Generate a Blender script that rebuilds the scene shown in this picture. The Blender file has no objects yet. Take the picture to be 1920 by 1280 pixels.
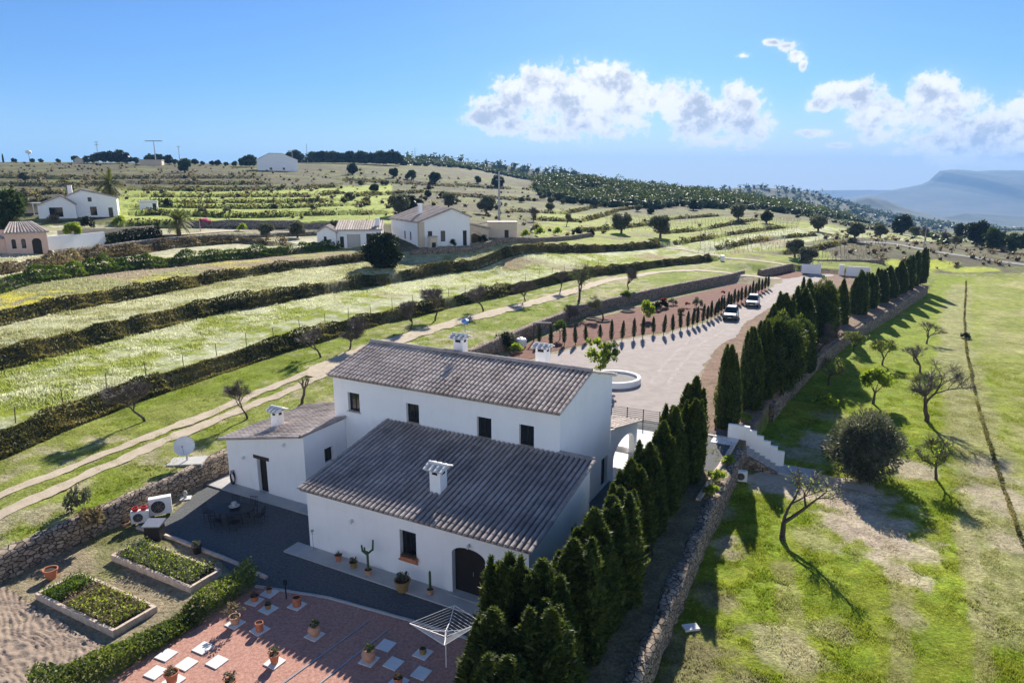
import bpy, math, random
import numpy as np
from mathutils import Vector, Matrix
R = math.radians
rng = np.random.default_rng(7); random.seed(7)
SC = bpy.context.scene; COL = SC.collection

# ------------------------------------------------------------------ camera, sky, sun, exposure
CAM_H = 18.4; F = 1280.0; HY = 341.0
PIT = math.atan((640 - HY) / F); CP, SP = math.cos(PIT), math.sin(PIT)
cam = bpy.data.cameras.new('camera'); camo = bpy.data.objects.new('camera', cam); COL.objects.link(camo)
camo.location = (0, 0, CAM_H); camo.rotation_euler = (math.pi / 2 - PIT, 0, 0)
cam.sensor_width = 36; cam.lens = 36 * F / 1920; cam.clip_end = 60000; cam.clip_start = 0.5
SC.camera = camo
SUN_AZ, SUN_EL = 11.0, 27.8            # degrees right of +Y, above the horizon
SUN_STR, SKY_STR, EXPO = 5.0, 0.07, 1.12
HAZE = 1.25e-4
sl = bpy.data.lights.new('sun', 'SUN'); sl.energy = SUN_STR; sl.angle = R(0.5); sl.color = (1, .93, .82)
so = bpy.data.objects.new('sun', sl); COL.objects.link(so)
sd = Vector((math.sin(R(SUN_AZ)) * math.cos(R(SUN_EL)), math.cos(R(SUN_AZ)) * math.cos(R(SUN_EL)), math.sin(R(SUN_EL))))
so.rotation_euler = sd.to_track_quat('Z', 'Y').to_euler()
SC.view_settings.view_transform = 'Standard'; SC.view_settings.look = 'None'
SC.view_settings.gamma = 1; SC.view_settings.exposure = EXPO
SC.cycles.max_bounces = 6; SC.cycles.diffuse_bounces = 3; SC.cycles.transmission_bounces = 4
SC.cycles.volume_bounces = 0; SC.cycles.transparent_max_bounces = 4; SC.cycles.glossy_bounces = 2


def ray(px, py):
    x = (px - 960) / F; y = (640 - py) / F
    return np.array([x, CP + y * SP, -SP + y * CP])


def ang(px, py):
    d = ray(px, py); d = d / np.linalg.norm(d)
    return math.atan2(d[0], d[1]), math.asin(d[2])


W = bpy.data.worlds.new('World'); SC.world = W; W.use_nodes = True
nt = W.node_tree; nt.nodes.clear()
def nd(t, tp, **kw):
    n = t.nodes.new(tp)
    for k, v in kw.items():
        if k.startswith('i_'): n.inputs[k[2:].replace('_', ' ')].default_value = v
        else: setattr(n, k, v)
    return n
sky = nd(nt, 'ShaderNodeTexSky', sky_type='NISHITA', sun_disc=False, sun_elevation=R(SUN_EL), sun_rotation=R(SUN_AZ),
         altitude=150, air_density=1.0, dust_density=0.2, ozone_density=2.5)
tc = nd(nt, 'ShaderNodeTexCoord'); L = nt.links.new
sx = nd(nt, 'ShaderNodeSeparateXYZ'); L(tc.outputs['Generated'], sx.inputs[0])
at = nd(nt, 'ShaderNodeMath', operation='ARCTAN2'); L(sx.outputs[0], at.inputs[0]); L(sx.outputs[1], at.inputs[1])
asn = nd(nt, 'ShaderNodeMath', operation='ARCSINE'); L(sx.outputs[2], asn.inputs[0])
cx = nd(nt, 'ShaderNodeCombineXYZ'); L(at.outputs[0], cx.inputs[0]); L(asn.outputs[0], cx.inputs[1])
# billowing distortion
def wnoise(scale, detail, rough, off=(0, 0, 0)):
    a = nd(nt, 'ShaderNodeVectorMath', operation='ADD'); L(cx.outputs[0], a.inputs[0]); a.inputs[1].default_value = off
    n = nd(nt, 'ShaderNodeTexNoise', i_Scale=scale, i_Detail=detail, i_Roughness=rough); L(a.outputs[0], n.inputs['Vector'])
    return n
n1 = wnoise(38, 9, .66)
n2 = wnoise(38, 9, .66, (-.004, .013, 0))
nw = wnoise(9, 3, .5, (3, 3, 0))
# cloud bodies: centre in photo pixels, half width, half height, weight
CL = [(905, 222, 45, 20, .95), (935, 205, 60, 32, 1), (975, 180, 60, 38, 1.05), (1020, 165, 60, 38, 1.1), (1060, 185, 80, 50, 1.05), (1110, 165, 70, 42, 1.1), (1150, 160, 60, 36, 1.1), (1100, 215, 90, 46, 1.05), (1170, 200, 70, 42, 1.05), (960, 235, 60, 24, .9), (1030, 250, 80, 20, .85), (1140, 245, 50, 20, .8),
      (1215, 185, 50, 34, 1.0), (1262, 188, 50, 36, 1.0), (1300, 205, 50, 40, 1.05), (1345, 215, 50, 38, 1.0), (1310, 240, 55, 30, 1.0), (1375, 175, 24, 24, .9), (1405, 195, 30, 34, .95), (1395, 235, 50, 34, 1.0), (1345, 262, 50, 16, .75), (1395, 277, 30, 9, .6), (1425, 250, 30, 20, .8),
      (1452, 80, 26, 9, .75), (1478, 86, 22, 11, .85), (1494, 103, 15, 14, .85), (1507, 122, 10, 12, .75), (1395, 105, 20, 8, .45),
      (1535, 196, 26, 16, .9), (1575, 178, 42, 22, 1), (1615, 185, 40, 30, 1), (1640, 215, 46, 30, 1), (1680, 215, 36, 22, .9), (1720, 215, 34, 22, .9), (1755, 180, 40, 34, 1.1), (1775, 205, 50, 36, 1.05), (1815, 235, 40, 24, .95), (1650, 255, 46, 20, .8), (1690, 285, 36, 12, .65),
      (1760, 265, 44, 24, .95), (1800, 285, 55, 26, 1), (1850, 255, 60, 28, 1), (1900, 240, 60, 36, 1.1), (1850, 262, 70, 34, 1.05), (1935, 262, 60, 40, 1.1), (1910, 198, 36, 14, .85), (1530, 250, 34, 11, .8), (1570, 272, 40, 9, .6), (1880, 295, 60, 14, .7), (1700, 268, 14, 7, .5), (2060, 230, 120, 60, 1), (-350, 190, 160, 60, .9)]
prev = None
# unseen clouds added behind the camera as wall fill: azimuth, elevation (radians), half sizes
BACK_FILL = [(2.35, .2, 420, 150, 1.0), (2.8, .26, 380, 190, 1.05), (-2.85, .22, 420, 170, 1.0), (-2.3, .28, 420, 200, 1.05), (-1.85, .2, 300, 130, .9)]
for (A, E_, a, b, w) in [ang(px, py) + (a, b, w) for (px, py, a, b, w) in CL] + BACK_FILL:
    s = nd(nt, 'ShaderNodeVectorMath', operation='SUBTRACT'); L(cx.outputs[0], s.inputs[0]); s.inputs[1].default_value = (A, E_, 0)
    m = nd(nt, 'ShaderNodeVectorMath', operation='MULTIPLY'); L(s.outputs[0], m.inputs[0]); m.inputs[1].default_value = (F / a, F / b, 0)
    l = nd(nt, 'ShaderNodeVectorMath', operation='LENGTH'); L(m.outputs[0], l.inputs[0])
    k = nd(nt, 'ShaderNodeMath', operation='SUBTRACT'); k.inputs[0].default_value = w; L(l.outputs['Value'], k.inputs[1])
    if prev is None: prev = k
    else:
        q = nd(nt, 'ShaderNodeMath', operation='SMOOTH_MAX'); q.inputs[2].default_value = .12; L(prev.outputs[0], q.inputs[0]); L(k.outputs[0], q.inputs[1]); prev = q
def wm(op, a, b):
    n = nd(nt, 'ShaderNodeMath', operation=op)
    for i, v in enumerate((a, b)):
        if isinstance(v, (int, float)): n.inputs[i].default_value = v
        else: L(v, n.inputs[i])
    return n.outputs[0]
def wramp(v, a, b):
    n = nd(nt, 'ShaderNodeMapRange', interpolation_type='SMOOTHSTEP'); L(v, n.inputs[0]); n.inputs[1].default_value = a; n.inputs[2].default_value = b
    return n.outputs[0]
blob = prev.outputs[0]
n4 = wnoise(115, 5, .6, (1, 2, 0)); n3 = wnoise(15, 4, .55, (5, 1, 0))
fine = wm('MULTIPLY', wm('SUBTRACT', n4.outputs[0], .5), .7)
dens = wm('ADD', wm('ADD', blob, fine), wm('MULTIPLY', wm('SUBTRACT', n1.outputs[0], .42), 2.3))
cov = wramp(dens, .05, .62)
dens2 = wm('ADD', wm('ADD', blob, fine), wm('MULTIPLY', wm('SUBTRACT', n2.outputs[0], .42), 2.3))
shade = wm('MULTIPLY', wramp(wm('ADD', n3.outputs[0], wm('MULTIPLY', wm('SUBTRACT', dens2, dens), .35)), .37, .66), wramp(dens, .32, .95))
veil = wm('MULTIPLY', wramp(wm('ADD', blob, wm('MULTIPLY', nw.outputs[0], .9)), -.2, 1.2), .12)
cov = wm('MAXIMUM', cov, veil)
hz_el = wramp(asn.outputs[0], .16, -.01); hz_az = wramp(at.outputs[0], -.75, .45)
hzv = wm('MULTIPLY', wm('MULTIPLY', hz_el, hz_el), wm('ADD', wm('MULTIPLY', hz_az, .7), .3))
CW = 1.16 / (SKY_STR * 2 ** EXPO)
cm = nd(nt, 'ShaderNodeMix', data_type='RGBA'); L(shade, cm.inputs[0])
cm.inputs[6].default_value = (CW, CW, CW * 1.02, 1); cm.inputs[7].default_value = (CW * .5, CW * .55, CW * .65, 1)
tint = nd(nt, 'ShaderNodeMix', data_type='RGBA', blend_type='MULTIPLY'); tint.inputs[0].default_value = 1
L(sky.outputs[0], tint.inputs[6]); tint.inputs[7].default_value = (.35, .53, .80, 1)
# gain on clouds far from the sun, boosting the added fill behind the camera
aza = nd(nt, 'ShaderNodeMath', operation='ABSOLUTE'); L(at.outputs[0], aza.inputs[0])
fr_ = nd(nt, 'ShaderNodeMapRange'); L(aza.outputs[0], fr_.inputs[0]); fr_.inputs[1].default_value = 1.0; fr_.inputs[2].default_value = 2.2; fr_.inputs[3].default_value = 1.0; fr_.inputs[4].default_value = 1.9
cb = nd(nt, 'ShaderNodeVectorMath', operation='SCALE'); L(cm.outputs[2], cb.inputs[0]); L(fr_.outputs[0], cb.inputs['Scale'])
mx = nd(nt, 'ShaderNodeMix', data_type='RGBA'); L(cov, mx.inputs[0]); hm = nd(nt, 'ShaderNodeMix', data_type='RGBA'); L(hzv, hm.inputs[0]); L(tint.outputs[2], hm.inputs[6]); hm.inputs[7].default_value = (CW * .86, CW * .87, CW * .86, 1); L(hm.outputs[2], mx.inputs[6]); L(cb.outputs[0], mx.inputs[7])
bg = nd(nt, 'ShaderNodeBackground'); bg.inputs[1].default_value = SKY_STR; L(mx.outputs[2], bg.inputs[0])
ow = nd(nt, 'ShaderNodeOutputWorld'); L(bg.outputs[0], ow.inputs[0])

# ------------------------------------------------------------------ ground shape
def gz(px, py, z=0.0):
    r = ray(px, py); t = (z - CAM_H) / r[2]; return np.array([0, 0, CAM_H]) + t * r
def atY(px, py, Y):
    r = ray(px, py); return np.array([0, 0, CAM_H]) + r * (Y / r[1])
TH = math.atan((1656 - 960) / (F / CP))
U = np.array([math.cos(TH), -math.sin(TH), 0.0]); V = np.array([math.sin(TH), math.cos(TH), 0.0])
O = gz(579, 1025)
def uv(u, v, z=0.0): return O + U * u + V * v + np.array([0, 0, z])

CTRL_Y = [  # (px, py, distance)
 (20,470,94),(0,400,140),(0,360,190),(0,330,280),(0,305,420),(0,312,600),(-350,330,280),(-350,305,420),(-350,400,130),
 (300,440,122),(300,427,131),(300,407,143),(300,392,155),(300,382,170),(300,372,190),(300,345,250),(300,325,330),(300,307,430),(300,312,600),
 (620,457,132),(600,437,145),(600,427,151),(600,407,165),(600,392,180),(600,372,215),(600,345,290),(600,322,400),(600,309,480),(600,306,640),
 (830,470,122),(940,456,130),(1000,450,140),(1000,430,165),(1000,400,230),(1000,370,320),(1000,352,420),(900,337,430),(900,320,650),(750,304,650),(830,314,800),
 (1150,450,165),(1150,420,215),(1150,400,270),(1150,372,360),(1150,350,430),
 (1288,458,168),(1300,430,215),(1310,405,265),(1300,382,340),(1300,364,450),(1300,380,720),
 (1472,427,217),(1450,402,290),(1450,386,420),(1450,395,720),(1531,442,196),(1560,425,240),(1570,414,380),(1570,420,720),
 (1680,465,180),(1650,443,240),(1650,434,350),(1650,436,800),(1800,490,165),(1800,465,210),(1800,447,300),(1800,442,500),(1800,446,800),
 (0,330,900),(-350,330,900),(300,330,900),(600,322,900),(750,318,900),(900,335,900),(1050,352,900),(1150,372,900),(1300,396,900),(1450,412,900),(1570,432,900),(1650,440,900),(1050,340,420),(1050,352,620),
 (1920,490,170),(1920,452,300),(1920,434,600),(1920,440,850),(2300,520,147),(2300,460,280),(2300,436,600)]
CTRL_Z = [  # (px, py, height)
 (0,1050,1.25),(230,940,1.25),(425,850,1.25),(640,735,1.3),(800,680,1.3),(980,611,1.4),(1136,561,1.5),(1292,523,1.5),(1370,511,1.45),
 (-400,1200,1.2),(-400,900,2.0),(0,860,2.1),(140,800,2.1),(300,735,2.1),(440,690,2.1),(600,637,2.1),(770,595,2.1),(940,555,2.1),(1150,512,2.0),(1330,490,1.7),
 (0,690,4),(300,612,4),(600,552,4),(900,500,4),(1150,470,3.9),(0,610,5.6),(300,548,5.6),(600,497,5.6),(0,550,6.9),(300,499,6.9),(600,470,6.6),
 (0,518,8),(300,468,8),(0,490,8.8),(300,452,8.8),(-400,760,4),(-400,560,6.9),
 (1430,505,1.3),(1480,496,1.2),(1540,498,1.0),(1650,495,.8),(1720,500,-.6),(1780,512,-1.5),(1920,520,-1.6)]
cp_, cz_ = [], []
for (px, py, Y) in CTRL_Y: cp_.append(atY(px, py, Y))
for (px, py, z) in CTRL_Z: cp_.append(gz(px, py, z))
for (x, y, z) in [(-25, 12, 1.2), (0, 12, 0.5), (12, 8, -1.6), (120, 60, -1.6), (60, 30, -1.6), (-60, 30, 3)]: cp_.append(np.array([x, y, z]))
cp_ = np.array(cp_)
def qc(x, y):
    y = np.maximum(y, 6.0); return np.stack([1.5 * x / y, np.log(y)], -1)
Q = qc(cp_[:, 0], cp_[:, 1])
def phi(r2): return np.where(r2 > 1e-12, .5 * r2 * np.log(np.maximum(r2, 1e-12)), 0)
n_ = len(Q); D2 = ((Q[:, None] - Q[None]) ** 2).sum(-1)
A_ = np.zeros((n_ + 3, n_ + 3)); A_[:n_, :n_] = phi(D2) + np.eye(n_) * 2e-4
A_[:n_, n_] = 1; A_[:n_, n_ + 1:] = Q; A_[n_, :n_] = 1; A_[n_ + 1:, :n_] = Q.T
# fit heights scaled by distance so near and far fit equally well in angle
TW = np.linalg.solve(A_, np.concatenate([(cp_[:, 2] - CAM_H) / np.maximum(cp_[:, 1], 6), np.zeros(3)]))
def Zs(x, y):
    x = np.asarray(x, float); y = np.asarray(y, float); sh = x.shape
    q = qc(x.ravel(), y.ravel()); out = np.empty(len(q))
    for i in range(0, len(q), 40000):
        c = q[i:i + 40000]; d2 = ((c[:, None] - Q[None]) ** 2).sum(-1)
        out[i:i + 40000] = phi(d2) @ TW[:n_] + TW[n_] + c @ TW[n_ + 1:]
    return (CAM_H + out * np.maximum(y.ravel(), 6)).reshape(sh)
YS = np.exp(np.linspace(math.log(9), math.log(1400), 2600))
def march(px, py, hf, Y0=9):
    r = ray(px, py); t = YS[YS >= Y0] / r[1]
    P = np.array([0, 0, CAM_H]) + t[:, None] * r
    below = P[:, 2] <= hf(P[:, 0], P[:, 1])
    i = int(np.argmax(below)) if below.any() else len(t) - 1
    return P[i]

# terrace edges: pixel lines at the foot of each bank, step height, reach of the levelling
EDGES_PX = [
 ([(-500,1080),(-250,975),(0,862),(130,803),(300,738),(440,692),(560,652),(700,612),(940,556),(1130,516),(1230,502),(1335,490)], 1.2, 7),
 ([(-500,860),(-250,770),(0,695),(100,668),(250,628),(400,590),(640,547),(900,503),(1150,472),(1240,464)], 1.25, 7),
 ([(-400,720),(0,612),(80,592),(250,562),(420,527),(560,505),(660,493),(700,488)], 1.1, 6),
 ([(-400,620),(0,552),(100,527),(250,507),(400,492),(560,477),(650,466)], 1.1, 5),
 ([(-300,560),(0,520),(80,507),(150,492),(300,470),(440,457),(540,464)], .9, 4),
 ([(250,456),(430,445),(600,438),(690,437)], .7, 4),
 ([(230,429),(430,430),(600,428),(690,428)], 1.5, 7),
 ([(255,406),(400,409),(560,406),(720,403)], 1.2, 6),
 ([(250,391),(400,392),(560,391),(690,386)], 1.0, 6),
 ([(260,381),(400,382),(560,381),(660,377)], 1.0, 6),
 ([(260,371),(400,371),(560,371),(640,366)], 1.2, 7),
 ([(240,358),(400,360),(520,358),(640,352)], 1.3, 9),
 ([(240,346),(400,348),(500,347)], 1.5, 12),
 ([(0,392),(110,388),(200,368)], 2.0, 12), ([(0,372),(120,368)], 1.5, 10), ([(0,350),(120,352),(230,348)], 1.5, 12), ([(0,335),(130,338),(330,336),(480,336)], 1.6, 14),
 ([(660,370),(800,362),(900,372),(1010,378)], 1.2, 12), ([(850,350),(960,356)], 1.5, 14), ([(640,340),(760,346),(860,352)], 1.6, 14),
 ([(1000,414),(1090,417),(1160,396),(1230,386)], 1.0, 8), ([(960,398),(1060,402),(1130,386)], 1.0, 9), ([(1080,436),(1140,432),(1262,412),(1348,406)], .9, 8),
 ([(1240,440),(1262,438),(1373,422),(1420,414)], .9, 7), ([(1265,460),(1288,456),(1373,441),(1472,428)], .8, 7), ([(1345,470),(1407,456),(1470,448),(1531,443)], .8, 7),
 ([(1470,478),(1527,471),(1608,454)], .8, 6)]
EDGES = []
for pts, h, w in EDGES_PX:
    E3 = np.array([march(px, py, lambda x, y: Zs(x, y) - h / 2, 20) for px, py in pts])
    EDGES.append((E3[:, :2], h, w))
def polydist(x, y, P):
    """signed distance (positive left of travel), unsigned distance, parameter beyond-end flag"""
    best = np.full(x.shape, 1e9); sg = np.zeros(x.shape); end = np.zeros(x.shape)
    for i in range(len(P) - 1):
        a, b = P[i], P[i + 1]; d = b - a; l = np.hypot(*d) + 1e-9; t = d / l
        rx, ry = x - a[0], y - a[1]; s = rx * t[0] + ry * t[1]; n = -rx * t[1] + ry * t[0]
        sc = np.clip(s, 0, l); dd = np.hypot(s - sc, n); m = dd < best
        best = np.where(m, dd, best); sg = np.where(m, np.sign(n), sg)
        e = np.where((i == 0) & (s < 0), -s, 0) + np.where((i == len(P) - 2) & (s > l), s - l, 0)
        end = np.where(m, e, end)
    return best * sg, best, end
def sstep(e0, e1, x):
    t = np.clip((x - e0) / (e1 - e0), 0, 1); return t * t * (3 - 2 * t)
def inside(x, y, P):
    c = np.zeros(x.shape, bool); j = len(P) - 1
    for i in range(len(P)):
        yi, yj, xi, xj = P[i][1], P[j][1], P[i][0], P[j][0]
        c ^= ((yi > y) != (yj > y)) & (x < (xj - xi) * (y - yi) / (yj - yi + 1e-12) + xi); j = i
    return c
WL_PX = [(0,1085),(100,1037),(230,975),(425,882),(620,795),(800,716),(940,656),(1000,628),(1084,594),(1136,580),(1188,567),(1240,555),(1292,544),(1370,528),(1392,521)]
WL = [np.array([-45., -5.])] + [gz(*p)[:2] for p in WL_PX]
WL2 = [gz(*p)[:2] for p in [(1424,520),(1452,514),(1482,507)]]
GATE = [gz(*p)[:2] for p in [(1500,508),(1535,512),(1640,517),(1700,524),(1736,535)]]
WR = [uv(17.9, -34)[:2], uv(18.0, -10)[:2], uv(17.9, 0)[:2], uv(17.4, 13.4)[:2], uv(17.45, 24.5)[:2]] + [gz(*p)[:2] for p in [(1442,758),(1472,722),(1527,668),(1591,620),(1668,577),(1736,535)]]
PLAT = np.array(WL + WL2 + GATE + WR[::-1][1:])
FZ = -1.6
FIELD = np.array(WR + [gz(1760,516,FZ)[:2], gz(1920,522,FZ)[:2], np.array([230., 140.]), np.array([200., -40.]), uv(17.9, -60)[:2]])
RMP = gz(1408, 519)[:2]; RMD = gz(1376, 511, 1.4)[:2] - gz(1442, 526)[:2]; RMD = RMD / np.hypot(*RMD)   # the track ramps down to the drive here
def H(x, y):
    x = np.asarray(x, float); y = np.asarray(y, float)
    z = Zs(x, y)
    for P, h, w in EDGES:
        m = (x > P[:, 0].min() - w - 3) & (x < P[:, 0].max() + w + 3) & (y > P[:, 1].min() - w - 3) & (y < P[:, 1].max() + w + 3)
        if not m.any(): continue
        s, d, e = polydist(x[m], y[m], P)
        k = np.clip(1 - e / 6, 0, 1); s = s - .35
        z[m] += k * h / 2 * np.where(s > 0, 1, -1) * np.clip(1 - np.abs(s) / w, 0, 1) * sstep(0, .35, np.abs(s))
    ins = inside(x, y, PLAT); fi = inside(x, y, FIELD) & ~ins
    z = np.where(ins, 0.0, z)
    rs = (x - RMP[0]) * RMD[0] + (y - RMP[1]) * RMD[1]; rw = 1 - sstep(5, 11, np.hypot(x - RMP[0], y - RMP[1]))
    z = z * (1 - rw) + 1.4 * sstep(-6, 7, rs) * rw
    zf = FZ + .12 * np.sin(x * .31 + 1) * np.sin(y * .23)
    dfar = 1 - sstep(-2, 10, y - (135 - .0 * x))
    z = np.where(fi, zf * dfar + z * (1 - dfar), z)
    return z
def G(px, py, Y0=9): return march(px, py, H, Y0)
def Hp(x, y): return float(H(np.array([float(x)]), np.array([float(y)]))[0])

# ------------------------------------------------------------------ numpy noise
_pr = np.random.default_rng(11).random((256, 256))
def vnoise(x, y):
    xi = np.floor(x).astype(int); yi = np.floor(y).astype(int); fx = x - xi; fy = y - yi
    fx = fx * fx * (3 - 2 * fx); fy = fy * fy * (3 - 2 * fy)
    g = lambda a, b: _pr[a & 255, b & 255]
    return (g(xi, yi) * (1 - fx) + g(xi + 1, yi) * fx) * (1 - fy) + (g(xi, yi + 1) * (1 - fx) + g(xi + 1, yi + 1) * fx) * fy
def fbm(x, y, s=1.0, o=4):
    a, t, f = .5, 0, 1 / s; n = 0
    for i in range(o): t = t + a * vnoise(x * f + 17 * i, y * f + 31 * i); n += a; a *= .55; f *= 2.03
    return t / n

# ------------------------------------------------------------------ mesh helpers
def tag(o, label=None, cat=None, group=None, kind=None):
    if label: o['label'] = label
    if cat: o['category'] = cat
    if group: o['group'] = group
    if kind: o['kind'] = kind
    return o
def link(o, parent=None):
    COL.objects.link(o)
    if parent: o.parent = parent
    return o
def empty(name, loc=(0, 0, 0), rz=0, sc=1):
    o = bpy.data.objects.new(name, None); o.location = loc; o.rotation_euler = (0, 0, rz)
    o.scale = (sc,) * 3 if isinstance(sc, (int, float)) else sc
    return link(o)
def mesh_np(name, Vv, Ff, mats, fattr=None, pcol=None, midx=None, smooth=False):
    me = bpy.data.meshes.new(name); Vv = np.asarray(Vv, np.float32); Ff = np.asarray(Ff, np.int32); k = Ff.shape[1]
    me.vertices.add(len(Vv)); me.vertices.foreach_set('co', Vv.ravel())
    me.loops.add(Ff.size); me.loops.foreach_set('vertex_index', Ff.ravel())
    me.polygons.add(len(Ff)); me.polygons.foreach_set('loop_start', np.arange(len(Ff), dtype=np.int32) * k)
    if smooth: me.polygons.foreach_set('use_smooth', np.ones(len(Ff), bool))
    for m in (mats if isinstance(mats, (list, tuple)) else [mats]): me.materials.append(m)
    if midx is not None: me.polygons.foreach_set('material_index', np.asarray(midx, np.int32))
    if fattr is not None:
        a = me.attributes.new('tint', 'FLOAT', 'FACE'); a.data.foreach_set('value', np.asarray(fattr, np.float32))
    if pcol is not None:
        a = me.attributes.new('Col', 'FLOAT_COLOR', 'POINT'); c = np.ones((len(Vv), 4), np.float32); c[:, :3] = pcol; a.data.foreach_set('color', c.ravel())
    me.update(); me.validate()
    return me
def obj(name, me, parent=None): return link(bpy.data.objects.new(name, me), parent)

class MB:
    """collects shapes into one mesh"""
    def __init__(s): s.v = []; s.f = []; s.t = []; s.m = []; s.cm = 0; s.ct = .5
    def add(s, vs, fs):
        b = len(s.v); s.v += [tuple(map(float, p)) for p in vs]
        for f in fs: s.f.append([i + b for i in f]); s.t.append(s.ct); s.m.append(s.cm)
        return s
    def box(s, x0, x1, y0, y1, z0, z1, taper=0):
        t = taper
        return s.add([(x0, y0, z0), (x1, y0, z0), (x1, y1, z0), (x0, y1, z0), (x0 + t, y0 + t, z1), (x1 - t, y0 + t, z1), (x1 - t, y1 - t, z1), (x0 + t, y1 - t, z1)],
                     [(0, 3, 2, 1), (4, 5, 6, 7), (0, 1, 5, 4), (1, 2, 6, 5), (2, 3, 7, 6), (3, 0, 4, 7)])
    def hexa(s, p):
        return s.add(p, [(0, 3, 2, 1), (4, 5, 6, 7), (0, 1, 5, 4), (1, 2, 6, 5), (2, 3, 7, 6), (3, 0, 4, 7)])
    def tube(s, a, b, r0, r1=None, n=6, cap=True):
        r1 = r0 if r1 is None else r1; a = Vector(a); b = Vector(b); d = b - a
        if d.length < 1e-6: return s
        q = d.to_track_quat('Z', 'Y'); vs = []
        for c, r in ((a, r0), (b, r1)):
            for i in range(n):
                w = 2 * math.pi * i / n; vs.append(c + q @ Vector((r * math.cos(w), r * math.sin(w), 0)))
        fs = [(i, (i + 1) % n, n + (i + 1) % n, n + i) for i in range(n)]
        if cap: fs += [tuple(range(n))[::-1], tuple(range(n, 2 * n))]
        return s.add(vs, fs)
    def lathe(s, prof, n=16, c=(0, 0, 0), sq=1.0):
        vs = []
        for r, z in prof:
            for i in range(n):
                w = 2 * math.pi * i / n; vs.append((c[0] + r * math.cos(w), c[1] + r * math.sin(w) * sq, c[2] + z))
        fs = [(j * n + i, j * n + (i + 1) % n, (j + 1) * n + (i + 1) % n, (j + 1) * n + i) for j in range(len(prof) - 1) for i in range(n)]
        if prof[0][0] > 1e-4: fs.append(tuple(range(n))[::-1])
        if prof[-1][0] > 1e-4: fs.append(tuple((len(prof) - 1) * n + i for i in range(n)))
        return s.add(vs, fs)
    def poly(s, pts, z0, z1):
        n = len(pts)
        return s.add([(p[0], p[1], z0) for p in pts] + [(p[0], p[1], z1) for p in pts],
                     [tuple(range(n))[::-1], tuple(range(n, 2 * n))] + [(i, (i + 1) % n, n + (i + 1) % n, n + i) for i in range(n)])
    def build(s, name, mats, parent=None, smooth=False, bevel=0):
        me = bpy.data.meshes.new(name); me.from_pydata(s.v, [], s.f)
        for m in (mats if isinstance(mats, (list, tuple)) else [mats]): me.materials.append(m)
        a = me.attributes.new('tint', 'FLOAT', 'FACE'); a.data.foreach_set('value', np.array(s.t, np.float32))
        me.polygons.foreach_set('material_index', np.array(s.m, np.int32))
        if smooth: me.polygons.foreach_set('use_smooth', np.ones(len(s.f), bool))
        me.update(); o = obj(name, me, parent)
        if bevel:
            b = o.modifiers.new('bevel', 'BEVEL'); b.width = bevel; b.segments = 2; b.limit_method = 'ANGLE'
        return o
def dup(o, parent=None, **kw):
    c = o.copy(); COL.objects.link(c); c.parent = parent
    for ch in o.children: dup(ch, c)
    return c

# ------------------------------------------------------------------ materials
def newmat(name):
    m = bpy.data.materials.new(name); m.use_nodes = True; t = m.node_tree
    return m, t, t.nodes['Principled BSDF']
def mat(name, c, rough=.8, var=.15, scale=3., c2=None, bump=0., bscale=None, metal=0, spec=.3, tint=False, coord='Object'):
    m, t, b = newmat(name); b.inputs['Roughness'].default_value = rough; b.inputs['Metallic'].default_value = metal; b.inputs['Specular IOR Level'].default_value = spec
    co = nd(t, 'ShaderNodeTexCoord') if coord == 'Object' else nd(t, 'ShaderNodeNewGeometry')
    vec = co.outputs['Object'] if coord == 'Object' else co.outputs['Position']
    n = nd(t, 'ShaderNodeTexNoise', i_Scale=scale, i_Detail=6., i_Roughness=.65); t.links.new(vec, n.inputs['Vector'])
    mr = nd(t, 'ShaderNodeMapRange'); t.links.new(n.outputs[0], mr.inputs[0]); mr.inputs[1].default_value = .28; mr.inputs[2].default_value = .72
    mix = nd(t, 'ShaderNodeMix', data_type='RGBA')
    if c2 is None: c2 = tuple(x * (1 + var) for x in c); c = tuple(x * (1 - var) for x in c)
    mix.inputs[6].default_value = (*c, 1); mix.inputs[7].default_value = (*c2, 1)
    fac = mr.outputs[0]
    if tint:
        a = nd(t, 'ShaderNodeAttribute', attribute_name='tint'); ad = nd(t, 'ShaderNodeMath', operation='MULTIPLY_ADD'); ad.inputs[1].default_value = .6
        t.links.new(a.outputs['Fac'], ad.inputs[0]); mm = nd(t, 'ShaderNodeMath', operation='MULTIPLY'); mm.inputs[1].default_value = .4
        t.links.new(fac, mm.inputs[0]); t.links.new(mm.outputs[0], ad.inputs[2]); fac = ad.outputs[0]
    t.links.new(fac, mix.inputs[0]); t.links.new(mix.outputs[2], b.inputs['Base Color'])
    if bump:
        n2 = nd(t, 'ShaderNodeTexNoise', i_Scale=bscale or scale * 4, i_Detail=5.); t.links.new(vec, n2.inputs['Vector'])
        bp = nd(t, 'ShaderNodeBump'); bp.inputs['Strength'].default_value = 1; bp.inputs['Distance'].default_value = bump
        t.links.new(n2.outputs[0], bp.inputs['Height']); t.links.new(bp.outputs[0], b.inputs['Normal'])
    return m
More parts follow.
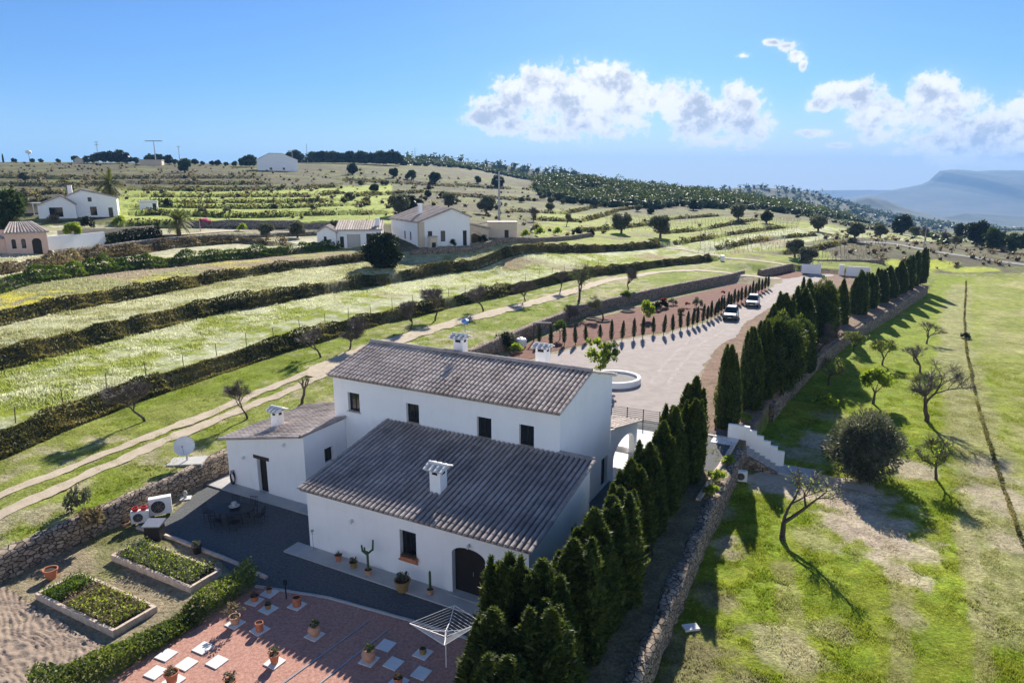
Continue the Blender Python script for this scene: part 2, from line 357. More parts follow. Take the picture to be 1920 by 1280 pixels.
def leafmat(name, c1, c2, trans=.35, tcol=None):
    m, t, b = newmat(name); b.inputs['Roughness'].default_value = .55; b.inputs['Specular IOR Level'].default_value = .25
    a = nd(t, 'ShaderNodeAttribute', attribute_name='tint')
    mix = nd(t, 'ShaderNodeMix', data_type='RGBA'); mix.inputs[6].default_value = (*c1, 1); mix.inputs[7].default_value = (*c2, 1)
    t.links.new(a.outputs['Fac'], mix.inputs[0]); t.links.new(mix.outputs[2], b.inputs['Base Color'])
    tr = nd(t, 'ShaderNodeBsdfTranslucent'); g = nd(t, 'ShaderNodeMix', data_type='RGBA', blend_type='MULTIPLY'); g.inputs[0].default_value = 1
    g.inputs[7].default_value = (*(tcol or (1.5, 1.45, .7)), 1); t.links.new(mix.outputs[2], g.inputs[6]); t.links.new(g.outputs[2], tr.inputs[0])
    ms = nd(t, 'ShaderNodeMixShader'); ms.inputs[0].default_value = trans
    t.links.new(b.outputs[0], ms.inputs[1]); t.links.new(tr.outputs[0], ms.inputs[2]); t.links.new(ms.outputs[0], t.nodes['Material Output'].inputs[0])
    return m
def colmat(name, trans=0., noise=((.35, .35), (2.2, .3), (.3, .3)), bump=.06, bs=3.):
    """colour from the 'Col' attribute, broken up by world-space noise"""
    m, t, b = newmat(name); b.inputs['Roughness'].default_value = .95; b.inputs['Specular IOR Level'].default_value = .1
    a = nd(t, 'ShaderNodeAttribute', attribute_name='Col'); g = nd(t, 'ShaderNodeNewGeometry'); cur = a.outputs['Color']
    for i, (sz, amt) in enumerate(noise):
        n = nd(t, 'ShaderNodeTexNoise', i_Scale=1 / sz, i_Detail=4., i_Roughness=.7); t.links.new(g.outputs['Position'], n.inputs['Vector'])
        mr = nd(t, 'ShaderNodeMapRange', clamp=False); t.links.new(n.outputs[0], mr.inputs[0]); mr.inputs[1].default_value = .3; mr.inputs[2].default_value = .7
        mr.inputs[3].default_value = 1 - amt; mr.inputs[4].default_value = 1 + amt
        k = nd(t, 'ShaderNodeMix', data_type='RGBA', blend_type='MULTIPLY'); k.inputs[0].default_value = 1; t.links.new(cur, k.inputs[6]); t.links.new(mr.outputs[0], k.inputs[7]); cur = k.outputs[2]
    t.links.new(cur, b.inputs['Base Color'])
    if bump:
        n = nd(t, 'ShaderNodeTexNoise', i_Scale=bs, i_Detail=6., i_Roughness=.7); t.links.new(g.outputs['Position'], n.inputs['Vector'])
        bp = nd(t, 'ShaderNodeBump'); bp.inputs['Distance'].default_value = bump; t.links.new(n.outputs[0], bp.inputs['Height']); t.links.new(bp.outputs[0], b.inputs['Normal'])
    if trans:
        tr = nd(t, 'ShaderNodeBsdfTranslucent'); t.links.new(cur, tr.inputs[0]); ms = nd(t, 'ShaderNodeMixShader'); ms.inputs[0].default_value = trans
        t.links.new(b.outputs[0], ms.inputs[1]); t.links.new(tr.outputs[0], ms.inputs[2]); t.links.new(ms.outputs[0], t.nodes['Material Output'].inputs[0])
    return m
def stonemat(name, c1, c2, mortar, scale=3.2, bump=.05):
    m, t, b = newmat(name); b.inputs['Roughness'].default_value = .95; b.inputs['Specular IOR Level'].default_value = .1
    g = nd(t, 'ShaderNodeNewGeometry'); mp = nd(t, 'ShaderNodeVectorMath', operation='MULTIPLY'); t.links.new(g.outputs['Position'], mp.inputs[0]); mp.inputs[1].default_value = (1, 1, 1.7)
    v = nd(t, 'ShaderNodeTexVoronoi', i_Scale=scale); t.links.new(mp.outputs[0], v.inputs['Vector'])
    e = nd(t, 'ShaderNodeTexVoronoi', feature='DISTANCE_TO_EDGE', i_Scale=scale); t.links.new(mp.outputs[0], e.inputs['Vector'])
    sp = nd(t, 'ShaderNodeSeparateColor'); t.links.new(v.outputs['Color'], sp.inputs[0])
    mix = nd(t, 'ShaderNodeMix', data_type='RGBA'); t.links.new(sp.outputs[0], mix.inputs[0]); mix.inputs[6].default_value = (*c1, 1); mix.inputs[7].default_value = (*c2, 1)
    mr = nd(t, 'ShaderNodeMapRange'); t.links.new(e.outputs['Distance'], mr.inputs[0]); mr.inputs[1].default_value = .01; mr.inputs[2].default_value = .09
    mo = nd(t, 'ShaderNodeMix', data_type='RGBA'); t.links.new(mr.outputs[0], mo.inputs[0]); mo.inputs[6].default_value = (*mortar, 1); t.links.new(mix.outputs[2], mo.inputs[7])
    n = nd(t, 'ShaderNodeTexNoise', i_Scale=9., i_Detail=5.); t.links.new(g.outputs['Position'], n.inputs['Vector'])
    mm = nd(t, 'ShaderNodeMix', data_type='RGBA', blend_type='OVERLAY'); mm.inputs[0].default_value = .5; t.links.new(mo.outputs[2], mm.inputs[6]); t.links.new(n.outputs[0], mm.inputs[7])
    t.links.new(mm.outputs[2], b.inputs['Base Color'])
    bp = nd(t, 'ShaderNodeBump'); bp.inputs['Distance'].default_value = bump; t.links.new(mr.outputs[0], bp.inputs['Height']); t.links.new(bp.outputs[0], b.inputs['Normal'])
    return m
M = {}
M['stucco'] = mat('white stucco', (.83, .83, .83), .9, scale=.6, c2=(.88, .88, .88), bump=.006, bscale=20)
t_ = M['stucco'].node_tree; b_ = t_.nodes['Principled BSDF']; src_ = b_.inputs['Base Color'].links[0].from_socket
tc_ = nd(t_, 'ShaderNodeTexCoord'); mp_ = nd(t_, 'ShaderNodeVectorMath', operation='MULTIPLY'); mp_.inputs[1].default_value = (1.4, 1.4, .4); t_.links.new(tc_.outputs['Object'], mp_.inputs[0])
ns_ = nd(t_, 'ShaderNodeTexNoise', i_Scale=1.6, i_Detail=7., i_Roughness=.7); t_.links.new(mp_.outputs[0], ns_.inputs['Vector']); mr_ = nd(t_, 'ShaderNodeMapRange'); t_.links.new(ns_.outputs[0], mr_.inputs[0]); mr_.inputs[1].default_value = .5; mr_.inputs[2].default_value = .8; mr_.inputs[3].default_value = 0; mr_.inputs[4].default_value = .3
mx_ = nd(t_, 'ShaderNodeMix', data_type='RGBA'); t_.links.new(mr_.outputs[0], mx_.inputs[0]); t_.links.new(src_, mx_.inputs[6]); mx_.inputs[7].default_value = (.66, .64, .59, 1); t_.links.new(mx_.outputs[2], b_.inputs['Base Color'])
M['cream'] = mat('cream stucco', (.6, .5, .38), .9, .08, 1.5)
M['pink'] = mat('pink stucco', (.72, .5, .4), .9, .08, 1.5)
M['tile'] = mat('clay tiles', (.13, .09, .075), .9, scale=1.2, c2=(.69, .6, .53), tint=True, bump=.01, bscale=12)
M['tileshade'] = mat('shaded clay tiles', (.11, .095, .09), .9, scale=1.0, c2=(.5, .44, .41), tint=True, bump=.01, bscale=12)  # darker copy of the clay tiles, the front wing's shade put into the colour
M['dark'] = mat('dark joinery', (.02, .017, .015), .5, .2)
M['black'] = mat('black iron', (.012, .012, .013), .5, .2, metal=0)
M['glass'] = mat('window glass', (.012, .016, .02), .08, .1, spec=.6)
M['stone'] = stonemat('dry stone', (.2, .155, .12), (.42, .34, .26), (.05, .042, .035))
M['stone_grey'] = stonemat('grey dry stone', (.17, .15, .135), (.36, .32, .28), (.05, .045, .04), 2.6)
M['slab'] = mat('pale paving', (.42, .41, .39), .9, .1, 2., bump=.004)
M['whiteslab'] = mat('white slabs', (.68, .67, .64), .85, .07, 5., bump=.004)
M['terracotta'] = mat('terracotta', (.46, .17, .09), .85, .18, 6.)
M['terrapale'] = mat('pale terracotta', (.5, .29, .19), .85, .15, 6.)
M['glaze'] = mat('ochre glazed clay', (.3, .2, .08), .5, .2, 6.)
M['soil'] = mat('potting soil', (.05, .035, .025), 1, .3, 12.)
M['brick'] = mat('brick edging', (.45, .33, .25), .95, scale=4, c2=(.68, .58, .48), bump=.01)
M['metal_white'] = mat('white painted metal', (.75, .75, .74), .45, .04, 3.)
M['grey_metal'] = mat('grey metal', (.35, .35, .36), .4, .1, 5., metal=.6)
M['white'] = mat('white paint', (.8, .8, .8), .6, .03)
M['black_plastic'] = mat('black plastic', (.018, .018, .02), .5, .2)
M['wood'] = mat('old timber', (.06, .04, .03), .8, .25, 6.)
M['bark'] = mat('bark', (.085, .065, .05), .95, .35, 8., bump=.02)
M['barkgrey'] = mat('grey bark', (.13, .11, .095), .95, .3, 8., bump=.02)
M['red'] = mat('red enamel', (.5, .03, .03), .5, .1)
M['cactus'] = mat('cactus flesh', (.05, .1, .04), .7, .25, 6.)
M['rubber'] = mat('rubber', (.015, .015, .015), .8, .2)
M['rim'] = mat('alloy', (.4, .4, .41), .3, .05, metal=.8)
M['lamp'] = mat('headlight glass', (.6, .62, .65), .1, .05, spec=.6)
M['blue'] = mat('blue plastic', (.1, .25, .6), .5, .1)
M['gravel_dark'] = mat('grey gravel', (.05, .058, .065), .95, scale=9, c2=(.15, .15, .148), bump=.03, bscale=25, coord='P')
M['gravel_pale'] = mat('pale beige gravel', (.265, .225, .205), .95, scale=.8, c2=(.37, .32, .295), bump=.015, bscale=20, coord='P')
M['gravel_mid'] = mat('mid grey gravel', (.16, .155, .15), .95, scale=9, c2=(.3, .29, .28), bump=.03, bscale=25, coord='P')
M['gravel_red'] = mat('red gravel', (.3, .135, .1), .95, scale=8, c2=(.54, .31, .24), bump=.02, bscale=25, coord='P')
M['redsoil'] = mat('red earth', (.1, .038, .025), 1, scale=1.2, c2=(.21, .095, .066), bump=.05, bscale=5, coord='P')
M['plough'] = mat('raked earth', (.21, .155, .115), 1, scale=2, c2=(.34, .265, .205), bump=.03, bscale=8, coord='P')
M['track'] = mat('dirt track', (.38, .31, .22), 1, scale=1.6, c2=(.52, .44, .33), bump=.02, bscale=9, coord='P')
M['road'] = mat('asphalt road', (.2, .19, .18), .9, .15, .6, coord='P')
M['ground'] = colmat('ground', noise=((.16, .42), (.6, .25), (1.6, .25), (7., .15)), bump=.12, bs=6)
M['blade'] = colmat('grass blades', trans=.6, noise=((.5, .25),), bump=0)
M['cyp'] = leafmat('cypress foliage', (.024, .045, .012), (.14, .17, .034), .34)
M['cyp_small'] = leafmat('young cypress foliage', (.025, .04, .018), (.07, .085, .03), .2)
M['olive'] = leafmat('olive foliage', (.06, .07, .045), (.2, .205, .15), .3, (1.2, 1.2, .8))
M['green'] = leafmat('green foliage', (.04, .08, .015), (.14, .2, .035), .4)
M['lime'] = leafmat('fresh foliage', (.11, .17, .02), (.32, .4, .07), .55)
M['gardenleaf'] = leafmat('glossy garden hedge', (.06, .09, .02), (.2, .25, .06), .45)
M['darkleaf'] = leafmat('dark evergreen foliage', (.01, .018, .008), (.04, .055, .02), .2)
M['hedge'] = leafmat('bramble foliage', (.035, .042, .014), (.25, .215, .095), .4)
M['dry'] = leafmat('dry scrub', (.12, .095, .055), (.3, .25, .15), .35, (1.2, 1.1, .8))
M['pine'] = leafmat('pine foliage', (.025, .045, .018), (.085, .115, .04), .25)
M['twig'] = leafmat('twigs', (.08, .062, .05), (.17, .14, .115), .0)
M['palm'] = leafmat('palm fronds', (.05, .065, .025), (.17, .18, .07), .35)
M['flower_red'] = leafmat('red leaves', (.18, .025, .015), (.4, .09, .04), .3, (1.3, 1, 1))
M['flower_pink'] = leafmat('pink blossom', (.4, .08, .2), (.55, .2, .35), .4, (1.3, 1, 1))

# ------------------------------------------------------------------ terrain sheet
cols = np.linspace(-1.2, 1.25, 900); ys = np.concatenate([[-30, -10, 2], np.exp(np.linspace(math.log(7), math.log(900), 690))])
GY = np.repeat(ys[:, None], len(cols), 1); GX = cols[None, :] * np.maximum(GY, 26)
GZ = H(GX, GY)
PX = [(0, 0)]
def seg_w(x, y, px, w, nz=.5, z=None):
    """soft weight near a drawn line (pixels -> ground)"""
    P = np.array([(gz(a, b, z) if z is not None else G(a, b))[:2] for a, b in px]); d = polydist(x, y, P)[1]
    d = d + (fbm(x, y, 2.5, 3) - .5) * w * 2 * nz
    return 1 - sstep(w * .6, w * 1.2, d)
def zone_colour(x, y, z):
    n1 = fbm(x, y, 5, 4); n2 = fbm(x + 50, y, 1.2, 3); n3 = fbm(x, y + 90, 18, 3); n4 = fbm(x * .6 + 9, y * .6, 40, 3)
    def mixc(c, d, w): return c * (1 - w[..., None]) + np.asarray(d) * w[..., None]
    sh = x.shape; c = np.zeros(sh + (3,)) + (.2, .18, .1)
    straw = np.array((.38, .34, .2)); lush = np.array((.19, .255, .006)); mid = np.array((.225, .265, .025)); pale = np.array((.45, .46, .28)); brown = np.array((.2, .155, .11)); dirt = np.array((.46, .38, .29)); yel = np.array((.5, .45, .05))
    # far hillside: scrubby olive brown with greener terraces
    c = mixc(c, (.125, .115, .065), np.ones(sh)); c = mixc(c, (.16, .175, .055), sstep(.45, .65, n3)); c = mixc(c, (.1, .09, .055), sstep(.5, .68, n1))
    wl = np.array(WL + WL2 + GATE[:1]); sW = polydist(x, y, wl)[0]
    s1, d1, e1 = polydist(x, y, EDGES[0][0]); s2 = polydist(x, y, EDGES[1][0])[0]; s3 = polydist(x, y, EDGES[2][0])[0]; s4 = polydist(x, y, EDGES[3][0])[0]; s5 = polydist(x, y, EDGES[4][0])[0]; s7 = polydist(x, y, EDGES[6][0])[0]; s12 = polydist(x, y, EDGES[11][0])[0]
    left = x / np.maximum(y, 5) < -.22
    # terraces on the left, each with its own cover
    def band(a, b, lim=None):
        m = (a > 0) & (b < 0)
        return m if lim is None else m & lim
    t12 = band(s1, s2); c[t12] = mixc(mixc(np.zeros(sh + (3,)) + mid, pale, sstep(.36, .56, n1 * .6 + n2 * .4)), (.3, .24, .13), sstep(.58, .72, n3))[t12]
    t23 = band(s2, s3); c[t23] = mixc(np.zeros(sh + (3,)) + (.26, .26, .1), (.43, .43, .26), sstep(.38, .6, n1 * .5 + n2 * .5))[t23]
    t34 = band(s3, s4) & left; c[t34] = mixc(mixc(np.zeros(sh + (3,)) + (.3, .24, .16), (.27, .27, .12), sstep(.45, .6, n1)), yel, sstep(.5, .62, n3) * sstep(.4, .55, n2))[t34]
    t45 = band(s4, s5) & left; c[t45] = mixc(np.zeros(sh + (3,)) + (.42, .41, .26), (.5, .47, .3), sstep(.45, .6, n2))[t45]
    t57 = (s5 > 0) & (s7 < 0) & left; c[t57] = mixc(np.zeros(sh + (3,)) + (.34, .33, .18), (.5, .47, .33), sstep(.4, .6, n1))[t57]
    t7 = (s7 > 0) & (s12 < 0) & (x / np.maximum(y, 5) > -.57) & (x / np.maximum(y, 5) < -.17); c[t7] = mixc(np.zeros(sh + (3,)) + (.28, .34, .06), (.38, .42, .12), n1)[t7]
    # vineyards on the right of the hill
    vin = (sW > 0) & (y > 145) & (y < 290) & (x / np.maximum(y, 5) > .03) & (x / np.maximum(y, 5) < .62) & (s3 * 0 + s2 > -40)
    vin &= ~t12 & ~t23; g = mixc(np.zeros(sh + (3,)) + (.27, .31, .06), (.22, .2, .1), sstep(.48, .66, n1)); vw = vin * (1 - sstep(230, 290, y)); c = mixc(c, g, vw)
    # grass strip with the track
    st = (sW > 0) & (s1 < 0) & (y < 152); g = mixc(np.zeros(sh + (3,)) + (.22, .25, .05), (.17, .22, .02), sstep(.45, .6, n1)); g = mixc(g, straw, sstep(.5, .68, n2 * .5 + n3 * .5)); c[st] = g[st]
    c = mixc(c, (.42, .46, .05), seg_w(x, y, [(1690, 498), (1760, 493)], 4.5, .4) * (y > 140)); c = mixc(c, (.38, .42, .06), seg_w(x, y, [(1790, 508), (1850, 505)], 3., .4) * (y > 140))
    # platform and field
    ins = inside(x, y, PLAT); fi = inside(x, y, FIELD) & ~ins
    g = mixc(np.zeros(sh + (3,)) + (.3, .25, .16), (.2, .2, .08), sstep(.45, .62, n1)); c[ins] = g[ins]
    g = mixc(np.zeros(sh + (3,)) + lush, mid, sstep(.4, .6, n2)); g = mixc(g, (.33, .29, .15), sstep(.66, .82, n1 * .6 + n2 * .4) * .4)
    ru = x - O[0]; rv = y - O[1]; u_ = ru * U[0] + rv * U[1]; v_ = ru * V[0] + rv * V[1]
    sxr = seg_w(x, y, [(1800, 535), (1792, 640), (1812, 750), (1838, 850), (1880, 1010), (1925, 1130)], 2.2, .5, FZ); g = mixc(g, (.36, .31, .2), sxr * .5)
    rt = sstep(0, 2.5, polydist(x, y, np.array([gz(*p, FZ)[:2] for p in [(1812, 515), (1812, 640), (1845, 780), (1920, 1000), (2050, 1300)]]))[0]); g = mixc(g, mixc(np.zeros(sh + (3,)) + (.27, .29, .07), (.36, .33, .15), sstep(.42, .66, n1)), rt * .75)
    for (px, py, r, col, wt) in [(1640, 985, 3.2, dirt, .9), (1690, 1030, 2.4, dirt, .8), (1450, 905, 2.6, dirt, .9), (1540, 915, 2.6, dirt, .9), (1500, 895, 2.0, dirt, .9), (1600, 930, 2.8, dirt, .8), (1360, 1020, 1.6, dirt, .8), (1345, 960, 1.3, dirt, .6), (1540, 830, 2.4, dirt, .8), (1500, 845, 2, dirt, .7), (1330, 1120, 1.8, brown, .7), (1300, 1230, 2.6, brown, .7), (1480, 1220, 1.6, straw, .7), (1560, 1180, 1.4, straw, .6), (1705, 880, 2.2, dirt, .8), (1880, 940, 2.4, dirt, .7), (1860, 880, 2.4, dirt, .6), (1900, 1010, 2, dirt, .6), (1560, 780, 2, straw, .6), (1700, 1150, 1.2, straw, .7), (1690, 1080, 1.2, dirt, .7), (1520, 1010, 1.6, straw, .5), (1890, 1180, 1.6, straw, .5)]:
        p = gz(px, py, FZ); d = np.hypot(x - p[0], y - p[1]) + (n2 - .5) * r * 1.6 + (n1 - .5) * r; g = mixc(g, col, (1 - sstep(r * .4, r * 1.1, d)) * wt)
    for (pl_, hw_) in (([(1500, 1300), (1490, 1180), (1470, 1060)], 1.1), ([(1690, 1300), (1690, 1150), (1680, 1050), (1650, 960)], .9), ([(1850, 1300), (1840, 1150), (1800, 980)], .8)):
        g = mixc(g, (.36, .3, .18), seg_w(x, y, pl_, hw_ * .6, .9, FZ) * .4)
    c[fi] = g[fi]
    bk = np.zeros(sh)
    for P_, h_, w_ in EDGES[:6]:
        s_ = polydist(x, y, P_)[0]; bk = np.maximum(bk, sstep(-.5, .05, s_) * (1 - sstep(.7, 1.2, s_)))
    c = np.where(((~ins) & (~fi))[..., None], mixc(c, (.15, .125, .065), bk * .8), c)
    # bank below the cypresses and drive verge
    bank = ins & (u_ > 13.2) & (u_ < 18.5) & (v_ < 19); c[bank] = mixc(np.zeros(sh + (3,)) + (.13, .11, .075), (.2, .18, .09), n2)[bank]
    rb = ins & (v_ > 25) & (polydist(x, y, np.array([gz(*p)[:2] for p in [(1310, 810), (1309, 716), (1340, 656), (1395, 605), (1455, 570), (1523, 523)]]))[0] < 0); c[rb] = mixc(np.zeros(sh + (3,)) + (.27, .17, .13), (.2, .15, .09), n1)[rb]
    return np.clip(c, .02, .7)
GC = zone_colour(GX, GY, GZ)
nr, nc = GX.shape; idx = np.arange(nr * nc).reshape(nr, nc)
TF = np.stack([idx[:-1, :-1], idx[:-1, 1:], idx[1:, 1:], idx[1:, :-1]], -1).reshape(-1, 4)
GZd = GZ + np.where(GY > 20, (fbm(GX, GY, 1.5, 3) - .5) * .12 * (~inside(GX, GY, PLAT)), 0)
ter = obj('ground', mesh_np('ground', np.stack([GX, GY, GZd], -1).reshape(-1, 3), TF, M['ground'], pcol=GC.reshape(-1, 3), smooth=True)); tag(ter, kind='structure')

def sheet(name, px, m, z=.02, kind='structure', world=None, rag=0.):
    """flat ground sheet on the platform from pixel outline"""
    P = [np.array(p) for p in world] if world is not None else [gz(*p)[:2] for p in px]
    if rag:
        Q2 = []
        for i in range(len(P)):
            a, b = P[i], P[(i + 1) % len(P)]; n = max(1, int(np.hypot(*(b - a)) / .5))
            for k in range(n):
                p = a + (b - a) * k / n; Q2.append(p + (np.array([fbm(np.array(p[0]), np.array(p[1]), 1., 2), fbm(np.array(p[1] + 9), np.array(p[0]), 1., 2)]) - .5) * rag)
        P = Q2
    b = MB(); b.add([(p[0], p[1], z) for p in P], [tuple(range(len(P)))]); o = b.build(name, m); tag(o, kind=kind)
    return o
def ribbon(name, pts, w, m, lift=.03, ragged=.3, step=.6, kind='structure', hf=None):
    """strip draped over the ground with uneven borders; pts world xy"""
    P = np.array(pts); seg = np.hypot(*np.diff(P, axis=0).T); s = np.concatenate([[0], np.cumsum(seg)]); n = max(2, int(s[-1] / step))
    t = np.linspace(0, s[-1], n); x = np.interp(t, s, P[:, 0]); y = np.interp(t, s, P[:, 1]); dx = np.gradient(x); dy = np.gradient(y); l = np.hypot(dx, dy); nx, ny = -dy / l, dx / l
    k = np.linspace(-1, 1, 5); wl = w / 2 * (1 + (fbm(t, t * 0, 1.3, 3) - .5) * ragged * 2); wr = w / 2 * (1 + (fbm(t, t * 0 + 40, 1.3, 3) - .5) * ragged * 2)
    off = np.where(k[None] < 0, wl[:, None] * k[None], wr[:, None] * k[None]); X = x[:, None] + nx[:, None] * off; Y = y[:, None] + ny[:, None] * off
    Z = (hf or H)(X, Y) + lift; Z = Z + .06 * (1 - k[None] ** 2) * 0
    ii = np.arange(n * 5).reshape(n, 5); Ff = np.stack([ii[:-1, :-1], ii[:-1, 1:], ii[1:, 1:], ii[1:, :-1]], -1).reshape(-1, 4)
    return tag(obj(name, mesh_np(name, np.stack([X, Y, Z], -1).reshape(-1, 3), Ff, m)), kind=kind)

# ------------------------------------------------------------------ platform surfaces
sheet('driveway', [(905,735),(985,684),(1030,665),(1100,648),(1190,634),(1250,627),(1330,602),(1400,573),(1438,550),(1452,534),(1440,524),(1405,516),(1424,512),(1470,522),(1512,512),(1535,509),(1578,512),(1545,522),(1502,546),(1472,559),(1455,571),(1395,606),(1378,631),(1340,657),(1322,682),(1309,717),(1318,746),(1311,812),(1232,808),(1150,795),(1110,800),(1000,800)], M['gravel_pale'], .02, rag=.8)
sheet('gate_circle', [(1424,521),(1440,513),(1480,507),(1512,508),(1520,513),(1500,519),(1465,524),(1440,526)], M['redsoil'], .03, rag=.5)
sheet('red_earth_bed', [(955,664),(1000,640),(1084,606),(1136,592),(1188,578),(1240,566),(1292,553),(1368,535),(1400,527),(1430,527),(1440,545),(1398,570),(1326,598),(1248,623),(1190,630),(1100,644),(1030,660),(985,678)], M['redsoil'], .03, rag=.6)
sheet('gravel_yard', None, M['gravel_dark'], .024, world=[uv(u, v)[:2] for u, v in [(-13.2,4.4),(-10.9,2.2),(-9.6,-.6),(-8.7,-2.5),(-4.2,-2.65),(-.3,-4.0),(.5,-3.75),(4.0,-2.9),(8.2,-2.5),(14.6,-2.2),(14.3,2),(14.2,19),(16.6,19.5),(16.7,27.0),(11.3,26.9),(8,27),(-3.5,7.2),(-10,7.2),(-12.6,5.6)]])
sheet('red_gravel_patio', None, M['gravel_red'], .028, world=[uv(u, v)[:2] for u, v in [(.4,-3.85),(4.0,-2.95),(8.2,-2.55),(13.4,-2.3),(13.4,-12.5),(.4,-12.5)]], rag=.15)
RKP = np.array([[-13.6, -8.9], [-7.75, -9.5], [-1.0, -9.75], [-.9, -14.5], [-18.5, -14.5], [-15.6, -10.2]])
gu, gv = np.meshgrid(np.arange(-18.5, -.8, .07), np.arange(-14.5, -8.8, .07)); wv_ = gu * .35 + gv + .9 * (fbm(gu, gv, 2.2, 3) - .5) * 2
rz_ = .05 + .03 * np.sin(wv_ * 2 * math.pi / .26) * (.4 + 1.2 * fbm(gu + 7, gv, .8, 3)) + .14 * (fbm(gu, gv + 30, .3, 3) - .5); rin = inside(gu, gv, RKP); ii = np.arange(gu.size).reshape(gu.shape)
q4 = np.stack([ii[:-1, :-1], ii[:-1, 1:], ii[1:, 1:], ii[1:, :-1]], -1); km = rin[:-1, :-1] & rin[1:, 1:]
tag(obj('raked_earth', mesh_np('raked_earth', np.stack([O[0] + U[0] * gu + V[0] * gv, O[1] + U[1] * gu + V[1] * gv, rz_], -1).reshape(-1, 3), q4[km], M['plough'], smooth=True)), kind='structure')
# wheel ruts of the farm track on the strip above the house
def line(px): return [G(*p)[:2] for p in px]
ribbon('dirt_track', line([(-60,958),(0,930),(110,886),(210,846),(330,800),(420,765),(520,722),(600,690)]), .95, M['track'], .05, .65, .35)
ribbon('dirt_track', line([(-60,1005),(0,968),(90,925),(190,880),(310,826),(430,778),(530,738),(610,702),(700,668)]), .95, M['track'], .05, .65, .35)
ribbon('dirt_track', line([(575,705),(660,665),(760,632),(860,602),(960,578),(1060,550),(1150,524),(1230,511),(1310,507),(1375,513),(1420,519),(1462,522)]), 2.4, M['track'], .06, .45)
ribbon('side_path', line([(1238,463),(1300,472),(1352,482),(1420,489),(1480,499),(1515,506)]), 2.0, M['track'], .06, .2)
ribbon('country_road', line([(1600,452),(1680,458),(1730,468),(1790,478),(1850,487),(1930,498)]), 4.2, M['road'], .1, .05, 1.5)
ribbon('village_lane', line([(240,446),(340,440),(430,433),(560,431),(690,430)]), 3.0, M['track'], .12, .1, 1.5)
ribbon('field_footpath', [gz(*p, FZ)[:2] for p in [(1398,905),(1450,893),(1520,893),(1580,905),(1640,915)]], 2.2, M['track'], .035, .5)

M['wheel'] = mat('compacted gravel', (.27, .225, .205), .95, scale=1.1, c2=(.42, .36, .34), bump=.01, bscale=18, coord='P')
for off in (-.8, .8):
    pts = [gz(*p)[:2] for p in [(1548, 514), (1490, 527), (1455, 545), (1425, 566), (1390, 588), (1352, 614), (1300, 645), (1262, 680), (1235, 720)]]; pts = [np.array(p) for p in pts]; q_ = []
    for i_ in range(len(pts)): d_ = pts[min(i_ + 1, len(pts) - 1)] - pts[max(i_ - 1, 0)]; d_ = d_ / np.hypot(*d_); q_.append(pts[i_] + np.array([-d_[1], d_[0]]) * off)
    ribbon('wheel_track', q_, .42, M['wheel'], .026, .8, .5, hf=lambda x, y: np.zeros(np.shape(x)))
# ------------------------------------------------------------------ stone walls
def wall_mesh(pts, w, z0f, z1f, m, step=.35, rough=.12, off=0):
    P = np.array(pts); seg = np.hypot(*np.diff(P, axis=0).T); s = np.concatenate([[0], np.cumsum(seg)]); n = max(3, int(s[-1] / step))
    t = np.linspace(0, s[-1], n); x = np.interp(t, s, P[:, 0]); y = np.interp(t, s, P[:, 1]); dx = np.gradient(x); dy = np.gradient(y); l = np.hypot(dx, dy) + 1e-9; nx, ny = -dy / l, dx / l
    z0 = z0f(x, y); z1 = z1f(x, y); pr = [(-w / 2, 0), (-w / 2, .35), (-w / 2, .7), (-w / 2 * .95, .97), (-w * .2, 1.), (w * .2, 1.), (w / 2 * .95, .97), (w / 2, .7), (w / 2, .35), (w / 2, 0)]
    VX = []
    for j, (o, h) in enumerate(pr):
        d = (fbm(t + 7 * j, t * 0 + 13 * j, .5, 2) - .5) * rough * 2; e = (fbm(t + 71 * j, t * 0 + 5 * j, .6, 2) - .5) * rough * 2
        VX.append(np.stack([x + nx * (o + off + d), y + ny * (o + off + d), z0 + (z1 - z0) * h + (e if h > .5 else e * .2)], -1))
    k = len(pr); A = np.stack(VX, 1); ii = np.arange(n * k).reshape(n, k)
    Ff = np.stack([ii[:-1, :-1], ii[:-1, 1:], ii[1:, 1:], ii[1:, :-1]], -1).reshape(-1, 4)
    caps = [[ii[e, j], ii[e, j + 1], ii[e, k - 2 - j], ii[e, k - 1 - j]] for e in (0, n - 1) for j in range(k // 2 - 1)]
    return mesh_np('wall', A.reshape(-1, 3), np.concatenate([Ff, np.array(caps)]), m)
def wall(name, label, pts, w, z0f, z1f, m=None, **k):
    return tag(obj(name, wall_mesh(pts, w, z0f, z1f, m or M['stone'], **k)), label, 'wall')
K = lambda c: (lambda x, y: np.full(x.shape, float(c)))
wl_a = [WL[1] + (WL[1] - WL[2]) * 1.0] + WL[1:6]
wall('stone_wall', 'rough dry stone retaining wall beside the vegetable garden below the track', wl_a, .7, K(-.1), K(1.35))
wl_b = WL[6:]
wall('stone_wall', 'long stone retaining wall along the back of the red earth bed', wl_b, .9, K(-.1), lambda x, y: np.full(x.shape, 1.55), step=.5)
wall('stone_wall', 'short curved stone wall bounding the turning circle near the gate', WL2, 1., K(-.1), K(1.5), step=.5)
wall('stone_wall', 'dark stone wall seen through the gate across the road', [gz(*p)[:2] for p in [(1500,499),(1540,500),(1600,500),(1655,500)]], 1., K(-.2), K(1.6), step=.6)
wr = WR[1:5]
wall('stone_wall', 'stone retaining wall beneath the near cypress row down to the stairs', wr, .7, K(FZ - .2), K(.05), off=.1)
wr2 = WR[5:]
wall('stone_wall', 'low stone wall under the far cypress row beyond the white stairs', wr2, .8, K(FZ - .2), K(-.1), step=.5)
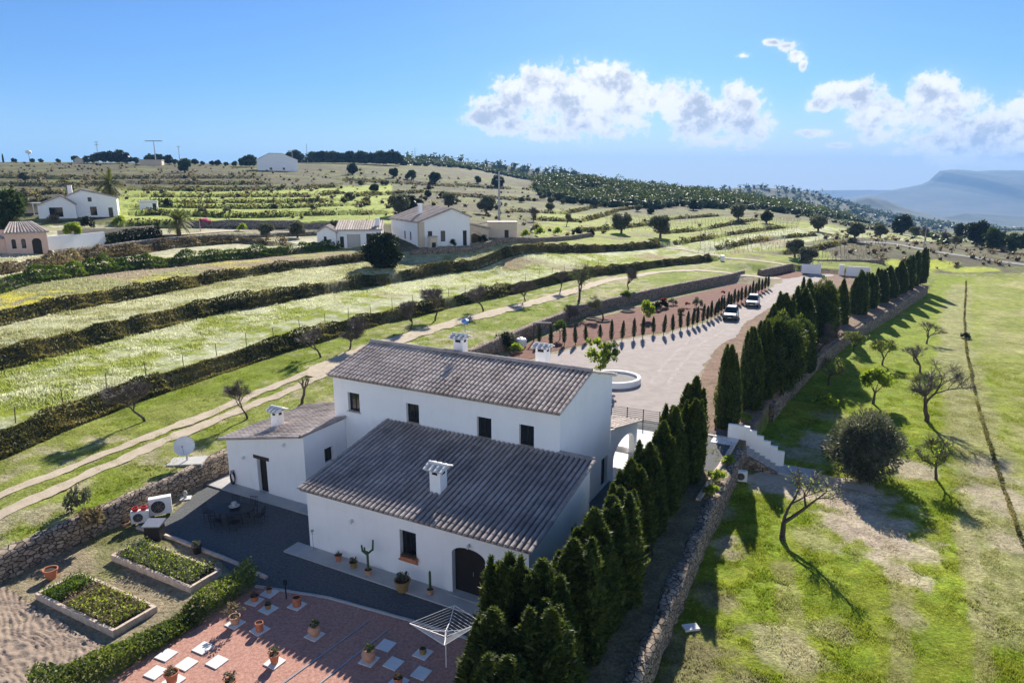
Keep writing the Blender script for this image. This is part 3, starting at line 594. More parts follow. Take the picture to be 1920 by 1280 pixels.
# ------------------------------------------------------------------ farmhouse (local frame: x along the long side, y away from the garden)
RZ = -TH
house = empty('farmhouse', O, RZ); tag(house, 'white two storey farmhouse with clay tile roofs and a lower front wing', 'house')
house.location = (O[0], O[1], 0)
def panel(b, o, dx, L_, h0, h1, ops, rev=.28, inward=None):
    """vertical wall from origin o along dx; top from h0 to h1; ops = [x0,x1,z0,z1,arch]; reveals go inward"""
    dx = Vector(dx); inn = Vector(inward); o = Vector(o)
    xs = sorted({0, L_} | {a for q in ops for a in q[:2]}); top = lambda x: h0 + (h1 - h0) * x / L_
    zr = min(h0, h1); zs = sorted({0, zr} | {a for q in ops for a in q[2:4] if a < zr})
    P = lambda x, z, d=0: o + dx * x + Vector((0, 0, z)) + inn * d
    for i in range(len(xs) - 1):
        for j in range(len(zs) - 1):
            mx_, mz = (xs[i] + xs[i + 1]) / 2, (zs[j] + zs[j + 1]) / 2
            if any(q[0] < mx_ < q[1] and q[2] < mz < q[3] for q in ops): continue
            b.add([P(xs[i], zs[j]), P(xs[i + 1], zs[j]), P(xs[i + 1], zs[j + 1]), P(xs[i], zs[j + 1])], [(0, 1, 2, 3)])
    if abs(h1 - h0) > 1e-6: b.add([P(0, zr), P(L_, zr), P(L_, top(L_)), P(0, top(0))], [(0, 1, 2, 3)])
    for q in ops:
        x0, x1, z0, z1 = q[:4]; ar = q[4] if len(q) > 4 else 0
        zt = z1 - ar
        ring = [(x0, z0), (x0, zt)]
        if ar:
            N = 12; c = (x0 + x1) / 2; hw = (x1 - x0) / 2
            arc = [(c - hw * math.cos(math.pi * k / N), zt + ar * math.sin(math.pi * k / N)) for k in range(N + 1)]
            ring += arc[1:]
            for k in range(N):
                (xa, za), (xb, zb) = arc[k], arc[k + 1]
                b.add([P(xa, za), P(xb, zb), P(xb, z1), P(xa, z1)], [(0, 1, 2, 3)])
            ring += [(x1, z0)]
        else: ring += [(x1, zt), (x1, z0)]
        for k in range(len(ring)):
            a, c2 = ring[k], ring[(k + 1) % len(ring)]
            b.add([P(*a), P(*c2), P(*c2, rev), P(*a, rev)], [(0, 1, 2, 3)])
def opening(parent, o, dx, inward, q, rev, kind='window', mull=True, sill=None):
    """window or door unit standing in its opening, frame + glass"""
    dx = Vector(dx); inn = Vector(inward); o = Vector(o); x0, x1, z0, z1 = q[:4]; ar = q[4] if len(q) > 4 else 0
    P = lambda x, z, d: o + dx * x + Vector((0, 0, z)) + inn * d
    def bar(b, xa, xb, za, zb, d0, d1): b.hexa([P(xa, za, d0), P(xb, za, d0), P(xb, za, d1), P(xa, za, d1), P(xa, zb, d0), P(xb, zb, d0), P(xb, zb, d1), P(xa, zb, d1)])
    f = MB(); t = .07; d0, d1 = rev - .07, rev - .01
    bar(f, x0, x0 + t, z0, z1, d0, d1); bar(f, x1 - t, x1, z0, z1, d0, d1); bar(f, x0 + t, x1 - t, z0, z0 + t, d0, d1); bar(f, x0 + t, x1 - t, z1 - t, z1, d0, d1)
    if mull: c = (x0 + x1) / 2; bar(f, c - .035, c + .035, z0 + t, z1 - t, d0, d1)
    fo = f.build(kind, M['dark'], parent)
    g = MB(); bar(g, x0 + .01, x1 - .01, z0 + .01, z1 - .01, rev - .045, rev - .035); g.build('pane' if kind == 'window' else 'door_leaf', M['glass'] if kind == 'window' else M['dark'], fo)
    if sill:
        s = MB(); bar(s, x0 - .08, x1 + .08, z0 - .05, z0 + .012, -.07, .2); s.build('sill', sill, fo)
    return fo
def tiles(b, o, dx, dy, W_, L_, pitch=.285, row=.45, r=.105, seed=0):
    """barrel tile roof surface: o lower left corner, dx along the eave, dy up the slope"""
    rg = np.random.default_rng(seed); dx = Vector(dx).normalized(); dy = Vector(dy).normalized(); nz = dx.cross(dy); o = Vector(o)
    nC = max(3, int(W_ / pitch)); nR = int(L_ / row) + 1; pitch = W_ / nC; row = L_ / nR; r = min(r, pitch * .37)
    P = lambda x, y, z: o + dx * x + dy * y + nz * z
    tone = fbm(np.arange(nC)[:, None] * .3, np.arange(nR)[None, :] * .5 + 30 * seed, 2.2, 3); colt = rg.normal(0, .07, nC)
    for i in range(nC + 1):
        x = i * pitch; c = (x if i < nC else x)
        if i < nC:
            b.ct = float(np.clip(.04 + rg.normal(0, .05), 0, 1)); vs = []; N = 4; w = pitch * .34  # channels tinted dark, their self-shadow put into the tile colour
            for yy in (-.05, L_):
                for k in range(N + 1): a = math.pi * k / N; vs.append(P(x + pitch / 2 - w * math.cos(a) * 1.25, yy, .015 - .05 * math.sin(a)))
            b.add(vs, [(k, k + 1, N + 2 + k, N + 1 + k) for k in range(N)])
        for j in range(nR):
            y0, y1 = j * row - .05, (j + 1) * row; ra, rb = r * 1.04, r * .95; za, zb = .018 + rg.normal(0, .004), .004
            b.ct = float(np.clip(tone[min(i, nC - 1), j] * 1.1 + .08 + colt[min(i, nC - 1)] + rg.normal(0, .07), 0, 1)); sx_ = rg.normal(0, .006)
            vs = []; N = 6
            for (yy, rr, zz) in ((y0, ra, za), (y1, rb, zb)):
                for k in range(N + 1): w = math.pi * k / N; vs.append(P(x + sx_ - rr * math.cos(w), yy, zz + rr * math.sin(w) * .95))
            fs = [(k, k + 1, N + 2 + k, N + 1 + k) for k in range(N)]
            if j == 0: fs.append(tuple(range(N + 1)))
            b.add(vs, fs)
def ridge_tiles(b, a, c, r=.14):
    a, c = Vector(a), Vector(c); n = int((c - a).length / .4); d = (c - a) / n; side = d.cross(Vector((0, 0, 1))).normalized()
    for i in range(n):
        p0 = a + d * i - d * .08; p1 = a + d * (i + 1); vs = []; b.ct = .35 + random.random() * .25
        for p, rr in ((p0, r * 1.08), (p1, r * .92)):
            for k in range(7):
                w = math.pi * k / 6; vs.append(p - side * rr * math.cos(w) + Vector((0, 0, rr * math.sin(w) - .03)))
        b.add(vs, [(k, k + 1, 8 + k, 7 + k) for k in range(6)] + [tuple(range(7))])
def chimney(parent, x, y, zr, zt, w=.62, d=.55, rotate=False):
    b = MB(); h = .0; b.box(x - w / 2, x + w / 2, y - d / 2, y + d / 2, zr - .5, zt - .42); 
    for sx_ in (-1, 1):
        for sy in (-1, 1):
            b.box(x + sx_ * (w / 2) - (.16 if sx_ > 0 else 0), x + sx_ * (w / 2) + (0 if sx_ > 0 else .16), y + sy * d / 2 - (.16 if sy > 0 else 0), y + sy * d / 2 + (0 if sy > 0 else .16), zt - .42, zt - .22)
    b.box(x - w / 2 + .1, x + w / 2 - .1, y - d / 2 + .1, y + d / 2 - .1, zt - .418, zt - .2)
    b.box(x - w / 2 - .1, x + w / 2 + .1, y - d / 2 - .1, y + d / 2 + .1, zt - .22, zt - .16)
    c = b.build('chimney', M['stucco'], parent, bevel=.015)
    v = MB(); v.box(x - w / 2 + .162, x + w / 2 - .162, y - d / 2 - .004, y - d / 2 + .02, zt - .41, zt - .23); v.build('flue_opening', M['black'], c); v = MB(); v.box(x + w / 2 - .02, x + w / 2 + .004, y - d / 2 + .162, y + d / 2 - .162, zt - .41, zt - .23)
    v.build('flue_opening', M['black'], c)
    t = MB(); s = .34
    for sg in (-1, 1):
        tiles(t, (x - sg * -1 * 0 - (w / 2 + .16) * (1 if sg < 0 else -1), y + sg * (d / 2 + .14), zt - .16), (1 if sg < 0 else -1, 0, 0), (0, -sg * 1, .42), w + .32, d / 2 + .2, .28, .5, .09, seed=int(abs(x * 7)) + 3)
    ridge_tiles(t, (x - w / 2 - .16, y, zt + .06), (x + w / 2 + .16, y, zt + .06), .1)
    t.build('cap', M['whiteslab'] if not rotate else M['tile'], c)
    return c
S_ = M['stucco']
# --- front wing
fw = MB(); LW, RW, ZE, VT, ZT = .12, 12.72, 3.36, 6.93, 4.72
door = [8.83, 10.58, .04, 2.52, .42]; fwin = [5.92, 6.86, 1.0, 2.53]
ops = [[door[0] - LW, door[1] - LW, *door[2:]], [fwin[0] - LW, fwin[1] - LW, *fwin[2:]]]
panel(fw, (LW, 0, 0), (1, 0, 0), RW - LW, ZE, ZE, ops, .3, (0, 1, 0))
rops = [[1.05, 1.75, .05, 2.15], [4.6, 5.3, .9, 2.1]]
panel(fw, (RW, 0, 0), (0, 1, 0), VT, ZE, ZT, rops, .28, (-1, 0, 0))
panel(fw, (LW, VT, 0), (0, -1, 0), VT, ZT, ZE, [], .28, (1, 0, 0))
fw.box(11.0, RW - .003, VT - .2, VT - .002, 0, ZT - .05)
fwo = fw.build('wall', S_, house)
opening(house, (LW, 0, 0), (1, 0, 0), (0, 1, 0), ops[1], .3, sill=M['terracotta'])
opening(house, (RW, 0, 0), (0, 1, 0), (-1, 0, 0), rops[0], .28); opening(house, (RW, 0, 0), (0, 1, 0), (-1, 0, 0), rops[1], .28)
dl = MB(); x0, x1, z0, z1, ar = door; N = 14; c_ = (x0 + x1) / 2; hw = (x1 - x0) / 2
prof = [(x0, z0)] + [(c_ - hw * math.cos(math.pi * k / N), z1 - ar + ar * math.sin(math.pi * k / N)) for k in range(N + 1)] + [(x1, z0)]
dl.add([(x, .27, z) for x, z in prof] + [(x, .31, z) for x, z in prof], [tuple(range(len(prof)))])
for k in range(9): xx = x0 + (x1 - x0) * (k + .5) / 9; dl.box(xx - .006, xx + .006, .262, .27, z0, z1 - ar)
do = dl.build('door', M['dark'], house); hb = MB(); hb.tube((c_ + .1, .25, 1.05), (c_ + .1, .25, 1.25), .02); hb.build('handle', M['grey_metal'], do)
th = MB(); th.box(x0 - .1, x1 + .1, -.25, .258, .028, .125); th.build('threshold', M['slab'], house)
rf = MB(); sl_ = Vector((0, VT + .3, ZT - ZE)); tiles(rf, (LW - .16, -.32, ZE + .03), (1, 0, 0), sl_, RW - LW + .4, sl_.length, seed=1)
rf.ct = .3; rf.hexa([(LW - .14, -.28, ZE - .1), (RW + .22, -.28, ZE - .1), (RW + .22, VT + .02, ZT - .1), (LW - .14, VT + .02, ZT - .1), (LW - .14, -.28, ZE - .02), (RW + .22, -.28, ZE - .02), (RW + .22, VT + .02, ZT - .02), (LW - .14, VT + .02, ZT - .02)])
ridge_tiles(rf, (11.05, VT + .05, ZT + .1), (RW + .25, VT + .05, ZT + .1), .12)
for xg in (LW - .12, RW + .2): ridge_tiles(rf, (xg, -.3, ZE + .07), (xg, VT, ZT + .07), .1)
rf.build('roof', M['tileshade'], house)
# --- main block
mw = MB(); ML, MR, MV, MB2, MZ, MRV, MRZ = -4.15, 11.0, 6.95, 14.75, 7.0, 10.9, 8.12
mops = [[-3.05 - ML, -2.15 - ML, 4.83, 6.02], [1.3 - ML, 2.2 - ML, 4.82, 6.0], [6.05 - ML, 6.97 - ML, 4.77, 5.97], [8.65 - ML, 9.53 - ML, 4.78, 5.97]]
panel(mw, (ML, MV, 0), (1, 0, 0), MR - ML, MZ, MZ, mops, .26, (0, 1, 0))
rw = [[13.3 - MV, 14.35 - MV, .1, 2.0]]
panel(mw, (MR, MV, 0), (0, 1, 0), MRV - MV, MZ, MRZ, [], .26, (-1, 0, 0)); 
panel(mw, (MR, MRV, 0), (0, 1, 0), MB2 - MRV, MRZ, MZ - .1, [[rw[0][0] + MV - MRV, rw[0][1] + MV - MRV, .1, 2.0]], .26, (-1, 0, 0))
panel(mw, (ML, MRV, 0), (0, -1, 0), MRV - MV, MRZ, MZ, [], .26, (1, 0, 0)); panel(mw, (ML, MB2, 0), (0, -1, 0), MB2 - MRV, MZ - .1, MRZ, [], .26, (1, 0, 0))
panel(mw, (MR, MB2, 0), (-1, 0, 0), MR - ML, MZ - .1, MZ - .1, [], .26, (0, -1, 0))
mw.build('wall', S_, house)
for q in mops: opening(house, (ML, MV, 0), (1, 0, 0), (0, 1, 0), q, .26, sill=M['brick'])
opening(house, (MR, MRV, 0), (0, 1, 0), (-1, 0, 0), [rw[0][0] + MV - MRV, rw[0][1] + MV - MRV, .1, 2.0], .26, mull=False)
mr = MB(); sA = Vector((0, MRV - MV + .32, MRZ - MZ)); sB = Vector((0, -(MB2 - MRV + .3), MRZ - MZ + .1))
tiles(mr, (ML - .12, MV - .32, MZ + .03), (1, 0, 0), sA, MR - ML + .24, sA.length, seed=4)
tiles(mr, (MR + .12, MB2 + .3, MZ - .07), (-1, 0, 0), sB, MR - ML + .24, sB.length, seed=5)
mr.ct = .3
mr.hexa([(ML - .1, MV - .28, MZ - .1), (MR + .1, MV - .28, MZ - .1), (MR + .1, MRV, MRZ - .1), (ML - .1, MRV, MRZ - .1), (ML - .1, MV - .28, MZ - .02), (MR + .1, MV - .28, MZ - .02), (MR + .1, MRV, MRZ - .02), (ML - .1, MRV, MRZ - .02)])
ridge_tiles(mr, (ML - .15, MRV, MRZ + .12), (MR + .15, MRV, MRZ + .12), .17)
for xg in (ML - .1, MR + .1): ridge_tiles(mr, (xg, MV - .3, MZ + .08), (xg, MRV, MRZ + .08), .1)
mr.build('roof', M['tile'], house)
vb = MB(); vb.box(MR - .05, MR + .16, MRV + .1, MB2 + .28, 0, .09)
vv = [Vector(p) for p in vb.v]; vb.v = [(p.x, p.y, p.z + MRZ + .02 - (p.y - MRV) * (MRZ - MZ + .1) / (MB2 - MRV)) for p in vv]; vb.build('verge', M['whiteslab'], house)
# --- left annex, monopitch falling to the left
an = MB(); AL, AR, AV, AB, AZ0, AZ1 = -9.85, -3.35, 3.4, 10.4, 3.0, 4.3
adoor = [2.55, 3.35, .05, 2.2]; panel(an, (AL, AV, 0), (1, 0, 0), AR - AL, AZ0, AZ1, [adoor], .3, (0, 1, 0))
awin = [1.6, 2.35, 2.05, 2.95]; panel(an, (AR, AV, 0), (0, 1, 0), MV - AV - .01, AZ1, AZ1, [awin], .25, (-1, 0, 0))
panel(an, (AL, AB, 0), (0, -1, 0), AB - AV, AZ0, AZ0, [], .25, (1, 0, 0)); panel(an, (AR, AB, 0), (-1, 0, 0), AR - AL, AZ1, AZ0, [], .25, (0, -1, 0))
an.build('wall', S_, house)
opening(house, (AL, AV, 0), (1, 0, 0), (0, 1, 0), adoor, .3, 'door', mull=False); opening(house, (AR, AV, 0), (0, 1, 0), (-1, 0, 0), awin, .25)
li = MB(); li.box(AL + 2.3, AL + 3.6, AV - .03, AV + .2, 2.205, 2.42); li.build('lintel', M['wood'], house)
ar_ = MB(); sC = Vector((AR - AL + .25, 0, AZ1 - AZ0)); tiles(ar_, (AL - .25, AB + .1, AZ0 + .03), (0, -1, 0), sC, AB - AV + .35, sC.length, seed=8)
ar_.ct = .4; ar_.hexa([(AL - .22, AV - .22, AZ0 - .07), (AR + .02, AV - .22, AZ1 - .03), (AR + .02, AB + .08, AZ1 - .03), (AL - .22, AB + .08, AZ0 - .07), (AL - .22, AV - .22, AZ0 - .02), (AR + .02, AV - .22, AZ1 + .0), (AR + .02, AB + .08, AZ1 + .0), (AL - .22, AB + .08, AZ0 - .02)])
ridge_tiles(ar_, (AR + .03, MV - .02, AZ1 + .12), (AR + .03, AV - .2, AZ1 + .12), .1)
ar_.build('roof', M['tile'], house)
# --- back porch, lean-to falling away from the house
pw = MB(); PV0, PV1 = MB2 + .01, 20.3
panel(pw, (MR, PV0, 0), (0, 1, 0), PV1 - PV0, 3.45, 2.15, [[.7, 4.9, .05, 2.08, .95]], .35, (-1, 0, 0))
pw.box(3.5, MR - .36, PV1 - .35, PV1, 0, .35); pw.box(3.5, 4.0, PV1 - .35, PV1 - .003, 0, 2.1); pw.box(7, 7.5, PV1 - .35, PV1 - .003, 0, 2.1)
pw.build('wall', S_, house)
pr_ = MB(); sD = Vector((0, -(PV1 - PV0 + .3), 1.35)); tiles(pr_, (MR + .15, PV1 + .3, 2.2), (-1, 0, 0), sD, 7.6, sD.length, seed=9); pr_.build('roof', M['tile'], house)
pf = MB(); pf.box(3.6, MR + .9, PV0, 24.5, .024, .09); pf.build('porch_floor', M['whiteslab'], house)
def roofz_front(v): return ZE + (v + .3) / (VT + .3) * (ZT - ZE)
def hray(px, py, v):
    r = ray(px, py); Cc = np.array([0, 0, CAM_H]); t = (v - (Cc - O) @ V) / (r @ V); P = Cc + t * r; return (P - O) @ U, P[2]
def on_roof(px, py, zf):
    for v in np.arange(-.3, 22, .02):
        u, z = hray(px, py, v)
        if z <= zf(u, v): return u, v
    return u, v
u1, v1 = on_roof(817, 926, lambda u, v: roofz_front(v)); chimney(house, u1, v1 + .25, roofz_front(v1), hray(817, 871, v1 + .2)[1], .62, .6)
u2, v2 = on_roof(517, 803, lambda u, v: AZ0 + (u - AL) / (AR - AL) * (AZ1 - AZ0)); chimney(house, u2, v2 + .2, AZ0 + (u2 - AL) / 5, hray(517, 764, v2 + .2)[1], .55, .55)
u3, z3 = hray(863, 628, 12.2); chimney(house, u3, 12.2, 7.5, z3, .7, .6)
u4, z4 = hray(1018, 646, 16.0); chimney(house, u4, 16.0, 3.0, z4, .75, .7)
# mast aerial beside the rear chimney
ma = MB(); um, zm = hray(872, 603, 12.6); ma.tube((um, 12.6, 6.9), (um, 12.6, zm), .03)
for k, (h_, w_) in enumerate([(.15, .5), (.5, .35), (.85, .3), (1.2, .2)]): ma.tube((um - w_, 12.6, zm - h_), (um + w_, 12.6, zm - h_), .015); ma.tube((um, 12.6 - w_, zm - h_ - .08), (um, 12.6 + w_, zm - h_ - .08), .015)
mo_ = ma.build('roof_aerial', M['grey_metal'], house); mb_ = MB(); mb_.lathe([(.02, 0), (.22, .05), (.24, .2), (.05, .3)], 10, (um, 12.6, zm - .1)); mb_.build('antenna_head', M['blue'], mo_)
# wall lamps, downpipe, small fittings on the white walls
def wl_lamp(x, y, z, nrm):
    b = MB(); b.box(x - .03, x + .03, y - .045, y + .045, z - .08, z + .08); b.lathe([(.05, -.12), (.08, 0), (.03, .06)], 8, (x + nrm[0] * .1, y + nrm[1] * .1, z)); b.build('wall_lamp', M['whiteslab'], house)
for px, py in [(660, 976), (949, 1062), (879, 1022)]: u, z = hray(px, py, -.05); wl_lamp(u, -.05, z, (0, -1))
for px, py in [(457, 857), (533, 833)]: u, z = hray(px, py, AV - .05); wl_lamp(u, AV - .05, z, (0, -1))
# pavings round the house
pv = MB(); pv.box(-.75, 12.2, -1.0, -.004, .024, .1); pv.build('pavement', M['slab']); tag(bpy.data.objects['pavement'], kind='structure')
bpy.data.objects['pavement'].matrix_world = Matrix.Translation((O[0], O[1], 0)) @ Matrix.Rotation(RZ, 4, 'Z')
pv = MB(); pv.box(-10.9, .08, 2.5, AV - .004, .026, .1); pv.box(-10.9, AL - .004, AV - .003, 7.2, .026, .1); po = pv.build('annex_pavement', M['slab']); tag(po, kind='structure')
po.matrix_world = Matrix.Translation((O[0], O[1], 0)) @ Matrix.Rotation(RZ, 4, 'Z')
def LM(x, y, z=0): return (uv(x, y)[0], uv(x, y)[1], z)

# ------------------------------------------------------------------ plants
def leafquads(P, D, ln, wd, rg, roll=None):
    """leaf shaped quads at points P along directions D"""
    n = len(P); D = D / (np.linalg.norm(D, axis=1, keepdims=True) + 1e-9)
    a = rg.normal(size=(n, 3)); S = np.cross(D, a); S /= np.linalg.norm(S, axis=1, keepdims=True) + 1e-9
    ln = np.broadcast_to(ln, (n,))[:, None]; wd = np.broadcast_to(wd, (n,))[:, None]
    v = np.stack([P - D * ln * .5, P + S * wd * .5, P + D * ln * .5, P - S * wd * .5], 1).reshape(-1, 3)
    return v, np.arange(n * 4).reshape(n, 4)
def join(parts):
    vs, fs, ts, b = [], [], [], 0
    for v, f, t in parts: vs.append(v); fs.append(f + b); ts.append(t); b += len(v)
    return np.concatenate(vs), np.concatenate(fs), np.concatenate(ts)
def lump(c, r, rg, seg=10, ring=6, rough=.15):
    """closed lumpy core as quads"""
    th = np.linspace(0, math.pi, ring + 1); ph = np.linspace(0, 2 * math.pi, seg, endpoint=False)
    T, P_ = np.meshgrid(th, ph, indexing='ij'); k = 1 + rg.normal(0, rough, T.shape); k[0] = k[0].mean(); k[-1] = k[-1].mean()
    v = np.stack([c[0] + r[0] * k * np.sin(T) * np.cos(P_), c[1] + r[1] * k * np.sin(T) * np.sin(P_), c[2] + r[2] * k * np.cos(T)], -1).reshape(-1, 3)
    i = np.arange((ring + 1) * seg).reshape(ring + 1, seg); f = np.stack([i[:-1], i[1:], np.roll(i[1:], -1, 1), np.roll(i[:-1], -1, 1)], -1).reshape(-1, 4)
    return v, f, np.zeros(len(f))
def cypress_mesh(n, seed, h=5., r=.62, spires=7, mat_='cyp', ll=.17, lw=.05, base=.0):
    rg = np.random.default_rng(seed); parts = []
    sp = [(0, 0, 1.0, .72)] + [(math.cos(a) * r * .58 * rg.uniform(.8, 1.2), math.sin(a) * r * .58 * rg.uniform(.7, 1.15), rg.uniform(.6, 1.05), rg.uniform(.34, .54)) for a in np.linspace(0, 6.28, max(spires, 1), endpoint=False) + rg.random()] if spires else [(0, 0, 1, 1)]
    wts = np.array([s[2] * s[3] for s in sp], float); wts /= wts.sum()
    for (ox, oy, hs, rs), w in zip(sp, wts):
        m = int(n * w); t = rg.random(m) ** .9; hh = h * hs
        prof = lambda t: np.clip(1 - np.clip(t, 0, 1) ** 2.7, 0, 1) ** .8 * (.62 + .38 * np.clip(t / .35, 0, 1)) * (1.04 - .12 * t)
        a = rg.random(m) * 6.2832; lob = 1 + .16 * np.sin(a * 5 + 9 * ox + t * 9) + .12 * np.sin(a * 3 - t * 17) + (vnoise(a * 2.2 + seed, t * 13 + ox * 9) - .5) * .45
        rad = r * rs * prof(t) * lob * (1 - np.abs(rg.normal(0, .13, m)))
        lean = 1 - .22 * t
        P = np.stack([ox * lean + rad * np.cos(a), oy * lean + rad * np.sin(a), base + t * (hh - base)], -1)
        D = np.stack([np.cos(a) * .5, np.sin(a) * .5, np.full(m, 1.05)], -1) + rg.normal(0, .42, (m, 3))
        s = rg.uniform(.6, 1.35, m); v, f = leafquads(P, D, ll * s, lw * s, rg)
        tint = np.clip(rg.beta(1.3, 2.6, m) + (vnoise(a * 1.6, t * 9 + ox * 20) - .5) * .5, 0, 1)
        parts.append((v, f, tint))
        # dense inner column that stops light
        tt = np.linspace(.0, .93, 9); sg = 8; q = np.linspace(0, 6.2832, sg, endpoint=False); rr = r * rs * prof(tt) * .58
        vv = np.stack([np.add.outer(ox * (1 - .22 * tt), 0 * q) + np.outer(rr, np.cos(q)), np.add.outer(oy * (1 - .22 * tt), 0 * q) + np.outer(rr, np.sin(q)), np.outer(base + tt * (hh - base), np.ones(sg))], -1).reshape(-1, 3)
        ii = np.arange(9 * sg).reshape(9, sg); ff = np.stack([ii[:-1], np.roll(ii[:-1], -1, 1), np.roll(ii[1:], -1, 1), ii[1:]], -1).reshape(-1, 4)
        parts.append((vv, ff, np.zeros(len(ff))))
    v, f, t = join(parts); return mesh_np('cypress_crown', v, f, M[mat_], fattr=t)
def crown_mesh(n, seed,  rx=1., rz=.8, clumps=26, ll=.16, lw=.07, mat_='olive', core=.55, hollow=.0, cz=0., droop=0., full=False):
    rg = np.random.default_rng(seed); d = rg.normal(size=(clumps, 3)); d /= np.linalg.norm(d, axis=1, keepdims=True); d[:, 2] = np.where((d[:, 2] < -.45) & (not full), -d[:, 2] * .5, d[:, 2])
    cr = rg.uniform(.2, .42, clumps); cc = d * (1 - cr * .75)[:, None] * rg.uniform(.78, 1.06, clumps)[:, None]
    w = cr ** 2; k = rg.choice(clumps, n, p=w / w.sum()); e = rg.normal(size=(n, 3)); e /= np.linalg.norm(e, axis=1, keepdims=True)
    P = cc[k] + e * (cr[k] * rg.uniform(.55, 1.08, n) ** .8)[:, None]; P *= np.array([rx, rx, rz]); P[:, 2] += cz
    D = e + d[k] * .5 + rg.normal(0, .5, (n, 3)); D[:, 2] -= droop; s = rg.uniform(.6, 1.4, n)
    v, f = leafquads(P, D, ll * s, lw * s, rg); tint = np.clip(.35 + .3 * e[:, 2] * 0 + rg.normal(0, .2, n) + (rg.random(clumps)[k] - .5) * .6, 0, 1)
    parts = [(v, f, tint)]
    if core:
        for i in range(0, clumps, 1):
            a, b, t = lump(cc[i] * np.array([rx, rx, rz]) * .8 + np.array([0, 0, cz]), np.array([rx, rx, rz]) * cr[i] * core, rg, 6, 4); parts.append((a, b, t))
    if full: parts.append(lump((0, 0, cz), (rx * .62, rx * .62, rz * .62), rg, 10, 6))
    v, f, t = join(parts); return mesh_np('crown', v, f, M[mat_], fattr=t)
def bare_tree(seed, h=3., spread=.9, trunk_h=.9, r0=.14, levels=4, lean=.1, tw=1., upward=.5, forks=(2, 4), leaf=0, leafmat_='green', leafsize=.13, bark='bark'):
    """trunk and limbs as one mesh, fine twigs (and sparse leaves) as another"""
    rg = random.Random(seed); b = MB(); tips = []; tb = MB()
    def grow(p, d, L_, r, lv):
        n = 3 if lv < 2 else 2; q = p
        for i in range(n):
            d = (d + Vector((rg.gauss(0, .2), rg.gauss(0, .2), rg.gauss(0, .12) + .05 * upward))).normalized(); e = q + d * (L_ / n)
            ra = r * (1 - .32 * i / n); rb_ = r * (1 - .32 * (i + 1) / n)
            (b if lv < levels - 1 else tb).tube(q, e, ra, rb_, 7 if lv == 0 else (5 if lv < 3 else 3), cap=False); q = e
            if lv >= 1: tips.append((q, d))
        if lv >= levels: tips.append((q, d)); return
        for k in range(rg.randint(*forks)):
            w = rg.random() * 6.28; s = spread * rg.uniform(.6, 1.25); nd_ = (d + Vector((math.cos(w) * s, math.sin(w) * s, rg.uniform(-.1, .5) * upward))).normalized()
            grow(q, nd_, L_ * rg.uniform(.55, .82) * (h * .36 / max(trunk_h, .3) if lv == 0 else 1), r * .68 * rg.uniform(.75, 1), lv + 1)
    grow(Vector((0, 0, -.1)), Vector((lean, lean * .3, 1)).normalized(), trunk_h, r0, 0)
    tb.ct = .5
    for (p, d) in tips:
        for k in range(int(5 * tw)):
            e = (d * .5 + Vector((rg.gauss(0, .6), rg.gauss(0, .6), rg.gauss(.25, .5)))).normalized(); L2 = rg.uniform(.18, .5) * h / 3
            tb.ct = rg.random(); tb.tube(p, p + e * L2, .008, .003, 3, cap=False)
    zmax = max(v[2] for v in tb.v + b.v); k = h / zmax
    for m in (b, tb): m.v = [(x * k, y * k, z * k) for x, y, z in m.v]
    o1 = b.build('trunk', M[bark]); o2 = tb.build('crown', [M['twig'], M[leafmat_]])
    if leaf:
        r2 = np.random.default_rng(seed); T = np.array([list(p) for p, d in tips]) * k; kk = r2.integers(0, len(T), leaf); P = T[kk] + r2.normal(0, .16 * h / 3, (leaf, 3)); v, f = leafquads(P, r2.normal(size=(leaf, 3)), leafsize * r2.uniform(.6, 1.3, leaf), leafsize * .5, r2)
        me = o2.data; v0 = [tuple(x.co) for x in me.vertices]; f0 = [tuple(p.vertices) for p in me.polygons]; t0 = [d.value for d in me.attributes['tint'].data]
        nb = len(v0); me2 = bpy.data.meshes.new('crown'); me2.from_pydata(v0 + [tuple(x) for x in v], [], f0 + [tuple(int(i) + nb for i in q) for q in f])
        me2.materials.append(M['twig']); me2.materials.append(M[leafmat_]); a = me2.attributes.new('tint', 'FLOAT', 'FACE'); a.data.foreach_set('value', np.array(t0 + list(r2.random(leaf)), np.float32))
        me2.polygons.foreach_set('material_index', np.array([0] * len(f0) + [1] * leaf, np.int32)); o2.data = me2
    m1, m2 = o1.data, o2.data
    for o in (o1, o2): bpy.data.objects.remove(o)
    return m1, m2
def trunk_mesh(h, r, seed, limbs=4, bark='bark'):
    rg = random.Random(seed); b = MB(); b.lathe([(r * 1.5, -.15), (r * 1.1, h * .15), (r * .9, h * .6), (r * .75, h)], 8)
    for k in range(limbs): w = 6.28 * k / limbs + rg.random(); b.tube((0, 0, h * .9), (math.cos(w) * h * .5, math.sin(w) * h * .5, h * 1.6), r * .55, r * .2, 5, cap=False)
    o = b.build('trunk', M[bark]); me = o.data; bpy.data.objects.remove(o); return me
def plant(name, label, cat, loc, parts, rz=0, sc=1., group=None):
    o = empty(name, loc, rz, sc); tag(o, label, cat, group); a_ = .035 if 'cypress' in name else .02; o.rotation_euler = (random.gauss(0, a_), random.gauss(0, a_), rz)
    for pn, me in parts: obj(pn, me, o)
    return o
ORD = 'first second third fourth fifth sixth seventh eighth ninth tenth eleventh twelfth thirteenth fourteenth fifteenth sixteenth seventeenth eighteenth nineteenth twentieth twenty-first twenty-second twenty-third twenty-fourth twenty-fifth twenty-sixth twenty-seventh twenty-eighth twenty-ninth thirtieth thirty-first thirty-second thirty-third thirty-fourth thirty-fifth thirty-sixth thirty-seventh thirty-eighth thirty-ninth fortieth'.split()
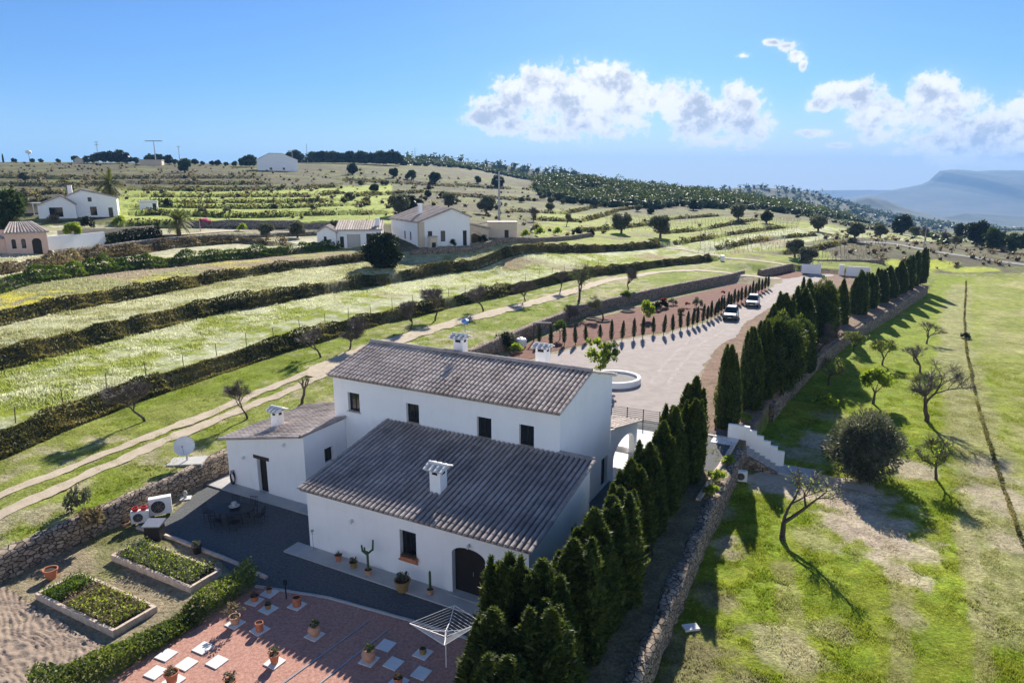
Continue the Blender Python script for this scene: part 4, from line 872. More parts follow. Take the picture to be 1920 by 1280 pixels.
def ht(px_b, py_t, P):
    """height that reaches picture row py_t above a ground point"""
    r = ray(px_b, py_t); return CAM_H + r[2] / r[1] * P[1] - P[2]

def rand_px(n, poly, seed, Y0=60):
    rg = np.random.default_rng(seed); poly = np.array(poly, float); out = []
    while len(out) < n:
        q = rg.uniform(poly.min(0), poly.max(0), (n, 2)); q = q[inside(q[:, 0], q[:, 1], poly)]
        for p in q[:n - len(out)]: out.append(p)
    return np.array(out)
# tall cypresses: the near row beside the farmhouse
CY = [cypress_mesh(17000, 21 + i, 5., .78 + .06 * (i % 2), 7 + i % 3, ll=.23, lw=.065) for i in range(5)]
CT = trunk_mesh(.9, .13, 5, 0)
near_row = [(u + (-.15 if v > 4 else .4), v, h * (1.05 if v > 4 else 1.12), w * (1.12 if v > 4 else 1.3)) for u, v, h, w in [(14.9, 19.6, 6.0, 1.3), (15.4, 17.4, 5.2, 1.15), (15.0, 14.9, 5.2, 1.3), (15.0, 12.4, 5.15, 1.3), (15.1, 9.9, 4.8, 1.35), (14.9, 7.5, 4.7, 1.4), (15.1, 5.2, 4.3, 1.3), (14.9, 3.0, 4.5, 1.45), (14.9, .9, 4.75, 1.4), (14.8, -1.2, 4.5, 1.45), (14.6, -3.2, 4.7, 1.4), (13.3, -3.6, 4.6, 1.25), (15.6, -4.9, 4.1, 1.4), (13.7, -5.7, 4.1, 1.35), (15.0, -7.2, 3.6, 1.3)]]
for i, (u, v, h, w) in enumerate(near_row):
    k = ORD[len(near_row) - 1 - i]
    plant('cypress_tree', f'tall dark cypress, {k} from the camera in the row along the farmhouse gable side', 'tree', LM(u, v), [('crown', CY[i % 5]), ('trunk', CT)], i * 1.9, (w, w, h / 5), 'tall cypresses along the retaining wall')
# the far row beside the driveway
far_row = [(1362,800,648,1.3),(1403,764,615,1.5),(1425,742,600,1.7),(1503,694,600,1.8),(1440,690,572,1.5),(1462,672,549,1.9),(1494,664,540,2.2),(1512,650,524,1.6),(1546,630,528,2.1),(1576,606,523,1.35),(1608,588,508,1.7),(1630,576,512,1.7),(1650,566,505,1.8),(1667,557,498,1.8),(1684,549,488,1.8),(1698,542,479,1.7),(1712,535,471,1.6),(1725,530,465,1.5)]
for i, (px, py, pt, w) in enumerate(far_row):
    P = gz(px, py); h = ht(px, pt, P)
    plant('cypress_tree', f'dark mature cypress, {ORD[i]} along the drive from the stairs towards the gate', 'tree', (P[0], P[1], 0), [('crown', CY[(i * 3 + 1) % 5]), ('trunk', CT)], i * 2.3, (w, w, h / 5), 'tall cypresses between drive and field')
BUS = crown_mesh(13000, 119, 2.35, 3.1, 60, .3, .1, 'cyp', .7, cz=2.95, full=True)
for px, py, pt, w, lab in [(1455, 734, 583, 1.0, 'broad bushy conifer bulging out of the far cypress row near the white stairs'), (1487, 705, 590, .8, 'second bushy conifer merging with the broad one in the far cypress row'), (1533, 645, 519, .82, 'dense dark rounded conifer in the middle of the far cypress row')]:
    P = gz(px, py); h = ht(px, pt, P); plant('conifer', lab, 'tree', (P[0], P[1], 0), [('crown', BUS), ('trunk', CT)], px, (w, w, h / 6.1))
# young cypresses edging the driveway
CS = [cypress_mesh(900, 41 + i, 2.4, .27, 0, 'cyp_small', .14, .05, base=.35) for i in range(3)]; CST = trunk_mesh(.5, .04, 8, 0)
small = [(1011,645),(1033,650),(1058,648),(1079,647),(1099,642),(1125,638),(1146,642),(1166,639),(1188,637),(1205,634),(1225,627),(1244,628),(1261,624),(1276,619),(1289,617),(1298,613),(1307,610),(1317,607),(1326,602),(1333,599),(1340,595),(1346,591),(1352,587),(1358,584),(1364,580),(1370,577),(1376,573),(1383,570),(1390,567),(1397,564),(1404,560),(1410,556),(1416,553),(1422,550),(1428,547),(1434,544),(1440,541)]
sh = [1, 1.05, 1.1, .95, .85, .8, 1.15, 1.05, 1.1, 1.15, .95, 1.1, 1, 1.05, 1, 1.05, 1.05]
for i, (px, py) in enumerate(small):
    P = gz(px, py); s = sh[i] if i < len(sh) else 1 + .12 * math.sin(i * 2.7)
    plant('young_cypress', f'slim young cypress, {ORD[i]} from the farmhouse end of the driveway row', 'tree', (P[0], P[1], 0), [('crown', CS[i % 3]), ('trunk', CST)], i * 1.3, (1.05, 1.05, s), 'young cypresses edging the driveway')

# bare almond trees on the track strip
BT = [bare_tree(60 + i, 3., .8 + .1 * (i % 3), .8, .09, 4, .02, 1.6) for i in range(4)]
BD = bare_tree(71, 3.2, .95, 1.1, .09, 4, .0, 3.0); BL = bare_tree(73, 3., .8, .9, .12, 4, .05, 1.2, leaf=700, leafmat_='green')
POL = bare_tree(77, 2.6, .35, 1.5, .15, 2, .05, 1.0)
alm = [(272,790,706,'D','small bare almond with a dense round twiggy crown on the grass strip'), (463,785,705,'0','open forked bare almond standing beside the track left of the annex chimney'), (566,756,700,'P','pollarded almond trunk with a tuft of twigs just left of the farmhouse roof'),
       (602,670,607,'1','spreading bare almond beside the hedge above the farmhouse ridge, lower of a pair'), (656,655,592,'2','spreading bare almond beside the hedge above the farmhouse ridge, upper of a pair'), (770,618,560,'3','thin bare almond between the track and hedge, left of the dense brown one'),
       (816,602,540,'D','dense brown twiggy almond against the hedge behind the farmhouse'), (907,584,528,'1','bare almond with grey crown left of the bend of the pale track'), (985,566,520,'2','bare almond near the upper track, left of the slim leafy one'),
       (1051,548,505,'0','small grey almond on the grass between hedge and track'), (1084,566,495,'L','taller almond with a few leaves beside the track below the hedge'), (1178,543,500,'3','lone bare almond at the right end of the grass strip')]
for px, py, pt, k, lab in alm:
    P = G(px, py); h = ht(px, pt, P); m = {'D': BD, 'L': BL, 'P': POL}.get(k) or BT[int(k)]; hh = {'D': 3.2, 'P': 2.6}.get(k, 3.)
    plant('almond_tree', lab, 'tree', tuple(P), [('trunk', m[0]), ('crown', m[1])], px * .7, h / hh, 'almond trees along the track')
# trees of the lower field
OLD = bare_tree(91, 3.4, .8, 1.0, .13, 5, -.05, .45, .4, (2, 3)); OLD2 = bare_tree(95, 3.0, .9, .8, .11, 4, -.05, .9, .35, (2, 3)); YF = bare_tree(97, 3.2, .75, .7, .11, 4, .0, .6, .6, (2, 2), leaf=300, leafmat_='lime', leafsize=.1); SPT = bare_tree(99, 3., .7, 1., .1, 4, .1, 1., .5, leaf=500, leafmat_='lime', leafsize=.14); SP2 = bare_tree(103, 3., .75, .8, .1, 4, .0, .8, .5, leaf=1300, leafmat_='lime', leafsize=.17)
RND = crown_mesh(3200, 104, 1.15, 1.1, 24, .2, .11, 'lime', .3, cz=1.9); RT = trunk_mesh(1., .1, 9)
BIGO = crown_mesh(17000, 105, 2.3, 2.15, 52, .2, .06, 'olive', .6, cz=1.9, full=True); 
def fieldtree(px, py, pt, m, lab, hh=3., rz=None, grp='fruit trees in the lower field'):
    P = G(px, py); h = ht(px, pt, P); return plant('fruit_tree', lab, 'tree', tuple(P), [('trunk', m[0]), ('crown', m[1])], px * .37 if rz is None else rz, h / hh, grp)
fieldtree(1468, 1014, 885, YF, 'young forked tree with sparse yellow leaves nearest the stone wall in the field', 3.2, .3)
fieldtree(1755, 898, 810, SPT, 'leaning sparse fruit tree right of the big grey olive bush')
fieldtree(1738, 790, 668, OLD, 'gnarled old bare almond with wide crooked limbs in the field', 3.4, 1.2)
fieldtree(1726, 700, 640, OLD2, 'bare almond with arched crown just behind the gnarled one', 3.0)
fieldtree(1737, 645, 598, OLD2, 'small bare almond farthest up the field', 3.0, 2.4)
fieldtree(1655, 685, 632, SP2, 'leafy fruit tree with a leaning trunk beside the cypress shadow')
fieldtree(1600, 660, 618, SP2, 'small yellow green tree at the edge of the far cypress shadows')
fieldtree(1553, 722, 662, SPT, 'thin young leafy tree standing in the cypress shadow')
fieldtree(1535, 660, 600, BT[1], 'bare grey tree half hidden against the far stone wall')
P = G(1637, 757); plant('fruit_tree', 'round bright green leafy tree in the lower field', 'tree', tuple(P), [('trunk', RT), ('crown', RND)], .4, ht(1637, 688, P) / 3.05, 'fruit trees in the lower field')
P = G(1620, 893); plant('olive_bush', 'large round grey green olive bush in the lower field', 'olive tree', tuple(P), [('trunk', trunk_mesh(.8, .25, 15)), ('crown', BIGO)], 0, ht(1620, 774, P) / 4.1)
SB = crown_mesh(900, 110, .8, .6, 12, .17, .08, 'lime', .4, cz=.45); SBG = crown_mesh(700, 111, .8, .6, 12, .17, .07, 'olive', .4, cz=.45); SBD = crown_mesh(900, 112, .8, .6, 12, .17, .08, 'darkleaf', .6, cz=.45)
SBY = crown_mesh(700, 113, .7, .5, 10, .16, .08, 'dry', .3, cz=.35)
def shrub(px, py, s, m, lab, name='shrub', grp=None, z=None, sz=1.):
    P = G(px, py) if z is None else gz(px, py, z); o = obj(name, m); o.location = P; o.scale = (s, s, s * sz); o.rotation_euler[2] = px * 1.1; return tag(o, lab, 'shrub', grp)
shrub(1545, 768, 1.5, SB, 'low yellow green bush at the edge of the cypress shadow'); shrub(1810, 634, .8, SBD, 'small dark bush growing on the ditch line in the field')
shrub(1590, 800, .0001 + .5, SBY, 'small dry tuft beside the olive bush'); shrub(1610, 640, .8, SB, 'light green weed clump under the far stone wall')
shrub(150, 960, .9, SBG, 'grey green bush on top of the garden stone wall', sz=1.6, z=1.3); shrub(172, 985, 1.0, SBY, 'dry bush spilling over the garden stone wall', z=.9, sz=1.3)
shrub(1346, 905, .8, SB, 'grassy green tuft on the bank above the stone wall', z=0); shrub(1335, 930, .7, SB, 'second green tuft lower on the bank above the stone wall', z=0); shrub(1365, 870, .6, SB, 'green weeds beside the gravel corner above the wall', z=0)
for i, (px, py) in enumerate([(1622, 570), (1650, 552), (1672, 540), (1560, 612)]): shrub(px, py, .7, SBY, 'pale dry bush on the bank below the far cypresses', grp='dry bushes on the cypress bank', z=0)
shrub(1395, 790, .7, SB, 'yellow green bush beside the head of the white stairs', z=0)
# shrubs of the red earth bed
CR = crown_mesh(1500, 120, .9, .8, 16, .17, .09, 'green', .4, cz=1.6); CRT = trunk_mesh(.9, .06, 12); FRD = crown_mesh(320, 121, .45, .35, 10, .16, .08, 'flower_red', .4, cz=.9); AGV = MB()
for k in range(26): w = k * 2.4; e = .25 + (k % 5) * .22; AGV.ct = (k % 4) / 4; AGV.tube((0, 0, .05), (math.cos(w) * .75 * math.cos(e), math.sin(w) * .75 * math.cos(e), .1 + .8 * math.sin(e)), .06, .005, 4)
AGo = AGV.build('agave', M['olive']); AGM = AGo.data; bpy.data.objects.remove(AGo)
shrub(1212, 600, 1.3, SB, 'yellow green shrub between young cypresses in the red bed', sz=2.); shrub(1229, 582, 1.1, SBD, 'dark spiky shrub left of the red plant in the red bed', sz=1.2)
P = gz(1243, 577); plant('red_shrub', 'shrub with bright red top in the middle of the red bed', 'shrub', (P[0], P[1], 0), [('foliage', SBD), ('red_top', FRD)], 0, 1.25)
shrub(1261, 572, 1.0, SBG, 'grey shrub right of the red topped plant', z=0); shrub(1307, 577, 1.1, SBG, 'grey spiky shrub near the drive in the red bed', z=0, sz=1.4)
o = shrub(1289, 577, 1., FRD, 'small red leaved shrub near the young cypresses', z=0); o.location.z = -.35
shrub(1277, 588, .9, SBY, 'dry brown shrub behind the young cypresses', z=0, sz=1.4); o = shrub(1355, 553, .9, FRD, 'small orange red plant at the far end of the red bed', z=0); o.location.z = -.4
shrub(1270, 548, .9, SBY, 'pale shrub against the stone wall of the red bed', z=0)
P = gz(1172, 572); plant('garden_tree', 'rounded green tree against the stone wall of the red bed', 'tree', (P[0], P[1], 0), [('trunk', CRT), ('crown', CR)], 0, .95)
P = gz(1131, 600); plant('garden_tree', 'small open tree standing in a round basin of the red bed', 'tree', (P[0], P[1], 0), [('trunk', BL[0]), ('crown', BL[1])], 0, 1.15)
P = gz(1066, 604); plant('garden_tree', 'bare twiggy shrub against the stone wall near the tank', 'tree', (P[0], P[1], 0), [('trunk', BT[2][0]), ('crown', BT[2][1])], 1, .85)
P = gz(1050, 636); plant('garden_tree', 'bushy light green tree between the first young cypresses', 'tree', (P[0], P[1], 0), [('trunk', CRT), ('crown', CR)], 2, 1.0)
shrub(948, 655, 1.6, SBD, 'dark green bush at the end of the stone wall behind the farmhouse', z=0, sz=1.3); shrub(968, 660, 1.0, SB, 'fresh green weeds beside the dark bush behind the farmhouse', z=0)
for i, (px, py) in enumerate([(1177, 585), (1113, 599), (1131, 603)]):
    P = gz(px, py); b = MB(); b.lathe([(1.15, 0), (.95, .16), (.75, .1), (.6, .03), (0, .03)], 16); o = b.build('planting_basin', M['soil']); o.location = (P[0], P[1], .03); tag(o, ['empty round earth basin near the stone wall', 'round earth basin left of the small open tree', 'earth basin around the small open tree trunk'][i], 'planting basin')
# ---- hedgerows on the terrace banks
def hedge_mesh(P, per_m, seed, w0=-.6, w1=1.2, h=.9, ll=.3, lw=.14, mat_='hedge', core=True, gap=.35, hf=None, gapsc=6., clip=False):
    rg = np.random.default_rng(seed); seg = np.hypot(*np.diff(P, axis=0).T); s = np.concatenate([[0], np.cumsum(seg)]); n = int(s[-1] * per_m)
    t = rg.random(n) * s[-1]; den = fbm(t, t * 0 + seed, gapsc, 3); keep = den > gap * rg.uniform(.6, 1.1, n); t = t[keep]; den = den[keep]; n = len(t)
    x = np.interp(t, s, P[:, 0]); y = np.interp(t, s, P[:, 1]); i = np.clip(np.searchsorted(s, t) - 1, 0, len(seg) - 1); dx = np.diff(P[:, 0])[i] / seg[i]; dy = np.diff(P[:, 1])[i] / seg[i]
    o = rg.uniform(w0, w1, n); big = np.clip(fbm(t + 300, t * 0 + seed, 2.6, 2) - .28, 0, 1) * 3.4; hz = h * (.2 + big) * np.sqrt(rg.random(n)) * (1 - .5 * np.abs((o - (w0 + w1) / 2) / (w1 - w0)))
    hz *= .55 + .9 * fbm(t + 100, o, 1.4, 2)
    if clip: hz = h * rg.random(n) ** .7
    X = x - dy * o; Y = y + dx * o; Z = (hf or H)(X, Y) + hz; Pn = np.stack([X, Y, Z], -1); D = rg.normal(size=(n, 3)) + np.array([0, 0, .5]); k = rg.uniform(.5, 1.4, n)
    v, f = leafquads(Pn, D, ll * k, lw * k, rg); tint = np.clip(rg.beta(1.4, 2.2, n) + (fbm(t, o * 0 + 50, 2.2, 2) - .5) * 1.6, 0, 1)
    parts = [(v, f, tint)]
    if core:
        m = int(s[-1] / 1.1); tt = np.linspace(0, s[-1], m)
        for q in tt:
            if fbm(np.array(q), np.array(0. + seed), gapsc, 3) < gap: continue
            xx, yy = np.interp(q, s, P[:, 0]), np.interp(q, s, P[:, 1]); j = min(max(np.searchsorted(s, q) - 1, 0), len(seg) - 1); c = (w0 + w1) / 2 + rg.normal(0, .12); ex, ey = xx - (P[j + 1, 1] - P[j, 1]) / seg[j] * c, yy + (P[j + 1, 0] - P[j, 0]) / seg[j] * c
            parts.append(lump((ex, ey, (Hp(ex, ey) if hf is None else float(hf(np.array([ex]), np.array([ey]))[0])) + h * .05), (.6 * rg.uniform(.8, 1.2), .6 * rg.uniform(.8, 1.2), h * .3 * rg.uniform(.7, 1.3)), rg, 7, 4, .12))
    v, f, t = join(parts); return mesh_np('hedge', v, f, M[mat_], fattr=t)
def dens(P, step=2.):
    seg = np.hypot(*np.diff(P, axis=0).T); s = np.concatenate([[0], np.cumsum(seg)]); t = np.linspace(0, s[-1], max(3, int(s[-1] / step)))
    return np.stack([np.interp(t, s, P[:, 0]), np.interp(t, s, P[:, 1])], -1)
HD = [(0, 420, -.35, .85, .42, .22, 'dark bramble hedge along the fenced bank nearest the farmhouse', 'hedge', .36), (1, 320, -.35, .9, .45, .26, 'long dark hedge on the second terrace bank above the track', 'hedge', .36),
      (2, 220, -.3, .8, .38, .28, 'scrubby hedge on the third terrace bank left of the dark round bush', 'hedge', .34), (3, 200, -.3, 1.2, .7, .34, 'low green hedge dividing the yellow flowered terrace from the pale one', 'green', .38),
      (4, 180, -.3, 1.2, .7, .34, 'brown bramble strip below the long roadside stone wall', 'dry', .36)]
for i, pm, a, b, h, ll, lab, mt, gp in HD:
    P = EDGES[i][0]; P = P[(np.abs(P[:, 0] / P[:, 1]) < 1.15)]; tag(obj('hedge', hedge_mesh(dens(P), pm, 200 + i, a, b, h, ll, ll * .5, mt, gap=gp, core=False)), lab, 'hedge')
for i in range(6, len(EDGES)):
    P = EDGES[i][0]; far_ = P[:, 1].mean(); v_ = i >= 20
    o = obj('bank_scrub', hedge_mesh(dens(P, 5), 46 if not v_ else 44, 230 + i, -.5, .8, .42 if not v_ else .5, .5 if not v_ else .4, .3, 'hedge', core=False, gap=.42))
    tag(o, 'dark scrub lining a terrace bank on the hillside behind the white house' if not v_ else 'scrub and stones along a vineyard terrace edge on the hill', 'hedge', 'scrub strips on the hillside terraces' if not v_ else 'scrub strips between the vineyards')
# clipped garden hedge between vegetable beds and red patio
gp_ = np.array([LM(.1, -3.7)[:2], LM(0, -6)[:2], LM(.0, -8.5)[:2], LM(-.1, -11)[:2], LM(-.4, -13)[:2]])
tag(obj('garden_hedge', hedge_mesh(dens(gp_, .6), 820, 300, -.6, .6, 1.0, .16, .075, 'gardenleaf', core=False, gap=.24, hf=lambda x, y: np.zeros(np.shape(x)), gapsc=.9)), 'loose bright green hedge between the vegetable beds and red patio', 'hedge')
# fence along the first bank
P0 = EDGES[0][0]; PF = dens(P0, 3.6); fe = empty('wire_fence', tuple(G(300, 700))); tag(fe, 'thin post and wire fence along the bramble hedge above the track', 'fence')
pb = MB(); pb.tube((0, 0, -.2), (0, 0, 1.25), .035, .03, 5); pm_ = pb.build('post', M['wood'], fe); first = True; wires = MB(); pr = None
for i in range(len(PF) - 1):
    d = PF[i + 1] - PF[i]; d /= np.hypot(*d); q = PF[i] + np.array([-d[1], d[0]]) * 1.35
    if abs(q[0] / q[1]) > .8 or q[1] > 130: continue
    z = Hp(*q); w = Vector((q[0], q[1], z)) - fe.location
    o = pm_ if first else link(pm_.copy(), fe); first = False; o.location = w; o.rotation_euler = (random.gauss(0, .05), random.gauss(0, .05), 0); o.scale = (1, 1, random.uniform(.9, 1.15))
    if pr is not None:
        for k in (.5, .8, 1.1): wires.tube(pr + Vector((0, 0, k)), w + Vector((0, 0, k)), .006, n=3, cap=False)
    pr = w
wires.build('wire', M['grey_metal'], fe)
# big dark bush and named trees of the middle distance
OT = [crown_mesh(3000, 130 + i, 1.5, 1.25, 26, .3, .13, 'olive', .55, cz=1.75, full=True) for i in range(3)]; OTT = trunk_mesh(1.1, .16, 14); DT = [crown_mesh(3000, 140 + i, 1.5, 1.4, 26, .32, .15, 'darkleaf', .6, cz=1.55, full=True) for i in range(2)]
PT = [crown_mesh(1800, 150 + i, 1.5, 1.35, 20, .42, .2, 'pine', .6, cz=1.6, full=True) for i in range(3)]; BRN = bare_tree(160, 3., .9, .7, .12, 4, 0, 2.5)
P = G(722, 500); plant('evergreen_bush', 'huge dark round evergreen bush beside the white house drive', 'tree', tuple(P), [('trunk', OTT), ('crown', crown_mesh(8000, 141, 2.0, 1.75, 38, .3, .14, 'darkleaf', .7, cz=1.55, full=True))], 0, ht(722, 434, P) / 3.3)
mid = [  # base x, base y, top y, kind, label
 (1165,437,398,'O','round grey olive on the vineyard slope, left of the larger one'), (1238,446,402,'O','large round olive above the hedge end on the vineyard slope'), (1300,394,374,'D','dark flat topped tree near the top of the vineyard terraces'), (1384,413,380,'O','olive on the vineyard edge, left of a similar darker one'),
 (1437,419,394,'D','dark olive on the vineyard edge right of a similar grey one'), (1534,434,402,'O','olive standing at the right end of the upper vineyard'), (1602,449,416,'O','olive beside the country road above the vineyard'), (1490,482,447,'O','grey olive below the vineyard, behind the one at the gate'), (1511,500,462,'O','neat round olive growing at the white gate wall'),
 (912,402,366,'O','round olive behind the white house, left of the mast'), (841,390,360,'O','olive directly above the roof of the middle white house'), (748,404,362,'O','broad olive above the garage roof'), (772,402,366,'D','dark tree merging with the broad olive above the garage'), (1000,416,386,'B','thin bare tree right of the tall mast'),
 (1062,424,398,'B','brown bare thicket tree right of the stone outhouse'), (1690,440,402,'D','dark tree on the ridge where the valley opens'), (1830,462,412,'D','largest dark evergreen right of the country road'), (1802,448,418,'D','dark evergreen left of the largest one by the road'), (1862,470,428,'P','bushy pale green pine at the right edge'), (1900,474,436,'P','rounded pine nearest the right edge of the road'),
 (1765,458,432,'B','bare brown tree left of the dark evergreens by the road'), (1792,466,440,'B','purple brown bare tree in front of the dark evergreens'), (1736,452,424,'B','bare tree beside the telegraph pole'), (1650,446,420,'O','grey tree beside the bend of the country road'), (1715,446,424,'O','low grey tree between road and valley'), (1592,548,514,'X',''), (1540,845,800,'X',''),
 (500,447,417,'O','grey olive below the stone wall left of the garage, left of two'), (558,446,414,'O','grey olive below the stone wall left of the garage, right of two'), (142,462,416,'G','round green tree in front of the long white wall'), (14,440,356,'P','tall dark pine cut by the left picture edge'), (628,430,412,'O','olive just behind the garage roof'),
 (347,324,297,'P','lone round tree on the hillside below the skyline, above the palm'), (48,342,322,'O','grey tree on the bare hillside at far left'), (661,328,306,'D','dark conical tree on the hillside right of the gabled skyline house'), (738,334,314,'D','dark tree on the brow, left of a clump'), (772,337,318,'P','green tree on the brow between two darker ones'), (816,346,321,'D','broad dark pine on the brow above the white house'), (934,354,328,'D','dark tree behind the top of the tall mast'), (896,344,330,'P','small green tree on the brow left of the mast'), (1588,600,560,'X','')]
for px, py, pt, k, lab in mid:
    if k == 'X': continue
    P = G(px, py, 60); h = ht(px, pt, P); i = px % 3
    if k == 'B': plant('bare_tree', lab, 'tree', tuple(P), [('trunk', BRN[0]), ('crown', BRN[1])], px, h / 3)
    else:
        cm_ = {'O': OT[i], 'D': DT[i % 2], 'P': PT[i], 'G': RND}[k]; plant({'O': 'olive_tree', 'D': 'evergreen_tree', 'P': 'pine_tree', 'G': 'garden_tree'}[k], lab, 'tree', tuple(P), [('trunk', OTT), ('crown', cm_)], px, h / 3.0)
rg = np.random.default_rng(17)
for px, py in rand_px(40, [(570, 340), (700, 330), (900, 345), (1120, 362), (1260, 392), (1230, 404), (1000, 405), (760, 385), (570, 385)], 18):
    P = G(px, py, 60); i = int(px) % 3; s = rg.uniform(.5, 1.15); o = obj('hillside_tree', OT[i] if rg.random() < .55 else DT[i % 2]); o.location = P; o.location.z -= .3 * s; o.scale = (s * 1.1, s * 1.1, s); o.rotation_euler[2] = px; tag(o, 'small dark rounded tree scattered on the terraced hillside', 'tree', 'scattered trees on the terraced hillside')
# trees along the skyline
sky_t = [(7,307,291,'T'),(27,308,298,'P'),(62,309,300,'P'),(78,309,300,'P'),(110,308,301,'P'),(143,306,295,'P'),(163,306,295,'D'),(178,308,292,'P'),(192,309,288,'D'),(204,309,287,'D'),(226,309,286,'D'),(238,309,290,'D'),(256,309,297,'P'),(282,309,292,'P'),(298,309,292,'P'),(316,310,294,'D'),(328,310,300,'P'),(366,309,300,'D'),(380,310,305,'P'),(398,311,303,'D'),(409,311,302,'D'),(424,312,306,'P'),(440,310,304,'P'),(458,308,298,'P'),(470,307,295,'P'),(545,304,288,'D'),(556,304,286,'D'),(586,304,288,'P'),(600,304,287,'D')] + [(622 + 11 * i, 305 + (i % 3), 287 + (i * 7 % 5), 'PD'[i % 2]) for i in range(12)] + [(520, 304, 291, 'P'), (500, 306, 296, 'P')]
for px, py, pt, k in sky_t:
    r = ray(px, py); Y = 420 if px < 500 else 520; P = np.array([r[0] / r[1] * Y, Y, 0]); P[2] = Hp(P[0], P[1]); h = max(2.5, ht(px, pt, P) * 1.25); i = px % 3
    me = {'T': CY[0], 'P': PT[i], 'D': DT[i % 2]}[k]; o = obj('skyline_tree', me); o.location = P; s = h / (5 if k == 'T' else 3.0); o.scale = (s * (1.2 if k != 'T' else .6),) * 2 + (s,); o.rotation_euler[2] = px
    tag(o, 'narrow cypress on the skyline at the far left' if k == 'T' else ('dark bluish tree in the clump on the hill skyline' if px > 600 else 'dark rounded tree standing on the hill skyline'), 'tree', 'trees on the hill skyline' if px <= 600 else 'clump of trees on the hill skyline')
# dense pine wood on the hill and scattered scrub: masses nobody could count
def scatter_mesh(pts, sizes, n_leaf, seed, mat_, flat=.8, ll=.5):
    rg = np.random.default_rng(seed); N = len(pts); k = np.repeat(np.arange(N), n_leaf); e = rg.normal(size=(len(k), 3)); e /= np.linalg.norm(e, axis=1, keepdims=True); e[:, 2] = np.abs(e[:, 2]) * 1.0 - .15
    cl = rg.normal(0, .28, (N, 3, 3)); w = rg.integers(0, 3, len(k)); P = pts[k] + (e * rg.uniform(.55, 1, len(k))[:, None] * .7 + cl[k, w]) * sizes[k][:, None] * np.array([1, 1, flat]); P[:, 2] += sizes[k] * flat * .45
    D = e + rg.normal(0, .6, e.shape); s = sizes[k] * ll * rg.uniform(.6, 1.3, len(k)); v, f = leafquads(P, D, s, s * .6, rg); t = np.clip(rg.random(N)[k] * .6 + rg.random(len(k)) * .4, 0, 1)
    parts = [(v, f, t)] + [lump(pts[i] + np.array([0, 0, sizes[i] * flat * .35]), np.array([.42, .42, .4 * flat]) * sizes[i], rg, 6, 4) for i in range(N)]
    v, f, t = join(parts); return mesh_np('mass', v, f, M[mat_], fattr=t)
def drop(n, region, seed):
    """random ground points in a world region given as (px, distance) corners"""
    q = rand_px(n, region, seed); x = (q[:, 0] - 960) / (F / CP) * q[:, 1]; y = q[:, 1]; return np.stack([x, y, H(x, y)], -1)
rg = np.random.default_rng(5)
fp = drop(1500, [(1005, 330), (1100, 300), (1230, 300), (1400, 310), (1480, 330), (1560, 380), (1640, 560), (1500, 640), (1300, 560), (1150, 520), (1000, 560)], 50); tag(obj('pine_wood', scatter_mesh(fp, rg.uniform(3.0, 5.6, len(fp)), 60, 51, 'pine', .85, .22)), kind='stuff')
fp = drop(700, [(560, 560), (760, 540), (900, 620), (1060, 640), (1060, 860), (560, 860)], 52); tag(obj('ridge_wood', scatter_mesh(fp, rg.uniform(3.5, 6.5, len(fp)), 50, 53, 'pine', .8, .24)), kind='stuff')
fp = drop(240, [(1500, 260), (1640, 240), (1760, 210), (2000, 215), (2000, 800), (1500, 800)], 54); tag(obj('valley_scrub', scatter_mesh(fp, rg.uniform(1.2, 3.6, len(fp)), 50, 55, 'pine', .75, .26)), kind='stuff')
sc_p = drop(520, [(-60, 150), (240, 150), (240, 200), (640, 190), (700, 150), (1000, 190), (1000, 420), (-60, 420)], 56); tag(obj('hillside_scrub', scatter_mesh(sc_p, rg.uniform(.5, 1.6, len(sc_p)) ** 1.2, 26, 57, 'dry', .7, .35)), kind='stuff')
sc_p = drop(90, [(-60, 140), (1000, 150), (1500, 230), (1500, 320), (1000, 430), (-60, 420)], 58); tag(obj('hillside_bushes', scatter_mesh(sc_p, rg.uniform(.7, 2.2, len(sc_p)), 34, 59, 'hedge', .8, .33)), kind='stuff')
sc_p = drop(150, [(1530, 160), (1700, 150), (1960, 160), (1960, 240), (1600, 240)], 60); tag(obj('roadside_scrub', scatter_mesh(sc_p, rg.uniform(.5, 1.6, len(sc_p)), 40, 61, 'dry', .8, .33)), kind='stuff')
# vine rows on the right hand terraces
vb_ = MB()
for (x0, x1, Y0, Y1, st) in [(1320, 1540, 155, 250, 4.), (1540, 1720, 146, 190, 2.6), (1140, 1330, 195, 260, 5.)]:
    for Y in np.arange(Y0, Y1, st):
        for px in np.arange(x0, x1, 11 * 160 / Y):
            x = (px - 960) / (F / CP) * Y + random.gauss(0, .2); y = Y + (px - x0) * .06; z = Hp(x, y); vb_.ct = random.random(); vb_.tube((x, y, z), (x + random.gauss(0, .1), y, z + random.uniform(.4, .9)), .04, .025, 3, cap=False)
            for k in range(1): vb_.tube((x, y, z + .6), (x + random.gauss(0, .5), y + random.gauss(0, .3), z + random.uniform(.7, 1.3)), .02, .01, 3, cap=False)
tag(vb_.build('vine_rows', M['twig']), kind='stuff')
